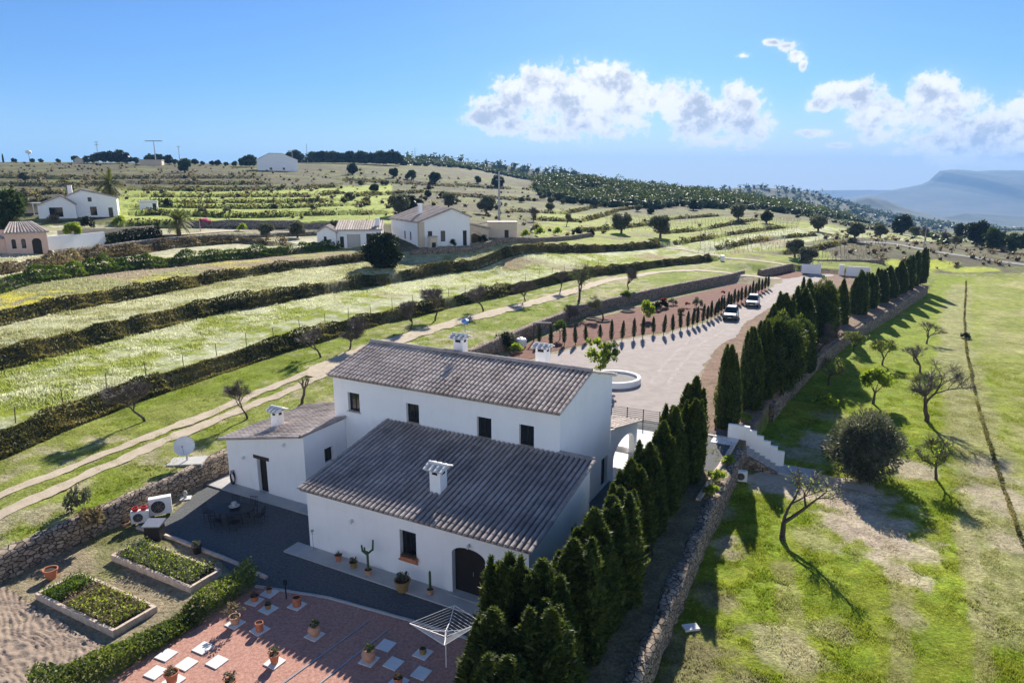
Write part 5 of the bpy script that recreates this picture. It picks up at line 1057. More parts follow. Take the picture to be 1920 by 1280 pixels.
# grass and flower tufts
def tufts(n, px_region, seed, h, w, cfun=None, keep=None, k=3):
    rg = np.random.default_rng(seed); q = rand_px(n, px_region, seed + 1)
    x = (q[:, 0] - 960) / (F / CP) * q[:, 1]; y = q[:, 1]
    if keep is not None: m = keep(x, y); x, y = x[m], y[m]
    c = zone_colour(x[None], y[None], x[None] * 0)[0]; gk = (c[:, 1] > c[:, 0] * .98) | (rg.random(len(x)) < .25); x, y, c = x[gk], y[gk], c[gk]; z = H(x, y); N = len(x); kk = np.repeat(np.arange(N), k); hh = h * rg.uniform(.5, 1.4, N * k) * np.clip(fbm(x, y, 1.1, 3)[kk] * 2.2 - .3, .25, 1.6)
    a = rg.random(N * k) * 6.28; bx = x[kk] + rg.normal(0, w * 1.2, N * k); by = y[kk] + rg.normal(0, w * 1.2, N * k); bz = z[kk]
    p0 = np.stack([bx - np.cos(a) * w * .5, by - np.sin(a) * w * .5, bz - .03], -1); p1 = np.stack([bx + np.cos(a) * w * .5, by + np.sin(a) * w * .5, bz - .03], -1); p2 = np.stack([bx + rg.normal(0, .4, N * k) * hh, by + rg.normal(0, .4, N * k) * hh, bz + hh], -1)
    v = np.stack([p0, p1, p2], 1).reshape(-1, 3); cc = np.repeat(c[kk] * rg.uniform(.75, 1.35, N * k)[:, None], 3, 0)
    if cfun is not None: cc = cfun(cc, rg)
    return mesh_np('tufts', v, np.arange(len(v)).reshape(-1, 3), M['blade'], pcol=np.clip(cc, 0, .9))
out_p = lambda x, y: ~inside(x, y, PLAT)
infield = lambda x, y: inside(x, y, FIELD) & ~inside(x, y, PLAT)
DP = dens(np.array([gz(*p, FZ)[:2] for p in [(1812, 524), (1808, 600), (1812, 660), (1832, 760), (1868, 880), (1915, 1010), (1985, 1160)]]), 1.)
tag(obj('weed_strip', hedge_mesh(DP, 80, 330, -.12, .12, .2, .18, .06, 'hedge', core=False, gap=.36)), 'narrow dark strip of weeds along the ditch running down the field', 'hedge')
tag(obj('field_grass', tufts(170000, [(1180, 18), (2150, 18), (2150, 75), (1560, 75), (1280, 40)], 70, .085, .04, keep=lambda x, y: infield(x, y) & (fbm(x, y, 1.2, 3) > .4))), kind='stuff')
s1f = lambda x, y: polydist(x, y, EDGES[0][0])[0]
tag(obj('strip_grass', tufts(80000, [(-260, 26), (400, 26), (800, 60), (1250, 110), (900, 110), (-260, 50)], 72, .09, .045, keep=lambda x, y: out_p(x, y) & (s1f(x, y) < 0) & (fbm(x, y, 1.2, 3) > .46))), kind='stuff')
wcf = lambda c, rg: c * 1.0 + (rg.random(len(c)) > .5)[:, None] * np.array((.22, .22, .17))
tag(obj('meadow_flowers', tufts(70000, [(-260, 45), (100, 45), (1250, 130), (1250, 150), (500, 110), (-260, 80)], 74, .17, .09, keep=lambda x, y: s1f(x, y) > 1.2, cfun=wcf)), kind='stuff')
tag(obj('garden_weeds', tufts(9000, [(-60, 26), (440, 26), (440, 42), (-60, 42)], 76, .1, .04, keep=lambda x, y: inside(x, y, PLAT) & (((x - O[0]) * U[0] + (y - O[1]) * U[1]) < -.6) & (((x - O[0]) * V[0] + (y - O[1]) * V[1]) < -2.7) & (((x - O[0]) * V[0] + (y - O[1]) * V[1]) > -8.6) & (fbm(x, y, 1.5, 3) > .45))), kind='stuff')
tag(obj('bank_weeds', tufts(9000, [(1180, 18), (1480, 18), (1480, 62), (1300, 62)], 78, .16, .05, keep=lambda x, y: inside(x, y, PLAT) & (((x - O[0]) * U[0] + (y - O[1]) * U[1]) > 14.5) & (fbm(x, y, 1.2, 3) > .42))), kind='stuff')

# ------------------------------------------------------------------ far hills, mountains, valley
M['farhill'] = mat('wooded hills', (.035, .05, .025), 1, scale=.012, c2=(.12, .115, .07), coord='P')
M['mountain'] = mat('mountain slopes', (.06, .065, .045), 1, scale=.003, c2=(.15, .14, .11), coord='P')
M['valley'] = mat('valley fields', (.05, .06, .03), 1, scale=.01, c2=(.2, .18, .12), coord='P')
RID = {}
def vz(y): return 18 - .062 * np.minimum(y, 3600) - .0 * y
def ridge(name, sil, Y, df, db, m, seed, rough=.10, sharp=1.3, cols_=220):
    s = np.array(sil, float); px = np.linspace(s[0, 0], s[-1, 0], cols_); py = np.interp(px, s[:, 0], s[:, 1]); x = (px - 960) / (F / CP) * Y
    zt = CAM_H + (HY - py) / (F / CP) * Y; t = np.concatenate([np.linspace(-1, 0, 22), np.linspace(.1, 1, 8)]); X, T = np.meshgrid(x, t)
    YY = Y + np.where(T < 0, T * df, T * db); b0 = vz(YY) - 8; prof = (1 - np.abs(T)) ** sharp; n = fbm(X + seed * 99, YY * .7, df * .22, 4) - .5
    Zt = np.broadcast_to(zt, X.shape); Z = b0 + (Zt - b0) * prof; Z = Z + n * (Zt - b0) * rough * 2.2 * np.where(np.abs(T) < .02, .12, np.minimum(1, 4 * np.abs(T))) + (fbm(X, YY, df * .03, 3) - .5) * (Zt - b0) * .03
    ii = np.arange(X.size).reshape(X.shape); Ff = np.stack([ii[:-1, :-1], ii[:-1, 1:], ii[1:, 1:], ii[1:, :-1]], -1).reshape(-1, 4)
    tag(obj(name, mesh_np(name, np.stack([X, YY, Z], -1).reshape(-1, 3), Ff, m, smooth=True)), kind='structure'); RID[name] = (X, YY, Z)
ridge('far_hill', [(300, 330), (520, 312), (640, 304), (750, 299), (800, 299), (850, 303), (900, 309), (950, 312), (1000, 319), (1060, 327), (1100, 334), (1160, 346), (1260, 358), (1360, 372)], 1000, 330, 300, M['farhill'], 1)
ridge('valley_hill', [(1180, 366), (1300, 357), (1380, 352), (1430, 351), (1470, 354), (1510, 358), (1550, 367), (1590, 380), (1640, 396), (1690, 414), (1760, 436)], 1600, 520, 500, M['farhill'], 2)
ridge('front_foothill', [(1480, 415), (1540, 398), (1590, 379), (1630, 369), (1660, 373), (1700, 388), (1760, 404), (1800, 412), (1860, 424), (1920, 436)], 3000, 700, 600, M['farhill'], 3)
ridge('right_foothill', [(1640, 432), (1700, 424), (1760, 410), (1820, 399), (1870, 401), (1920, 405), (2100, 408), (2350, 398), (2600, 430)], 3500, 600, 600, M['farhill'], 4)
ridge('mountain', [(1480, 395), (1560, 374), (1640, 363), (1690, 353), (1728, 346), (1743, 339), (1751, 329), (1759, 322), (1775, 319), (1795, 319), (1830, 322), (1860, 320), (1920, 321), (2000, 318), (2200, 326), (2450, 350), (2700, 400)], 6000, 2100, 260, M["mountain"], 5, .13, .85, 500)
ridge('far_range', [(1200, 372), (1380, 361), (1500, 357), (1600, 356), (1700, 356), (1850, 358), (2100, 370)], 7600, 1200, 900, M['mountain'], 6, .06)
vx = np.linspace(-.72, 1.2, 160); vy = np.exp(np.linspace(math.log(840), math.log(9000), 90)); VX_, VY_ = np.meshgrid(vx, vy); VX_ = VX_ * VY_
VZ_ = vz(VY_) - 4 + (fbm(VX_, VY_, 260, 4) - .5) * 45 * np.clip((VY_ - 840) / 500, 0, 1) - 8; ii = np.arange(VX_.size).reshape(VX_.shape)
tag(obj('valley_floor', mesh_np('valley_floor', np.stack([VX_, VY_, VZ_], -1).reshape(-1, 3), np.stack([ii[:-1, :-1], ii[:-1, 1:], ii[1:, 1:], ii[1:, :-1]], -1).reshape(-1, 4), M['valley'], smooth=True)), kind='structure')
def ridge_trees(name, rn, n, seed, smin, smax, tmin=-.4, sel=None):
    rg = np.random.default_rng(seed); X, YY, Z = RID[rn]; k = 22; r0 = int(22 * (1 + tmin)); i = rg.integers(max(r0, 1), 23, n); j = rg.integers(1, X.shape[1] - 1, n)
    P = np.stack([X[i, j], YY[i, j], Z[i, j]], -1)
    if sel: P = P[sel(P[:, 0] / P[:, 1] * (F / CP) + 960)]
    P[:, :2] += rg.normal(0, 3, (len(P), 2)); tag(obj(name, scatter_mesh(P, rg.uniform(smin, smax, len(P)), 26, seed, 'pine', .85, .4)), kind='stuff')
ridge_trees('far_hill_wood', 'far_hill', 900, 81, 5, 9); ridge_trees('valley_hill_wood', 'valley_hill', 800, 82, 5, 10, -.8)

# ------------------------------------------------------------------ neighbouring houses
def wingbox(root, x, y, L_, D_, z1, front=(), right=(), left=(), m='stucco', rev=.2, zl=0., z1r=None):
    """four walls of a block, openings front/right/left; unit frames added"""
    b = MB(); z1r = z1 if z1r is None else z1r
    panel(b, (x, y, zl), (1, 0, 0), L_, z1 - zl, z1r - zl, front, rev, (0, 1, 0)); panel(b, (x + L_, y, zl), (0, 1, 0), D_, z1r - zl, z1r - zl, right, rev, (-1, 0, 0))
    panel(b, (x, y + D_, zl), (0, -1, 0), D_, z1 - zl, z1 - zl, left, rev, (1, 0, 0)); panel(b, (x + L_, y + D_, zl), (-1, 0, 0), L_, z1r - zl, z1 - zl, [], rev, (0, -1, 0))
    w = b.build('wall', M[m], root)
    for o, dx, inn, qs in (((x, y, zl), (1, 0, 0), (0, 1, 0), front), ((x + L_, y, zl), (0, 1, 0), (-1, 0, 0), right), ((x, y + D_, zl), (0, -1, 0), (1, 0, 0), left)):
        for q in qs: opening(root, o, dx, inn, q, rev, 'door' if q[2] < .1 else 'window', mull=False)
    return w
def roofslab(root, quads, m='tile', t=.16, rows=True):
    """roof planes as thick slabs with low tile ribs; quads given eave-left, eave-right, ridge-right, ridge-left"""
    b = MB()
    for i, q in enumerate(quads):
        a, c, d, e = [Vector(p) for p in q]; b.ct = .45; b.hexa([p - Vector((0, 0, t)) for p in (a, c, d, e)] + [a, c, d, e])
        if rows:
            n = max(4, int((c - a).length / .42))
            for k in range(n):
                f = (k + .5) / n; b.ct = min(1, max(0, random.gauss(.5, .22))); p0 = a.lerp(c, f); p1 = e.lerp(d, f); b.tube(p0 + Vector((0, 0, .0)), p1 + Vector((0, 0, .0)), .13, .12, 6)
    return b.build('roof', M[m], root)
C0 = G(793, 465, 60); C1 = atY(884, 459, C0[1] - 2.0); gd = (C1 - C0)[:2]; Lg = float(np.hypot(*gd)); rzm = .5
mh = empty('white_country_house', tuple(G(787, 465, 60)), rzm, 1.08); tag(mh, 'white country house with broad gable and brown tile roof beside the round evergreen bush', 'house'); Lg = 9.2
b = MB(); xa = .64 * Lg; panel(b, (0, 0, -1), (1, 0, 0), xa, 5.3, 7.2, [[1.5, 2.3, 1.9, 3.7], [3.8, 4.65, 1.9, 3.7]], .2, (0, 1, 0)); panel(b, (xa, 0, -1), (1, 0, 0), Lg - xa, 7.2, 6.0, [[2.0, 2.75, 1.05, 3.6]], .2, (0, 1, 0))
Dm = 14.; panel(b, (0, Dm, -1), (0, -1, 0), Dm, 5.3, 5.3, [[6.6, 7.4, 2.0, 3.4], [9.4, 10.2, 2.0, 3.4]], .2, (1, 0, 0)); panel(b, (Lg, 0, -1), (0, 1, 0), Dm, 6.0, 6.0, [], .2, (-1, 0, 0)); b.build('wall', M['stucco'], mh)
for o, dx, inn, q in (((0, 0, -1), (1, 0, 0), (0, 1, 0), [1.5, 2.3, 1.9, 3.7]), ((0, 0, -1), (1, 0, 0), (0, 1, 0), [3.8, 4.65, 1.9, 3.7]), ((xa, 0, -1), (1, 0, 0), (0, 1, 0), [2.0, 2.75, 1.05, 3.6]), ((0, Dm, -1), (0, -1, 0), (1, 0, 0), [6.6, 7.4, 2.0, 3.4]), ((0, Dm, -1), (0, -1, 0), (1, 0, 0), [9.4, 10.2, 2.0, 3.4])): opening(mh, o, dx, inn, q, .2, 'door' if q[2] < 1.2 else 'window', mull=False)
roofslab(mh, [[(-.35, -.3, 4.25), (-.35, Dm + .3, 4.25), (xa, Dm + .3, 6.4), (xa, -.3, 6.4)], [(Lg + .35, Dm + .3, 4.9), (Lg + .35, -.3, 4.9), (xa, -.3, 6.38), (xa, Dm + .3, 6.38)]])
q = MB(); q.box(-.02, .9, -.06, -.004, -1, 4.2); q.box(-.03, -.003, -.06, .7, -1, 4.2); q.build('corner_quoin', M['cream'], mh)
q = MB(); q.box(2.2, 2.8, 5.5, 6.1, 4.8, 6.9); q.box(2.1, 2.9, 5.4, 6.2, 6.9, 7.05); q.build('chimney', M['stucco'], mh)
wb = MB(); panel(wb, (Lg + .004, 1.2, -1), (1, 0, 0), 4.2, 4.6, 3.6, [[.8, 2.7, 1.05, 3.2, .6]], .3, (0, 1, 0)); panel(wb, (Lg + 4.2, 1.2, -1), (0, 1, 0), 6, 3.6, 3.6, [], .3, (-1, 0, 0)); wb.build('porch', M['cream'], mh); roofslab(mh, [[(Lg + .35, 7, 3.75), (Lg + .35, .9, 3.75), (Lg + 4.5, .9, 2.75), (Lg + 4.5, 7, 2.75)]])
wk = MB(); wk.box(.6, 1.9, -2.2, -1.0, -.6, 2.0); wko = wk.build('pizza_oven', M['cream']); wko.matrix_world = Matrix.Translation(Vector(C0)) @ Matrix.Rotation(rzm, 4, 'Z'); wt_ = MB(); wt_.box(.45, 2.05, -2.35, -.85, 2.003, 2.15); wt_.build('top_slab', M['slab'], wko); wd_ = MB(); wd_.box(.85, 1.6, -2.21, -2.19, .2, 1.1); wd_.build('fire_opening', M['black'], wko); tag(wko, 'small square masonry outbuilding at the corner of the white country house', 'outbuilding')
# garage with two bays
g0 = G(632, 461, 60); g1 = G(716, 455, 60); gdv = (g1 - g0)[:2]; Lgg = float(np.hypot(*gdv)); ga = empty('garage_block', tuple(g0), math.atan2(gdv[1], gdv[0]) * .55); Lgg = min(Lgg, 10.5)
tag(ga, 'low white garage block with a grey shutter and an open bay', 'garage')
wingbox(ga, 0, 0, Lgg, 6, 3.0, front=[[.6, 1.3, .05, 2.1], [1.9, 4.3, .05, 2.5], [5.4, 7.8, .05, 2.6]], zl=-.4); q = MB(); q.box(1.95, 4.25, .1, .13, -.35, 2.1); q.build('shutter_door', M['grey_metal'], ga)
wingbox(ga, -3.4, -.8, 3.38, 5, 2.6, front=[[1.2, 1.7, 1.3, 2.2]], left=[[2.5, 3.3, .05, 2.0]], zl=-.4); b = MB(); b.add([(-3.4, -.8, 2.6), (-.02, -.8, 2.6), (-1.7, -.8, 3.6)], [(0, 1, 2)]); b.build('gable_wall', M['stucco'], ga)
roofslab(ga, [[(-.3, -.3, 2.95), (Lgg + .3, -.3, 2.95), (Lgg + .3, 6.3, 4.3), (-.3, 6.3, 4.3)], [(-3.65, 4.4, 2.55), (-3.65, -1, 2.55), (-1.7, -1, 3.7), (-1.7, 4.4, 3.7)][::1], [(.2, -1, 2.55), (.2, 4.4, 2.55), (-1.7, 4.4, 3.7), (-1.7, -1, 3.7)]])
q = MB(); q.box(Lgg - 1.2, Lgg - .4, 2, 2.7, 3, 5.0); q.build('chimney', M['stucco'], ga)
# stone outhouse and tall mast to the right of the white house
oh0 = G(915, 446, 60); oh = empty('stone_outhouse', tuple(oh0), .05); tag(oh, 'low brown stone outhouse right of the white country house porch', 'outbuilding'); wingbox(oh, 0, 0, 5.6, 5, 2.8, front=[[3.2, 4.0, .05, 2.0]], m='cream', zl=-.5); q = MB(); q.box(-.15, 5.75, -.15, 5.15, 2.803, 3.0); q.build('roof', M['tile'], oh)
ms0 = G(936, 414, 60); mst = empty('power_mast', tuple(ms0)); tag(mst, 'tall pale concrete power mast rising behind the stone outhouse', 'mast'); hm = ht(936, 322, ms0); q = MB(); q.lathe([(.34, -.5), (.2, hm)], 4); q.build('pole', M['slab'], mst); q = MB(); q.box(-1.0, 1.0, -.08, .08, hm - .9, hm - .72); q.box(-.8, .8, -.08, .08, hm - 2.0, hm - 1.85); q.build('crossarm', M['grey_metal'], mst); q = MB(); q.box(-.5, .5, -.8, -.2, hm * .32, hm * .32 + 1.1); q.build('transformer', M['grey_metal'], mst)
wall('stone_wall', 'dark stone terrace wall in front of the white country house garden', [G(x, y, 60)[:2] for x, y in [(768, 478), (830, 474), (905, 465), (1000, 455), (1110, 442)]], .8, lambda x, y: H(x, y) - .8, lambda x, y: H(x, y) + .9, step=.8)
for i, (px, py, s, m, lab) in enumerate([(906, 455, 1.2, 'D', 'clipped dark cone shaped bush beside the stone porch'), (848, 461, 1.0, 'D', 'round dark bush against the white gable wall'), (985, 446, 1.3, 'L', 'yellow green shrub behind the garden wall, leftmost of a row'), (1012, 443, 1.5, 'L', 'large fresh green shrub behind the garden wall'), (1045, 441, 1.4, 'L', 'rounded green shrub behind the garden wall near its end'), (1082, 443, 1.7, 'D', 'dark green mass of shrub at the end of the garden wall'), (1108, 442, 1.3, 'D', 'dark rounded shrub outside the end of the garden wall'), (1000, 436, 1.1, 'G', 'grey shrub standing behind the yellow green one')]):
    P = G(px, py, 60); o = obj('shrub', {'D': SBD, 'L': SB, 'G': SBG}[m]); o.location = P; o.scale = (s, s, s * 1.25); tag(o, lab, 'shrub')
# white house with the palm, far left
w0 = G(118, 408, 60); wh = empty('white_villa', tuple(w0), .48); tag(wh, 'white two storey house with lean-to beside a tall palm', 'house'); sc_ = w0[1] / 1314
Lw = 92 * sc_; hw_ = 38 * sc_; b = MB(); panel(b, (0, 0, -.6), (1, 0, 0), Lw * .38, hw_ + .2, hw_ + 1.9, [], .2, (0, 1, 0)); panel(b, (Lw * .38, 0, -.6), (1, 0, 0), Lw * .62, hw_ + 1.9, hw_ + .5, [[Lw * .1, Lw * .17, 3.6, 4.6], [Lw * .12, Lw * .24, .9, 2.6], [Lw * .45, Lw * .53, .05, 2.4]], .2, (0, 1, 0)); panel(b, (Lw, 0, -.6), (0, 1, 0), 9, hw_ + .5, hw_ + .5, [], .2, (-1, 0, 0)); panel(b, (0, 9, -.6), (0, -1, 0), 9, hw_ + .2, hw_ + .2, [], .2, (1, 0, 0)); b.build('wall', M['stucco'], wh)
for q in [[Lw * .1, Lw * .17, 3.6, 4.6], [Lw * .12, Lw * .24, .9, 2.6], [Lw * .45, Lw * .53, .05, 2.4]]: opening(wh, (Lw * .38, 0, -.6), (1, 0, 0), (0, 1, 0), q, .2, 'window')
roofslab(wh, [[(-.3, 9.2, hw_ - .45), (-.3, -.2, hw_ - .45), (Lw * .38, -.2, hw_ + 1.42), (Lw * .38, 9.2, hw_ + 1.42)], [(Lw + .3, -.2, hw_ - .1), (Lw + .3, 9.2, hw_ - .1), (Lw * .38, 9.2, hw_ + 1.42), (Lw * .38, -.2, hw_ + 1.42)]])
q = MB(); q.box(Lw * .12, Lw * .2, 3, 3.8, hw_, hw_ + 2.2); q.build('chimney', M['stucco'], wh)
wingbox(wh, -36 * sc_, -1.5, 60 * sc_, 1.49, 2.6, front=[[1.8, 4.0, .8, 2.6]], zl=-.6); b = MB(); b.add([(-36 * sc_, -1.5, 2.6), (24 * sc_, -1.5, 2.6), (2 * sc_, -1.5, 4.2)], [(0, 1, 2)]); b.build('gable_wall', M['stucco'], wh)
roofslab(wh, [[(-37 * sc_, 1, 2.5), (-37 * sc_, -1.8, 2.5), (2 * sc_, -1.8, 4.3), (2 * sc_, 1, 4.3)], [(25 * sc_, -1.8, 2.55), (25 * sc_, -.05, 2.55), (2 * sc_, -.05, 4.3), (2 * sc_, -1.8, 4.3)]])
q = G(34, 404, 60); cs = empty('carport', tuple(q), .5); tag(cs, 'low open carport with a pale flat roof left of the white house', 'carport'); b = MB(); b.box(0, 5.2, 0, 4, 2.2, 2.4); b.build('roof', M['slab'], cs)
for xx in (.1, 2.6, 5.0): b = MB(); b.box(xx, xx + .15, .05, .2, -.5, 2.197); b.build('post', M['white'], cs)
b = MB(); b.box(0, 5.2, 3.8, 3.998, -.5, 2.197); b.build('back_wall', M['cream'], cs)
sh0 = G(262, 393, 60); shd = empty('white_shed', tuple(sh0), .45); tag(shd, 'small white flat roofed shed on the terraces right of the palm', 'shed'); wingbox(shd, 0, 0, 3.6, 3, 1.9, front=[[2.6, 3.3, .05, 1.7]], zl=-.4); q = MB(); q.box(-.1, 3.7, -.1, 3.1, 1.503, 1.62); q.build('roof', M['slab'], shd)
# pink house at the left edge, long garden wall and clipped hedge
p0 = G(14, 476, 60); pk = empty('pink_house', tuple(p0), .72, .9); tag(pk, 'pink rendered house with arched windows at the left edge', 'house'); wingbox(pk, 0, 0, 5.2, 8, 3.1, front=[[.7, 1.25, 1.2, 2.6, .25], [1.9, 2.45, 1.2, 2.6, .25], [3.2, 4.4, .05, 2.6, .5]], m='pink', zl=-.5)
roofslab(pk, [[(-.3, -.3, 3.05), (5.5, -.3, 3.05), (4.0, 4, 4.4), (1.2, 4, 4.4)], [(5.5, -.3, 3.04), (5.5, 8.3, 3.04), (4.0, 4.4, 4.38), (4.0, 4, 4.38)]]); wingbox(pk, -6, .6, 5.99, 6, 2.2, front=[[1, 1.8, 1, 2]], m='pink', zl=-.5); q = MB(); q.box(-6.2, -.35, .4, 6.8, 2.203, 2.4); q.build('terrace_roof', M['tile'], pk)
def stucco_wall(name, lab, px, h, m='stucco', w=.3, cat='wall'):
    P = [G(x, y, 60) for x, y in px]; b = MB()
    for a, c in zip(P[:-1], P[1:]):
        d = Vector(c - a); s = Vector((-d.y, d.x, 0)).normalized() * w; a, c = Vector(a), Vector(c); z1 = max(a.z, c.z) + h
        b.hexa([Vector((p.x, p.y, p.z - .5)) for p in (a, c, c + s, a + s)] + [Vector((p.x, p.y, z1)) for p in (a, c, c + s, a + s)])
    return tag(b.build(name, M[m]), lab, cat)
stucco_wall('garden_wall', 'long white rendered garden wall right of the pink house', [(78, 472), (140, 466), (199, 459)], 2.0); stucco_wall('garden_wall', 'pale upper garden wall stepping back behind the long white one', [(110, 445), (200, 441), (290, 436)], 1.1, 'cream')
hp_ = [G(x, y, 60)[:2] for x, y in [(202, 459), (250, 454), (304, 449)]]; tag(obj('clipped_hedge', hedge_mesh(dens(np.array(hp_), 1.), 420, 310, -.4, .5, 1.7, .3, .15, 'darkleaf', gap=.0, clip=True)), 'dark clipped hedge continuing the long white garden wall', 'hedge')
wall('stone_wall', 'long grey stone wall along the lane below the pink house and garage', [G(x, y, 60)[:2] for x, y in [(95, 480), (180, 470), (260, 460), (350, 452), (430, 447), (520, 443), (600, 440)]], .7, lambda x, y: H(x, y) - .3, lambda x, y: H(x, y) + .75, M['stone_grey'], step=1.)
wall('stone_wall', 'upper stone wall on the far side of the lane below the bright terraces', [G(x, y, 60)[:2] for x, y in [(330, 428), (430, 428), (560, 427), (690, 427)]], .7, lambda x, y: H(x, y) - .3, lambda x, y: H(x, y) + 1.3, M['stone_grey'], step=1.2)
# skyline buildings
def skyhouse(px0, px1, pb, pt, lab, Y, apex=True, m='cream', nm='skyline_house'):
    A = atY(px0, pb, Y); Bq = atY(px1, pb, Y); A[2] = Hp(A[0], A[1]); L_ = Bq[0] - A[0]; h = CAM_H + (HY - pt) / (F / CP) * Y - A[2]; o = empty(nm, tuple(A), .32); tag(o, lab, 'house'); he = h * (.62 if apex else .96)
    wingbox(o, 0, 0, L_, 9, he, front=[[L_ * .3, L_ * .36, he * .4, he * .62], [L_ * .62, L_ * .68, he * .4, he * .62]], m=m, zl=-2)
    if apex: b = MB(); b.add([(0, .002, he), (L_, .002, he), (L_ * .62, .002, h), (L_ * .3, .002, h)], [(0, 1, 2, 3)]); b.build('gable_wall', M[m], o); roofslab(o, [[(-.5, 9.3, he), (-.5, -.3, he), (L_ * .3, -.3, h + .1), (L_ * .3, 9.3, h + .1)], [(L_ + .5, -.3, he), (L_ + .5, 9.3, he), (L_ * .62, 9.3, h + .1), (L_ * .62, -.3, h + .1)], [(L_ * .3, -.3, h + .1), (L_ * .62, -.3, h + .1), (L_ * .62, 9.3, h + .1), (L_ * .3, 9.3, h + .1)]], rows=False)
    else: b = MB(); b.box(-.3, L_ + .3, -.3, 9.3, he + .003, he + .3); b.build('roof', M['slab'], o)
skyhouse(483, 556, 322, 289, 'large pale gabled house on the hill skyline', 385, m='stucco'); skyhouse(262, 300, 313, 301, 'long low pale building on the hill skyline', 400, False); skyhouse(140, 154, 307, 297, 'little pale house among trees on the far left skyline', 415, True)
def pylon(px, pt, Y, lab, arms=2, w=.12, grp=None, nm='power_pole', arm=2.2):
    r = ray(px, 310); x = r[0] / r[1] * Y; z = Hp(x, Y); P = np.array([x, Y, z]); h = CAM_H + (HY - pt) / (F / CP) * Y - z; o = empty(nm, tuple(P)); tag(o, lab, 'pole', grp); b = MB(); b.tube((0, 0, -.5), (0, 0, h), w * 1.3, w * .7, 5); b.build('pole', M['grey_metal'], o)
    if arms: b = MB(); [b.tube((-arm, 0, h - .15 - 1.6 * k), (arm, 0, h - .15 - 1.6 * k), w * .7, n=4) for k in range(arms)]; b.build('crossarm', M['grey_metal'], o)
pylon(186, 269, 430, 'thin power pole above the skyline trees left of the T shaped one', 2, .2, arm=1.2); pylon(293, 267, 410, 'T shaped power pole standing over the low skyline building', 1, .3, arm=5); pylon(338, 277, 430, 'thin power pole right of the T shaped one', 1, .2, arm=1.); pylon(577, 272, 520, 'thin mast above the gabled skyline house trees', 0, .22); pylon(549, 284, 400, 'power pole with short arms just right of the gabled skyline house', 1, .2, arm=2.); pylon(779, 279, 640, 'very thin mast on the bluish far ridge', 0, .25)
pylon(57, 288, 430, 'pole carrying a rounded pale tank on the far left skyline', 0, .25, nm='tank_pole'); tp = bpy.data.objects['tank_pole']; b = MB(); hh_ = CAM_H + (HY - 288) / (F / CP) * 430 - tp.location.z; b.lathe([(.1, -.8), (1.5, -.5), (1.7, .5), (1.0, 1.2), (.1, 1.3)], 10, (0, 0, hh_)); b.build('tank', M['white'], tp)
pylon(1753, 424, 190, 'wooden telegraph pole beside the country road on the right', 1, .12, arm=.7); pylon(1542, 466, 146, 'thin pole rising behind the gate wall', 0, .06); pylon(688, 398, 140, 'telegraph pole beside the garage roof', 0, .08); pylon(363, 412, 130, 'lamp post beside the short palm', 0, .08)
# palms
def palm(px, pb, pt, lab, th_, fr, n, seed, skirt=0):
    P = G(px, pb, 60); h = ht(px, pt, P); s = h; o = empty('palm_tree', tuple(P)); tag(o, lab, 'palm'); rg = random.Random(seed); t = MB(); zt = h * th_; N = 10
    t.lathe([(.38 + .06 * (k % 2) - .1 * k / N, -.3 + (zt + .3) * k / N) for k in range(N + 1)] + [(.5, zt + .2), (.1, zt + .6)], 9); t.build('trunk', M['bark'], o); f = MB()
    for k in range(n + skirt):
        a = rg.random() * 6.28; e0 = rg.uniform(-.1, 1.35) if k < n else rg.uniform(-1.1, -.4); L_ = fr * rg.uniform(.85, 1.1); p = Vector((0, 0, zt + .3)); d = Vector((math.cos(a) * math.cos(e0), math.sin(a) * math.cos(e0), math.sin(e0))); st = 9; f.ct = rg.uniform(.3, .8) if k < n else rg.uniform(.8, 1)
        for i in range(st):
            q2 = p + d * (L_ / st); side = d.cross(Vector((0, 0, 1))).normalized(); w = .55 * math.sin(math.pi * min(1, (i + .8) / st * .95)) + .08; dr = Vector((0, 0, -.25 * w)); b2 = d * (L_ / st) * .7
            for sg in (-1, 1):
                for jj in (0, .5): c = p.lerp(q2, jj); f.add([c, c + d * .12, c + side * sg * w + dr + b2 + d * .03, c + side * sg * w + dr + b2], [(0, 1, 2, 3)])
            f.tube(p, q2, .03, n=3, cap=False); p = q2; d = (d + Vector((0, 0, -.17 if k < n else -.1))).normalized()
    f.build('fronds', M['palm'], o)
palm(213, 404, 320, 'tall palm with drooping dead fronds beside the white two storey house', .68, 3.6, 46, 3, 26); palm(336, 442, 391, 'short palm by the lane right of the clipped hedge', .45, 2.9, 40, 5, 6)
for px, py, s, m, lab, nm in [(100, 418, 1.3, 'dry', 'dry brown bushes below the carport', 'shrub'), (165, 428, 1.4, 'D', 'dark clipped shrub in front of the white two storey house', 'shrub'), (225, 425, 1.3, 'L', 'bright green shrub at the foot of the tall palm', 'shrub'), (385, 428, 1.4, 'PK', 'pink flowering bush right of the short palm', 'flowering_bush'), (455, 434, 1., 'L', 'small yellow green tree beside the lane', 'shrub'), (315, 388, 1.3, 'D', 'dark shrub beside the small white shed', 'shrub'), (380, 402, 1.2, 'G', 'olive shrub on the pale terrace, left of a similar one', 'shrub'), (426, 402, 1.2, 'G', 'olive shrub on the pale terrace, right of a similar one', 'shrub')]:
    P = G(px, py, 60); o = obj(nm, {'D': SBD, 'L': SB, 'G': SBG, 'dry': SBY, 'PK': crown_mesh(700, 170, .8, .6, 10, .2, .12, 'flower_pink', .5, cz=.45)}[m]); o.location = P; o.scale = (s * 1.2, s * 1.2, s * 1.5); tag(o, lab, 'shrub')
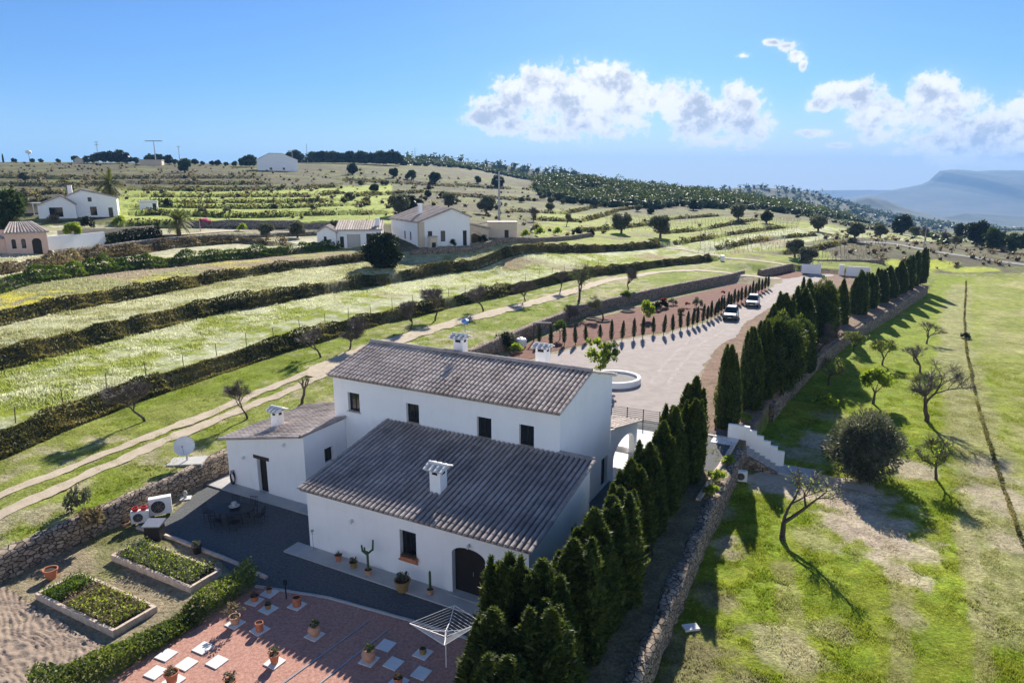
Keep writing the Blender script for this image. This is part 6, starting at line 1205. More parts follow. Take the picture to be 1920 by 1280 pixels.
# gate walls
def gate_wall(nm, lab, px, h, w=.35, cap=True):
    P = [Vector((*gz(x, y)[:2], 0)) for x, y in px]; b = MB(); d = (P[1] - P[0]).normalized(); s = Vector((-d.y, d.x, 0)) * w; b.hexa([P[0], P[1], P[1] + s, P[0] + s] + [p + Vector((0, 0, h)) for p in (P[0], P[1], P[1] + s, P[0] + s)]); o = b.build(nm, M['stucco'], bevel=.03); return tag(o, lab, 'wall')
gate_wall('gate_wall', 'white gate wall behind the round olive, left of the entrance', [(1502, 512), (1534, 514)], 1.9); gate_wall('gate_pillar', 'white square gate pillar on the left of the entrance', [(1534.5, 514), (1538, 514.2)], 2.15, .6); gate_wall('gate_pillar', 'white gate pillar on the right of the entrance', [(1572, 516), (1582, 516.5)], 2.15, .6)
gate_wall('gate_wall', 'white gate wall with a small sign, right of the entrance', [(1586, 517), (1630, 519.5)], 1.9)
gb = MB(); A = Vector((*gz(1582.3, 516.5)[:2], 0)); Bv = Vector((*gz(1585.7, 516.9)[:2], 0))
for k in range(6): p = A.lerp(Bv, (k + .5) / 6); gb.tube(p, p + Vector((0, 0, 1.6)), .02, n=4)
for z in (.2, 1.5): gb.tube(A + Vector((0, 0, z)), Bv + Vector((0, 0, z)), .025, n=4)
tag(gb.build('pedestrian_gate', M['black']), 'narrow dark pedestrian gate between the right pillar and wall', 'gate')
P = gz(1354, 490, 1.4); b = MB(); b.box(-.35, .35, -.35, .35, -.5, 1.1); o = b.build('marker_pillar', M['stucco']); o.location = G(1354, 489); tag(o, 'small white pillar beside the side path at the hedge end', 'pillar'); b = MB(); b.box(-.42, .42, -.42, .42, 1.103, 1.2); b.build('cap', M['white'], o)

# ------------------------------------------------------------------ cars
def car(lab, P, head, colr, nm='parked_car'):
    o = empty(nm, (P[0], P[1], .024), head); tag(o, lab, 'car', None); pm = bpy.data.materials.new('car paint'); pm.use_nodes = True; pb = pm.node_tree.nodes['Principled BSDF']; pb.inputs['Base Color'].default_value = (*colr, 1); pb.inputs['Metallic'].default_value = .35; pb.inputs['Roughness'].default_value = .3; pb.inputs['Coat Weight'].default_value = .8
    b = MB(); st = [(-2.22, .62, .55, .86), (-2.12, .80, .38, 1.02), (-1.6, .9, .28, 1.06), (-.4, .92, .26, 1.04), (.75, .92, .26, 1.0), (1.5, .9, .28, .95), (2.0, .82, .32, .86), (2.2, .66, .42, .74)]; vs = []
    for x, w, z0, z1 in st: vs += [(x, -w * .86, z0), (x, -w, z0 + .18), (x, -w, z1 - .16), (x, -w * .86, z1), (x, w * .86, z1), (x, w, z1 - .16), (x, w, z0 + .18), (x, w * .86, z0)]
    fs = [(i * 8 + k, i * 8 + (k + 1) % 8, i * 8 + 8 + (k + 1) % 8, i * 8 + 8 + k) for i in range(len(st) - 1) for k in range(8)] + [tuple(range(8))[::-1], tuple((len(st) - 1) * 8 + k for k in range(8))]
    b.add(vs, fs); b.build('body', pm, o, smooth=False, bevel=.03)
    g = MB(); lo = [(-2.08, .78), (1.05, .8)]; g.hexa([(-2.06, -.80, 1.02), (1.0, -.80, 1.0), (1.0, .80, 1.0), (-2.06, .80, 1.02), (-1.78, -.64, 1.52), (.15, -.64, 1.54), (.15, .64, 1.54), (-1.78, .64, 1.52)]); gl = g.build('cabin_glass', M['glass'], o)
    r_ = MB(); r_.hexa([(-1.84, -.66, 1.515), (.2, -.66, 1.535), (.2, .66, 1.535), (-1.84, .66, 1.515), (-1.7, -.58, 1.6), (.05, -.58, 1.62), (.05, .58, 1.62), (-1.7, .58, 1.6)])
    for sg in (-1, 1):
        for xa_, xb_ in ((1.02, .17), (-.35, -.5), (-2.06, -1.8), (-1.25, -1.3)): r_.tube((xa_, sg * .805, 1.0), (xb_, sg * .65, 1.53), .035, n=5)
    r_.build('roof', pm, o)
    for x in (-1.35, 1.38):
        for sg in (-1, 1):
            w = MB(); w.tube((x, sg * .7, .34), (x, sg * .935, .34), .35, n=18); wo = w.build('wheel', M['rubber'], o); w = MB(); w.tube((x, sg * .9, .34), (x, sg * .945, .34), .22, n=12); w.build('rim', M['rim'], wo)
    for sg in (-1, 1):
        h = MB(); h.hexa([(2.0, sg * .5, .7), (2.185, sg * .5, .7), (2.05, sg * .8, .7), (1.8, sg * .84, .7), (2.0, sg * .5, .82), (2.175, sg * .5, .82), (2.04, sg * .79, .84), (1.8, sg * .83, .86)]); h.build('headlight', M['lamp'], o)
        m = MB(); m.box(.55, .72, sg * .95 - .09, sg * .95 + .09, 1.0, 1.14); m.build('wing_mirror', pm, o)
    q = MB(); q.hexa([(2.12, -.48, .5), (2.215, -.48, .5), (2.215, .48, .5), (2.12, .48, .5), (2.12, -.48, .72), (2.2, -.48, .72), (2.2, .48, .72), (2.12, .48, .72)]); q.build('grille', M['black_plastic'], o); q = MB(); q.box(2.0, 2.19, -.8, .8, .3, .43); q.build('bumper', M['black_plastic'], o); q = MB(); q.box(2.216, 2.23, -.26, .26, .44, .55); q.build('number_plate', M['white'], o)
c1, c2 = gz(1370, 597), gz(1411, 573); hd = gz(1352, 612) - gz(1378, 592); hd = math.atan2(hd[1], hd[0])
car('silver grey parked car, nearer of two beside the young cypresses', c1, hd + .12, (.09, .095, .11)); car('second parked car with a pale roof, farther up the drive', c2, hd + .1, (.3, .3, .26))

# ------------------------------------------------------------------ things round the house
def gobj(name, lab, cat, px, py, z=.0, rz=0., grp=None): P = gz(px, py, z); o = empty(name, (P[0], P[1], z), rz); tag(o, lab, cat, grp); return o
# planter with the citrus tree
pc = gz(1150, 716); pl = empty('round_planter', (pc[0], pc[1], .02)); tag(pl, 'low white curved planter wall on the drive behind the farmhouse', 'planter'); b = MB(); N = 28
for k in range(N):
    a0, a1 = 6.2832 * k / N, 6.2832 * (k + 1) / N; p = lambda a, r, z: (r * math.cos(a) * 1.12, r * math.sin(a), z); b.hexa([p(a0, 2.3, 0), p(a1, 2.3, 0), p(a1, 2.0, 0), p(a0, 2.0, 0), p(a0, 2.3, .55), p(a1, 2.3, .55), p(a1, 2.0, .55), p(a0, 2.0, .55)])
b.build('rim', M['stucco'], pl); b = MB(); b.poly([(2.02 * 1.12 * math.cos(k * .2618), 2.02 * math.sin(k * .2618)) for k in range(24)], .0, .36); b.build('gravel_fill', M['gravel_mid'], pl)
ct_ = empty('citrus_tree', (pc[0] - 1.3, pc[1] - .3, .3)); tag(ct_, 'bright green citrus tree with rounded clumps growing in the white planter', 'tree'); obj('trunk', trunk_mesh(1.2, .07, 31, 3), ct_)
cl_parts = []
for i, (dx, dz, r) in enumerate([(-.65, 3.5, .85), (.85, 3.1, .9), (-.7, 2.2, .9), (.1, 2.5, .85), (.8, 1.9, .95), (-.1, 1.4, .95), (1.3, 2.6, .6)]):
    o = obj('leaf_clump', crown_mesh(420, 180 + i, r, r * .9, 9, .2, .11, 'lime' if i in (0, 2, 3, 5) else 'green', .5), ct_); o.location = (dx, (i % 3 - 1) * .3, dz)
# railing in front of the porch terrace
ra, rb2 = gz(1146, 787), gz(1236, 800); rl = empty('railing', (ra[0], ra[1], .09)); tag(rl, 'dark metal railing with thin horizontal bars beside the porch', 'railing'); d = Vector(rb2 - ra); 
for k in range(7): b = MB(); b.tube(Vector((0, 0, .12 + k * .16)), d + Vector((0, 0, .12 + k * .16)), .018, n=4); b.build('bar', M['black'], rl)
for k in range(4): b = MB(); p = d * (k / 3); b.box(p.x - .03, p.x + .03, p.y - .03, p.y + .03, -.08, 1.2); b.build('post', M['black'], rl)
# white stairs down to the field
s0 = gz(1377, 822); su = (s0 - O) @ U; sv = (s0 - O) @ V; stc = empty('garden_stairs', (*uv(su, sv)[:2], 0), RZ); tag(stc, 'stone stairs with a stepped white side wall going down to the field', 'stairs'); n_s = 8; run = 3.0
b = MB()
for k in range(n_s): b.box(.35 + k * run / n_s, .35 + (k + 1) * run / n_s, -1.15, -.003, FZ - .2, -.1 - (k + 1) * 1.5 / n_s + .1)
b.build('steps', M['slab'], stc); b = MB(); b.box(-.5, 1.0, 0, .28, FZ - .2, 1.05)
for k in range(5): b.box(1.0 + k * .5 + .001, 1.5 + k * .5, .002, .278, FZ - .2, 1.04 - (k + 1) * .3 + .05)
b.build('parapet', M['stucco'], stc); b = MB(); b.box(-1.4, .34, -1.6, -.003, -.1, .06); b.build('landing_slab', M['whiteslab'], stc); b = MB(); b.box(.35, 3.3, -1.45, -1.153, FZ - .2, -.5); b.v = [(x, y, (z if z < -1 else -.3 - (x - .35) / 2.95 * 1.2)) for x, y, z in b.v]; b.build('side_wall', M['stone'], stc)
b = MB(); b.box(3.352, 5.6, -1.3, .4, FZ - .05, FZ + .14); b.build('bottom_slab', M['slab'], stc)
kp = [gz(*p)[:2] for p in [(1309, 938), (1330, 905), (1357, 865), (1374, 838)]]; wall('stone_kerb', 'pale stone kerb along the gravel strip above the retaining wall', kp, .28, K(-.05), K(.16), M['brick'], step=.5, rough=.03); tag(bpy.data.objects['stone_kerb'], cat='kerb')
wall('brick_kerb', 'straight kerb line between drive and gravel strip near the stairs', [gz(*p)[:2] for p in [(1232, 806), (1312, 814), (1368, 824)]], .25, K(-.05), K(.12), M['brick'], step=.6, rough=.02); tag(bpy.data.objects['brick_kerb'], cat='kerb')
def acunit(lab, px, py, w, d_, h, rz, z=.024, stand=.12):
    o = gobj('air_conditioner', lab, 'air conditioner', px, py, z, rz); b = MB(); b.box(-w / 2, w / 2, 0, d_, stand, stand + h); b.build('casing', M['metal_white'], o, bevel=.02); f = MB(); r0 = min(w, h) * .36; cxx = -w * .1; f.tube((cxx, -.012, stand + h / 2), (cxx, .01, stand + h / 2), r0, n=24); fo = f.build('fan_recess', M['black_plastic'], o); g = MB()
    for k in range(1, 6): rr = r0 * k / 5; [g.tube((cxx + rr * math.cos(a), -.02, stand + h / 2 + rr * math.sin(a)), (cxx + rr * math.cos(a + .39), -.02, stand + h / 2 + rr * math.sin(a + .39)), .008, n=3) for a in np.arange(0, 6.28, .3927)]
    for k in range(8): a = k * .785; g.tube((cxx, -.02, stand + h / 2), (cxx + r0 * math.cos(a), -.02, stand + h / 2 + r0 * math.sin(a)), .008, n=3)
    g.build('fan_grille', M['grey_metal'], fo)
    for sx_ in (-.35, .35): q = MB(); q.box(w * sx_ - .05, w * sx_ + .05, -.02, d_ + .02, 0, stand - .003); q.build('foot', M['black_plastic'], o)
    return o
acunit('large white outdoor air conditioning unit in front of the garden stone wall', 303, 968, 1.15, .42, 1.0, RZ + .95); sm_ac = acunit('smaller white air conditioning unit with red pots on top', 264, 984, .9, .36, .68, RZ + .85)
acunit('white outdoor unit standing on the field against the stone retaining wall', 1390, 906, .7, .35, .75, RZ + .2, FZ)
# pots
def pot(lab, px, py, r, h, m='terracotta', z=.0, plantm=None, kind='flared', s=1., nm='flower_pot', grp=None, offs=None):
    P = gz(px, py, z); o = empty(nm, (P[0], P[1], z)); tag(o, lab, 'pot', grp); b = MB()
    if kind == 'urn': prof = [(r * .5, 0), (r * .8, h * .2), (r, h * .5), (r * .92, h * .72), (r * .66, h * .9), (r * .78, h), (r * .66, h), (r * .55, h * .9)]
    elif kind == 'cyl': prof = [(r * .9, 0), (r, h), (r * .86, h), (r * .84, h * .85)]
    else: prof = [(r * .68, 0), (r * .95, h * .84), (r * 1.08, h * .84), (r * 1.1, h), (r * .95, h), (r * .9, h * .86)]
    b.lathe(prof, 18); b.build('body', M[m], o, smooth=False); q = MB(); q.lathe([(prof[-1][0] + .01, h * .87), (0, h * .9)], 14); q.build('soil', M['soil'], o)
    if plantm:
        for me, sc, dz in plantm: c = obj('plant', me, o); c.scale = (sc,) * 3; c.location = (0, 0, h * .85 + dz)
    return o
PB = crown_mesh(260, 190, .5, .45, 8, .13, .06, 'olive', .4, cz=.3); PG = crown_mesh(260, 191, .5, .45, 8, .14, .07, 'green', .4, cz=.3); PD = crown_mesh(200, 192, .5, .4, 8, .13, .06, 'dry', .3, cz=.3)
def cactus(arms, h, r): 
    b = MB()
    def col(p, z0, z1, rr): b.lathe([(rr * .85, z0), (rr, z0 + .1), (rr * .95, z1 - .08), (rr * .5, z1), (0, z1 + .02)], 8, (p[0], p[1], 0))
    col((0, 0), -.05, h if not arms else h * .62, r)
    for a, z0, z1 in arms: 
        ex, ey = math.cos(a) * .26, math.sin(a) * .26; b.tube((0, 0, z0), (ex, ey, z0 + .16), r * .8, n=8); b.tube((ex, ey, z0 + .12), (ex * 1.15, ey * 1.15, z1), r * .8, r * .7, 8)
    o = b.build('plant', M['cactus']); me = o.data; bpy.data.objects.remove(o); return me
ag = MB()
for k in range(22): w = k * 2.4; e = .35 + (k % 4) * .28; ag.ct = (k % 4) / 4; ag.tube((0, 0, 0), (math.cos(w) * .42 * math.cos(e), math.sin(w) * .42 * math.cos(e), .45 * math.sin(e)), .035, .004, 4)
ago = ag.build('plant', M['olive']); AGS = ago.data; bpy.data.objects.remove(ago)
ZP = .1
pot('small red terracotta pot with a spiky plant against the front wall', 635, 1051, .17, .34, 'terracotta', ZP, [(AGS, .6, 0)]); pot('squat ochre pot with a low plant against the front wall', 663, 1063, .2, .3, 'glaze', ZP, [(PB, .45, 0)])
pot('terracotta pot holding a tall branched cactus against the front wall', 691, 1077, .19, .3, 'terrapale', ZP, [(cactus([(.5, .85, 1.5), (2.8, .8, 1.25), (4.5, .95, 1.35)], 1.45, .06), 1, 0)]); pot('big ochre glazed pot with leafy plants between window and door', 755, 1106, .36, .55, 'glaze', ZP, [(PB, .7, 0), (AGS, .8, .05)])
pot('small terracotta pot holding a single upright cactus near the door', 807, 1113, .16, .26, 'terrapale', ZP, [(cactus([], .95, .06), 1, 0)])
SL = [(505,1112,'tiny brown plant pot'),(477,1127,None),(503,1142,'pot'),(557,1135,'pot'),(590,1191,'pot'),(487,1181,'pot'),(441,1169,'pot'),(515,1242,'pot'),(381,1215,None),(350,1245,None),(407,1241,None),(292,1261,None),(312,1228,None),(326,1276,'pot'),(724,1210,None),(692,1238,'pot'),(738,1244,None),(793,1225,'pot'),(790,1262,None),(747,1279,'pot')]
for i, (px, py, k) in enumerate(SL):
    P = gz(px, py, .03); b = MB(); b.box(-.31, .31, -.31, .31, 0, .04); o = b.build('paving_slab', M['whiteslab'], bevel=.006); o.location = (P[0], P[1], .03); o.rotation_euler[2] = RZ + random.gauss(0, .05); tag(o, 'square white paving slab lying on the red gravel patio' if not k else 'square white slab carrying a plant pot on the red patio', 'paving slab', 'white slabs on the red gravel' if not k else 'white slabs under the patio pots')
ZS = .072
pot('small clay pot with a brown plant on the slab nearest the garden hedge tip', 505, 1110, .14, .2, 'terrapale', ZS, [(PD, .4, 0)]); pot('low terracotta pot in shade beside the garden hedge', 478, 1125, .2, .26, 'terracotta', ZS, [(PD, .4, 0)]); pot('small dark clay pot on a shaded slab', 503, 1140, .15, .22, 'glaze', ZS, [(PB, .3, 0)])
pot('tall terracotta cylinder pot on a shaded slab', 557, 1134, .2, .42, 'terracotta', ZS, None, 'cyl'); pot('rounded pale urn with a bright succulent in the patio shade, nearer the hedge', 590, 1190, .28, .5, 'terrapale', ZS, [(PG, .45, 0)], 'urn'); pot('upright terracotta pot on a sunlit slab near the hedge', 487, 1181, .17, .38, 'terracotta', ZS, None, 'cyl')
pot('pot with a large dry bushy plant beside the garden hedge', 441, 1168, .22, .36, 'terrapale', ZS, [(PD, 1.0, .05)]); pot('terracotta pot with a green succulent in full sun on the patio', 515, 1241, .2, .38, 'terracotta', ZS, [(PB, .5, .05)]); pot('large terracotta pot at the bottom edge of the patio', 323, 1277, .25, .42, 'terracotta', ZS, [(PD, .5, 0)])
pot('small plant pot cut by the bottom picture edge', 433, 1290, .2, .36, 'terracotta', .03, [(PB, .55, .05)]); pot('rounded pale urn with a green succulent by the shade edge, nearer the dryer', 692, 1237, .29, .52, 'terrapale', ZS, [(PG, .45, 0)], 'urn'); pot('small ochre pot on the slab left of the clothes dryer pole', 793, 1223, .15, .22, 'glaze', ZS, None, 'cyl'); pot('terracotta pot at the bottom edge left of the cypresses', 747, 1279, .18, .24, 'terracotta', ZS, [(PD, .35, 0)])
pot('big empty orange terracotta pot standing alone on the dry garden', 97, 1083, .3, .5, 'terracotta'); pot('dark pot with a plant on the kerb beside the gravel', 370, 1036, .24, .42, 'black_plastic', 0, [(PB, .5, 0)]); pot('black bucket like pot beside the second vegetable bed', 396, 1075, .22, .42, 'black_plastic')
pot('little red clay pot by the bed end, left of a pair', 379, 1082, .13, .22, 'terracotta', kind='cyl'); pot('little red clay pot by the bed end, right of a pair', 388, 1085, .13, .22, 'terracotta', kind='cyl'); pot('broken red clay pot at the head of the second bed', 249, 1033, .2, .22, 'terracotta'); pot('second red clay trough pot at the head of the bed', 259, 1030, .2, .2, 'terracotta'); pot('pale bowl planter beside the small air conditioning unit', 236, 985, .22, .22, 'terrapale', 0, [(PD, .4, 0)])
Pm = sm_ac.matrix_basis @ Vector((-.2, .18, .8)); Pm2 = sm_ac.matrix_basis @ Vector((.22, .18, .8))
for q, l in ((Pm, 'left'), (Pm2, 'right')):
    b = MB(); b.lathe([(.13, 0), (.19, .16), (.17, .2), (.13, .2), (.12, .12)], 14); o = b.build('red_pot', M['red']); o.location = (q.x, q.y, .024 + .80); o.location.z = .826; tag(o, f'bright red pot on top of the small air conditioning unit, {l} one', 'pot'); b = MB(); b.lathe([(.125, .14), (0, .15)], 10); b.build('soil', M['soil'], o)
bx = gobj('storage_box', 'black storage box with a pale lid standing on the gravel kerb', 'storage box', 292, 1008, .0, RZ + .5); b = MB(); b.box(-.42, .42, -.35, .35, .0, .8, .03); b.build('body', M['black_plastic'], bx, bevel=.02); b = MB(); b.hexa([(-.46, -.4, .803), (.46, -.4, .803), (.46, .4, .803), (-.46, .4, .803), (-.46, -.4, .86), (.46, -.4, .86), (.46, .4, .95), (-.46, .4, .95)]); b.build('lid', M['grey_metal'], bx)
# satellite dish on its slab
sdp = G(356, 866); b = MB(); b.box(-1.2, .9, -.6, .7, -.15, .1); o = b.build('concrete_base', M['slab']); o.location = sdp; o.rotation_euler[2] = RZ + .6; tag(o, 'pale concrete slab under the satellite dish above the stone wall', 'slab'); ds = empty('satellite_dish', (sdp[0] - .2, sdp[1] + .1, sdp[2] + .1), -.2); tag(ds, 'large white satellite dish on a short post above the garden wall', 'satellite dish'); b = MB(); b.tube((0, 0, 0), (0, 0, .75), .05, n=8); b.build('mast', M['grey_metal'], ds); b = MB(); N = 10
prof = [(.62 * k / N, .18 * (k / N) ** 2) for k in range(N + 1)]; b.lathe([(r, z) for r, z in prof] + [(r, z - .015) for r, z in prof[::-1]], 28); do_ = b.build('reflector', M['metal_white'], ds, smooth=True); do_.location = (0, -.08, .95); do_.rotation_euler = (R(62), 0, R(25)); b = MB(); b.tube((0, 0, .0), (0, 0, .0), .01); a = MB(); a.tube((0, -.55, .12), (0, -.1, .62), .015, n=5); a.box(-.05, .05, -.15, -.05, .58, .7); a.build('feed_arm', M['grey_metal'], do_)
# table with chairs in the shade of the annex
tb = gobj('garden_table', 'dark oval garden table in the shade in front of the annex', 'table', 440, 975, .024, RZ + .35); b = MB(); b.lathe([(.0, .70), (1.0, .70), (1.02, .72), (1.0, .745), (0, .745)], 28); b.v = [(x * 1.2, y * .72, z) for x, y, z in b.v]; b.build('tabletop', M['black'], tb)
for sx_ in (-.7, .7):
    for sy in (-.38, .38): b = MB(); b.tube((sx_, sy, 0), (sx_ * .8, sy * .9, .7), .03, n=6); b.build('leg', M['black'], tb)
def chair(x, y, rz, lab):
    o = empty('garden_chair', tuple(tb.matrix_basis @ Vector((x, y, 0))), tb.rotation_euler[2] + rz); tag(o, lab, 'chair', 'chairs round the dark garden table'); b = MB(); b.box(-.23, .23, -.22, .22, .42, .45); b.build('seat', M['black'], o); b = MB()
    for k in range(5): b.tube((-.2 + k * .1, -.22, .45), (-.2 + k * .1, -.3, .88), .012, n=4)
    b.tube((-.23, -.3, .88), (.23, -.3, .88), .02, n=5); b.build('backrest', M['black'], o)
    for sx_ in (-.2, .2):
        for sy in (-.19, .19): b = MB(); b.tube((sx_, sy, 0), (sx_, sy, .42), .016, n=5); b.build('leg', M['black'], o)
for k, (x, y, rz) in enumerate([(-.55, -.95, 0), (.55, -.95, 0), (-.55, .95, math.pi), (.55, .95, math.pi), (-1.5, 0, -math.pi / 2), (1.5, 0, math.pi / 2)]): chair(x, y, rz, 'black metal chair ' + ['on the near side of the garden table, left', 'on the near side of the garden table, right', 'on the far side of the garden table, left', 'on the far side of the garden table, right', 'at the left head of the garden table', 'at the right head of the garden table'][k])
b = MB(); b.lathe([(.05, 0), (.26, .06), (.3, .1), (.1, .1), (.08, .22), (.16, .28), (.05, .36)], 14); o = b.build('table_ornament', M['slab']); o.location = tb.matrix_basis @ Vector((0, .1, .747)); tag(o, 'pale ornamental bowl standing on the dark garden table', 'ornament')
st_ = gobj('stone_ornament', 'small white stone ornament on a slab by the garden wall', 'ornament', 348, 934, .024, .3); b = MB(); b.box(-.3, .3, -.25, .25, 0, .05); b.build('base_slab', M['whiteslab'], st_); b = MB(); b.lathe([(.1, .053), (.07, .2), (.14, .32), (.1, .45), (.05, .5)], 10); b.build('figure', M['slab'], st_)
# hose reel on the annex wall, thin stand by the front wing
hx, hz = hray(437, 893, AV - .08); hs = empty('garden_hose', LM(hx, AV - .08, hz), RZ); tag(hs, 'dark coiled hose hanging on the annex front wall', 'hose'); b = MB()
for k in range(3):
    for i in range(16): a, c = 6.283 * i / 16, 6.283 * (i + 1) / 16; b.tube((.2 * math.sin(a), -.03 * k, .38 * math.cos(a) - .05 * k), (.2 * math.sin(c), -.03 * k, .38 * math.cos(c) - .05 * k), .025, n=5, cap=False)
b.build('coil', M['black_plastic'], hs); b = MB(); b.box(-.08, .08, -.1, .075, .3, .42); b.build('hook', M['grey_metal'], hs)
sp_ = gobj('plant_stand', 'thin wire plant stand at the left end of the front wall', 'plant stand', 588, 1032, ZP); b = MB(); b.tube((0, 0, 0), (0, 0, 1.05), .012, n=5)
for k in range(3): a = k * 2.1; b.tube((0, 0, .2), (.2 * math.cos(a), .2 * math.sin(a), 0), .01, n=4)
b.tube((-.12, 0, .95), (.12, 0, .95), .01, n=4); b.build('frame', M['grey_metal'], sp_); b = MB(); b.lathe([(.06, 1.05), (.09, 1.1), (.08, 1.16)], 8); b.build('dish', M['grey_metal'], sp_)
wx, wz = hray(767, 1046, -.12); wbx = empty('window_planter', LM(wx, -.13, wz - .02), RZ); tag(wbx, 'terracotta window box with dark plants under the front window', 'planter'); b = MB(); b.box(-.45, .45, -.1, .12, -.12, .08); b.build('trough', M['terracotta'], wbx)
for k in range(3): c = obj('plant', PD if k != 1 else PB, wbx); c.location = (-.3 + .3 * k, 0, .04); c.scale = (.34,) * 3
# raised beds
def bed(lab, u0, u1, v0, v1, crops, seed):
    o = empty('raised_bed', LM(u0, v0, 0), RZ); tag(o, lab, 'raised bed'); L_, D_ = u1 - u0, v1 - v0; t = .14; h = .32; b = MB(); rgk = random.Random(seed)
    def course(x0, x1, y0, y1, alongx):
        n = int(((x1 - x0) if alongx else (y1 - y0)) / .4)
        for k in range(n):
            f0, f1 = k / n, (k + 1) / n; b.ct = rgk.random(); hh = h + rgk.gauss(0, .012)
            if alongx: b.box(x0 + (x1 - x0) * f0, x0 + (x1 - x0) * f1 - .012, y0 + rgk.gauss(0, .006), y1, -.05, hh)
            else: b.box(x0, x1 + rgk.gauss(0, .006), y0 + (y1 - y0) * f0, y0 + (y1 - y0) * f1 - .012, -.05, hh)
    course(0, L_, 0, t, True); course(0, L_, D_ - t, D_, True); course(0, t, t, D_ - t, False); course(L_ - t, L_, t, D_ - t, False); b.build('border', M['brick'], o)
    b = MB(); b.box(t - .01, L_ - t + .01, t - .01, D_ - t + .01, 0, .24); b.build('soil', M['soil'], o)
    rg_ = np.random.default_rng(seed)
    for x0, x1, n, mt, hh in crops:
        P = np.stack([rg_.uniform(x0 + .2, x1 - .2, n), rg_.uniform(t, D_ - t, n), (.22 + rg_.random(n) ** 1.5 * hh) / .85], -1); P[:, 2] *= .75 + .5 * fbm(P[:, 0] + seed, P[:, 1], .5, 2); s = rg_.uniform(.6, 1.4, n); v, f = leafquads(P, rg_.normal(size=(n, 3)) + [0, 0, .5], .12 * s, .06 * s, rg_); obj('crop', mesh_np('crop', v, f, M[mt], fattr=rg_.random(n)), o)
    return o
bed('brick edged vegetable bed with yellowing plants, nearer the raked earth', -7.6, -1.9, -9.2, -7.2, [(0, 1.7, 1600, 'green', .3), (1.6, 5.6, 2600, 'dry', .25), (2.0, 5.6, 1500, 'lime', .25)], 3); bed('brick edged vegetable bed with leafy greens, nearer the gravel yard', -7.75, -1.8, -5.6, -3.9, [(0, 5.9, 2600, 'olive', .35), (0.2, 5.8, 1800, 'lime', .3)], 4)
# kerbs between gravel, garden and patio
wall('concrete_kerb', 'pale kerb between the gravel yard and the vegetable garden', [gz(*p)[:2] for p in [(258, 990), (330, 1012), (395, 1038), (440, 1056), (500, 1085)]], .2, K(-.05), K(.13), M['brick'], step=.4, rough=.02); tag(bpy.data.objects['concrete_kerb'], cat='kerb')
wall('stone_edging', 'dark low edging between grey gravel and the red patio', [uv(u, v)[:2] for u, v in [(.4, -3.85), (4.0, -2.95), (8.2, -2.55), (13.4, -2.3)]], .14, K(-.05), K(.09), M['slab'], step=.4, rough=.015); tag(bpy.data.objects['stone_edging'], cat='kerb')
for i, (a, c) in enumerate([((690, 1166), (520, 1290)), ((727, 1182), (590, 1290))]):
    A, Bq = gz(*a), gz(*c); d = Vector(Bq - A); b = MB(); s = Vector((-d.y, d.x, 0)).normalized() * .03; b.hexa([Vector(A) - s, Vector(Bq) - s, Vector(Bq) + s, Vector(A) + s] + [p + Vector((0, 0, .06)) for p in (Vector(A) - s, Vector(Bq) - s, Vector(Bq) + s, Vector(A) + s)]); tag(b.build('edging_strip', M['grey_metal']), ['thin edging strip across the red patio, left of a parallel pair', 'thin edging strip across the red patio, right of a parallel pair'][i], 'edging')
# rotary clothes dryer
rp = gz(837, 1250, .03); rd = empty('rotary_clothes_dryer', (rp[0], rp[1], .03), 0); tag(rd, 'white rotary clothes dryer opened on the shaded red patio', 'clothes dryer'); b = MB(); b.tube((0, 0, 0), (0, 0, 1.62), .028, .024, 8); b.build('pole', M['metal_white'], rd); hub = Vector((0, 0, 1.35)); 
cor = [Vector(gz(x, y, 1.86) - np.array([rp[0], rp[1], .03])) for x, y in [(768, 1168), (852, 1134), (903, 1166), (833, 1209)]]
for c in cor:
    b = MB(); b.tube(hub, c, .018, n=6); b.build('arm', M['metal_white'], rd); b = MB(); b.tube(Vector((0, 0, 1.6)), hub.lerp(c, .48), .012, n=5); b.build('strut', M['metal_white'], rd)
b = MB()
for k in range(8):
    f = .3 + .7 * k / 7; pts = [hub.lerp(c, f) for c in cor]; [b.tube(pts[i], pts[(i + 1) % 4], .0055 if k < 7 else .012, n=3, cap=False) for i in range(4)]
b.build('washing_line', M['metal_white'], rd); b = MB(); b.lathe([(.05, 0), (.05, .12), (.03, .16)], 10, (0, 0, 1.3)); b.build('hub', M['metal_white'], rd)
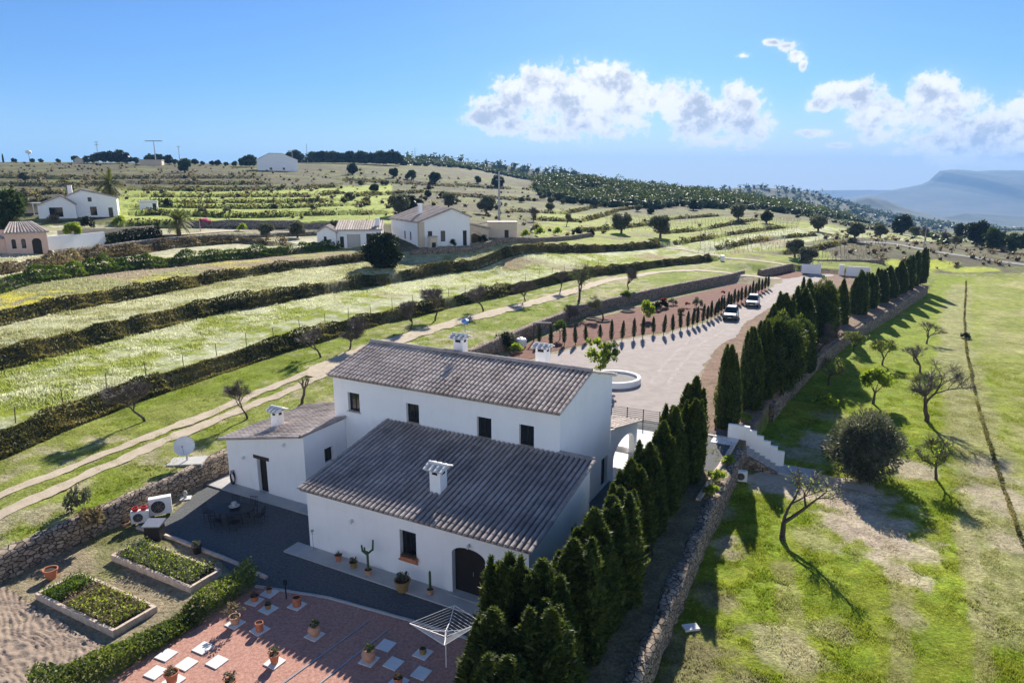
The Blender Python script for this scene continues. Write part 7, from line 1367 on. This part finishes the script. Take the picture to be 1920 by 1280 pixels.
# small things behind the house
tk = gobj('water_tank', 'small pale rounded tank at the corner of the red bed behind the farmhouse', 'tank', 977, 650, .03); b = MB(); b.lathe([(.5, 0), (.62, .1), (.64, .8), (.5, .98), (.2, 1.05), (0, 1.05)], 18); b.build('body', M['metal_white'], tk); b = MB(); b.lathe([(.18, 1.052), (.18, 1.12), (0, 1.13)], 10); b.build('lid', M['grey_metal'], tk)
fr = gobj('trellis_frame', 'wooden goal shaped trellis frame at the start of the red bed', 'trellis', 1016, 640, .02, -.1)
for x in (-.95, .95): b = MB(); b.box(x - .06, x + .06, -.06, .06, 0, 2.2); b.build('post', M['wood'], fr)
b = MB(); b.box(-1.1, 1.1, -.06, .06, 2.203, 2.32); b.build('crossbar', M['slab'], fr)
P = gz(1295, 1178, FZ); b = MB(); b.box(-.36, .36, -.22, .22, 0, .1); o = b.build('stone_block', M['whiteslab']); o.location = (P[0], P[1], FZ + .02); o.rotation_euler[2] = .2; tag(o, 'single pale stone block lying in the shade on the lower field', 'stone')
P = gz(1345, 750, FZ)
lp = gobj('garden_lamp', 'slim black garden lamp post at the corner of the red patio', 'lamp', 537, 1122, .03); b = MB(); b.tube((0, 0, 0), (0, 0, .75), .03, n=6); b.build('post', M['black'], lp); b = MB(); b.lathe([(.09, .75), (.1, .9), (.02, .97)], 8); b.build('lantern', M['black'], lp)

# ------------------------------------------------------------------ the air between here and the mountains
hb_ = MB(); hb_.box(-7000, 11500, -300, 9300, -330, 330); hz_ = hb_.build('haze', []); hz_.data.materials.clear(); hm_ = bpy.data.materials.new('haze'); hm_.use_nodes = True; t = hm_.node_tree; t.nodes.clear()
pvn = t.nodes.new('ShaderNodeVolumePrincipled'); pvn.inputs['Color'].default_value = (.24, .53, 1, 1); pvn.inputs['Density'].default_value = HAZE; pvn.inputs['Anisotropy'].default_value = .0; on = t.nodes.new('ShaderNodeOutputMaterial'); t.links.new(pvn.outputs[0], on.inputs['Volume'])
hz_.data.materials.append(hm_); tag(hz_, kind='stuff')
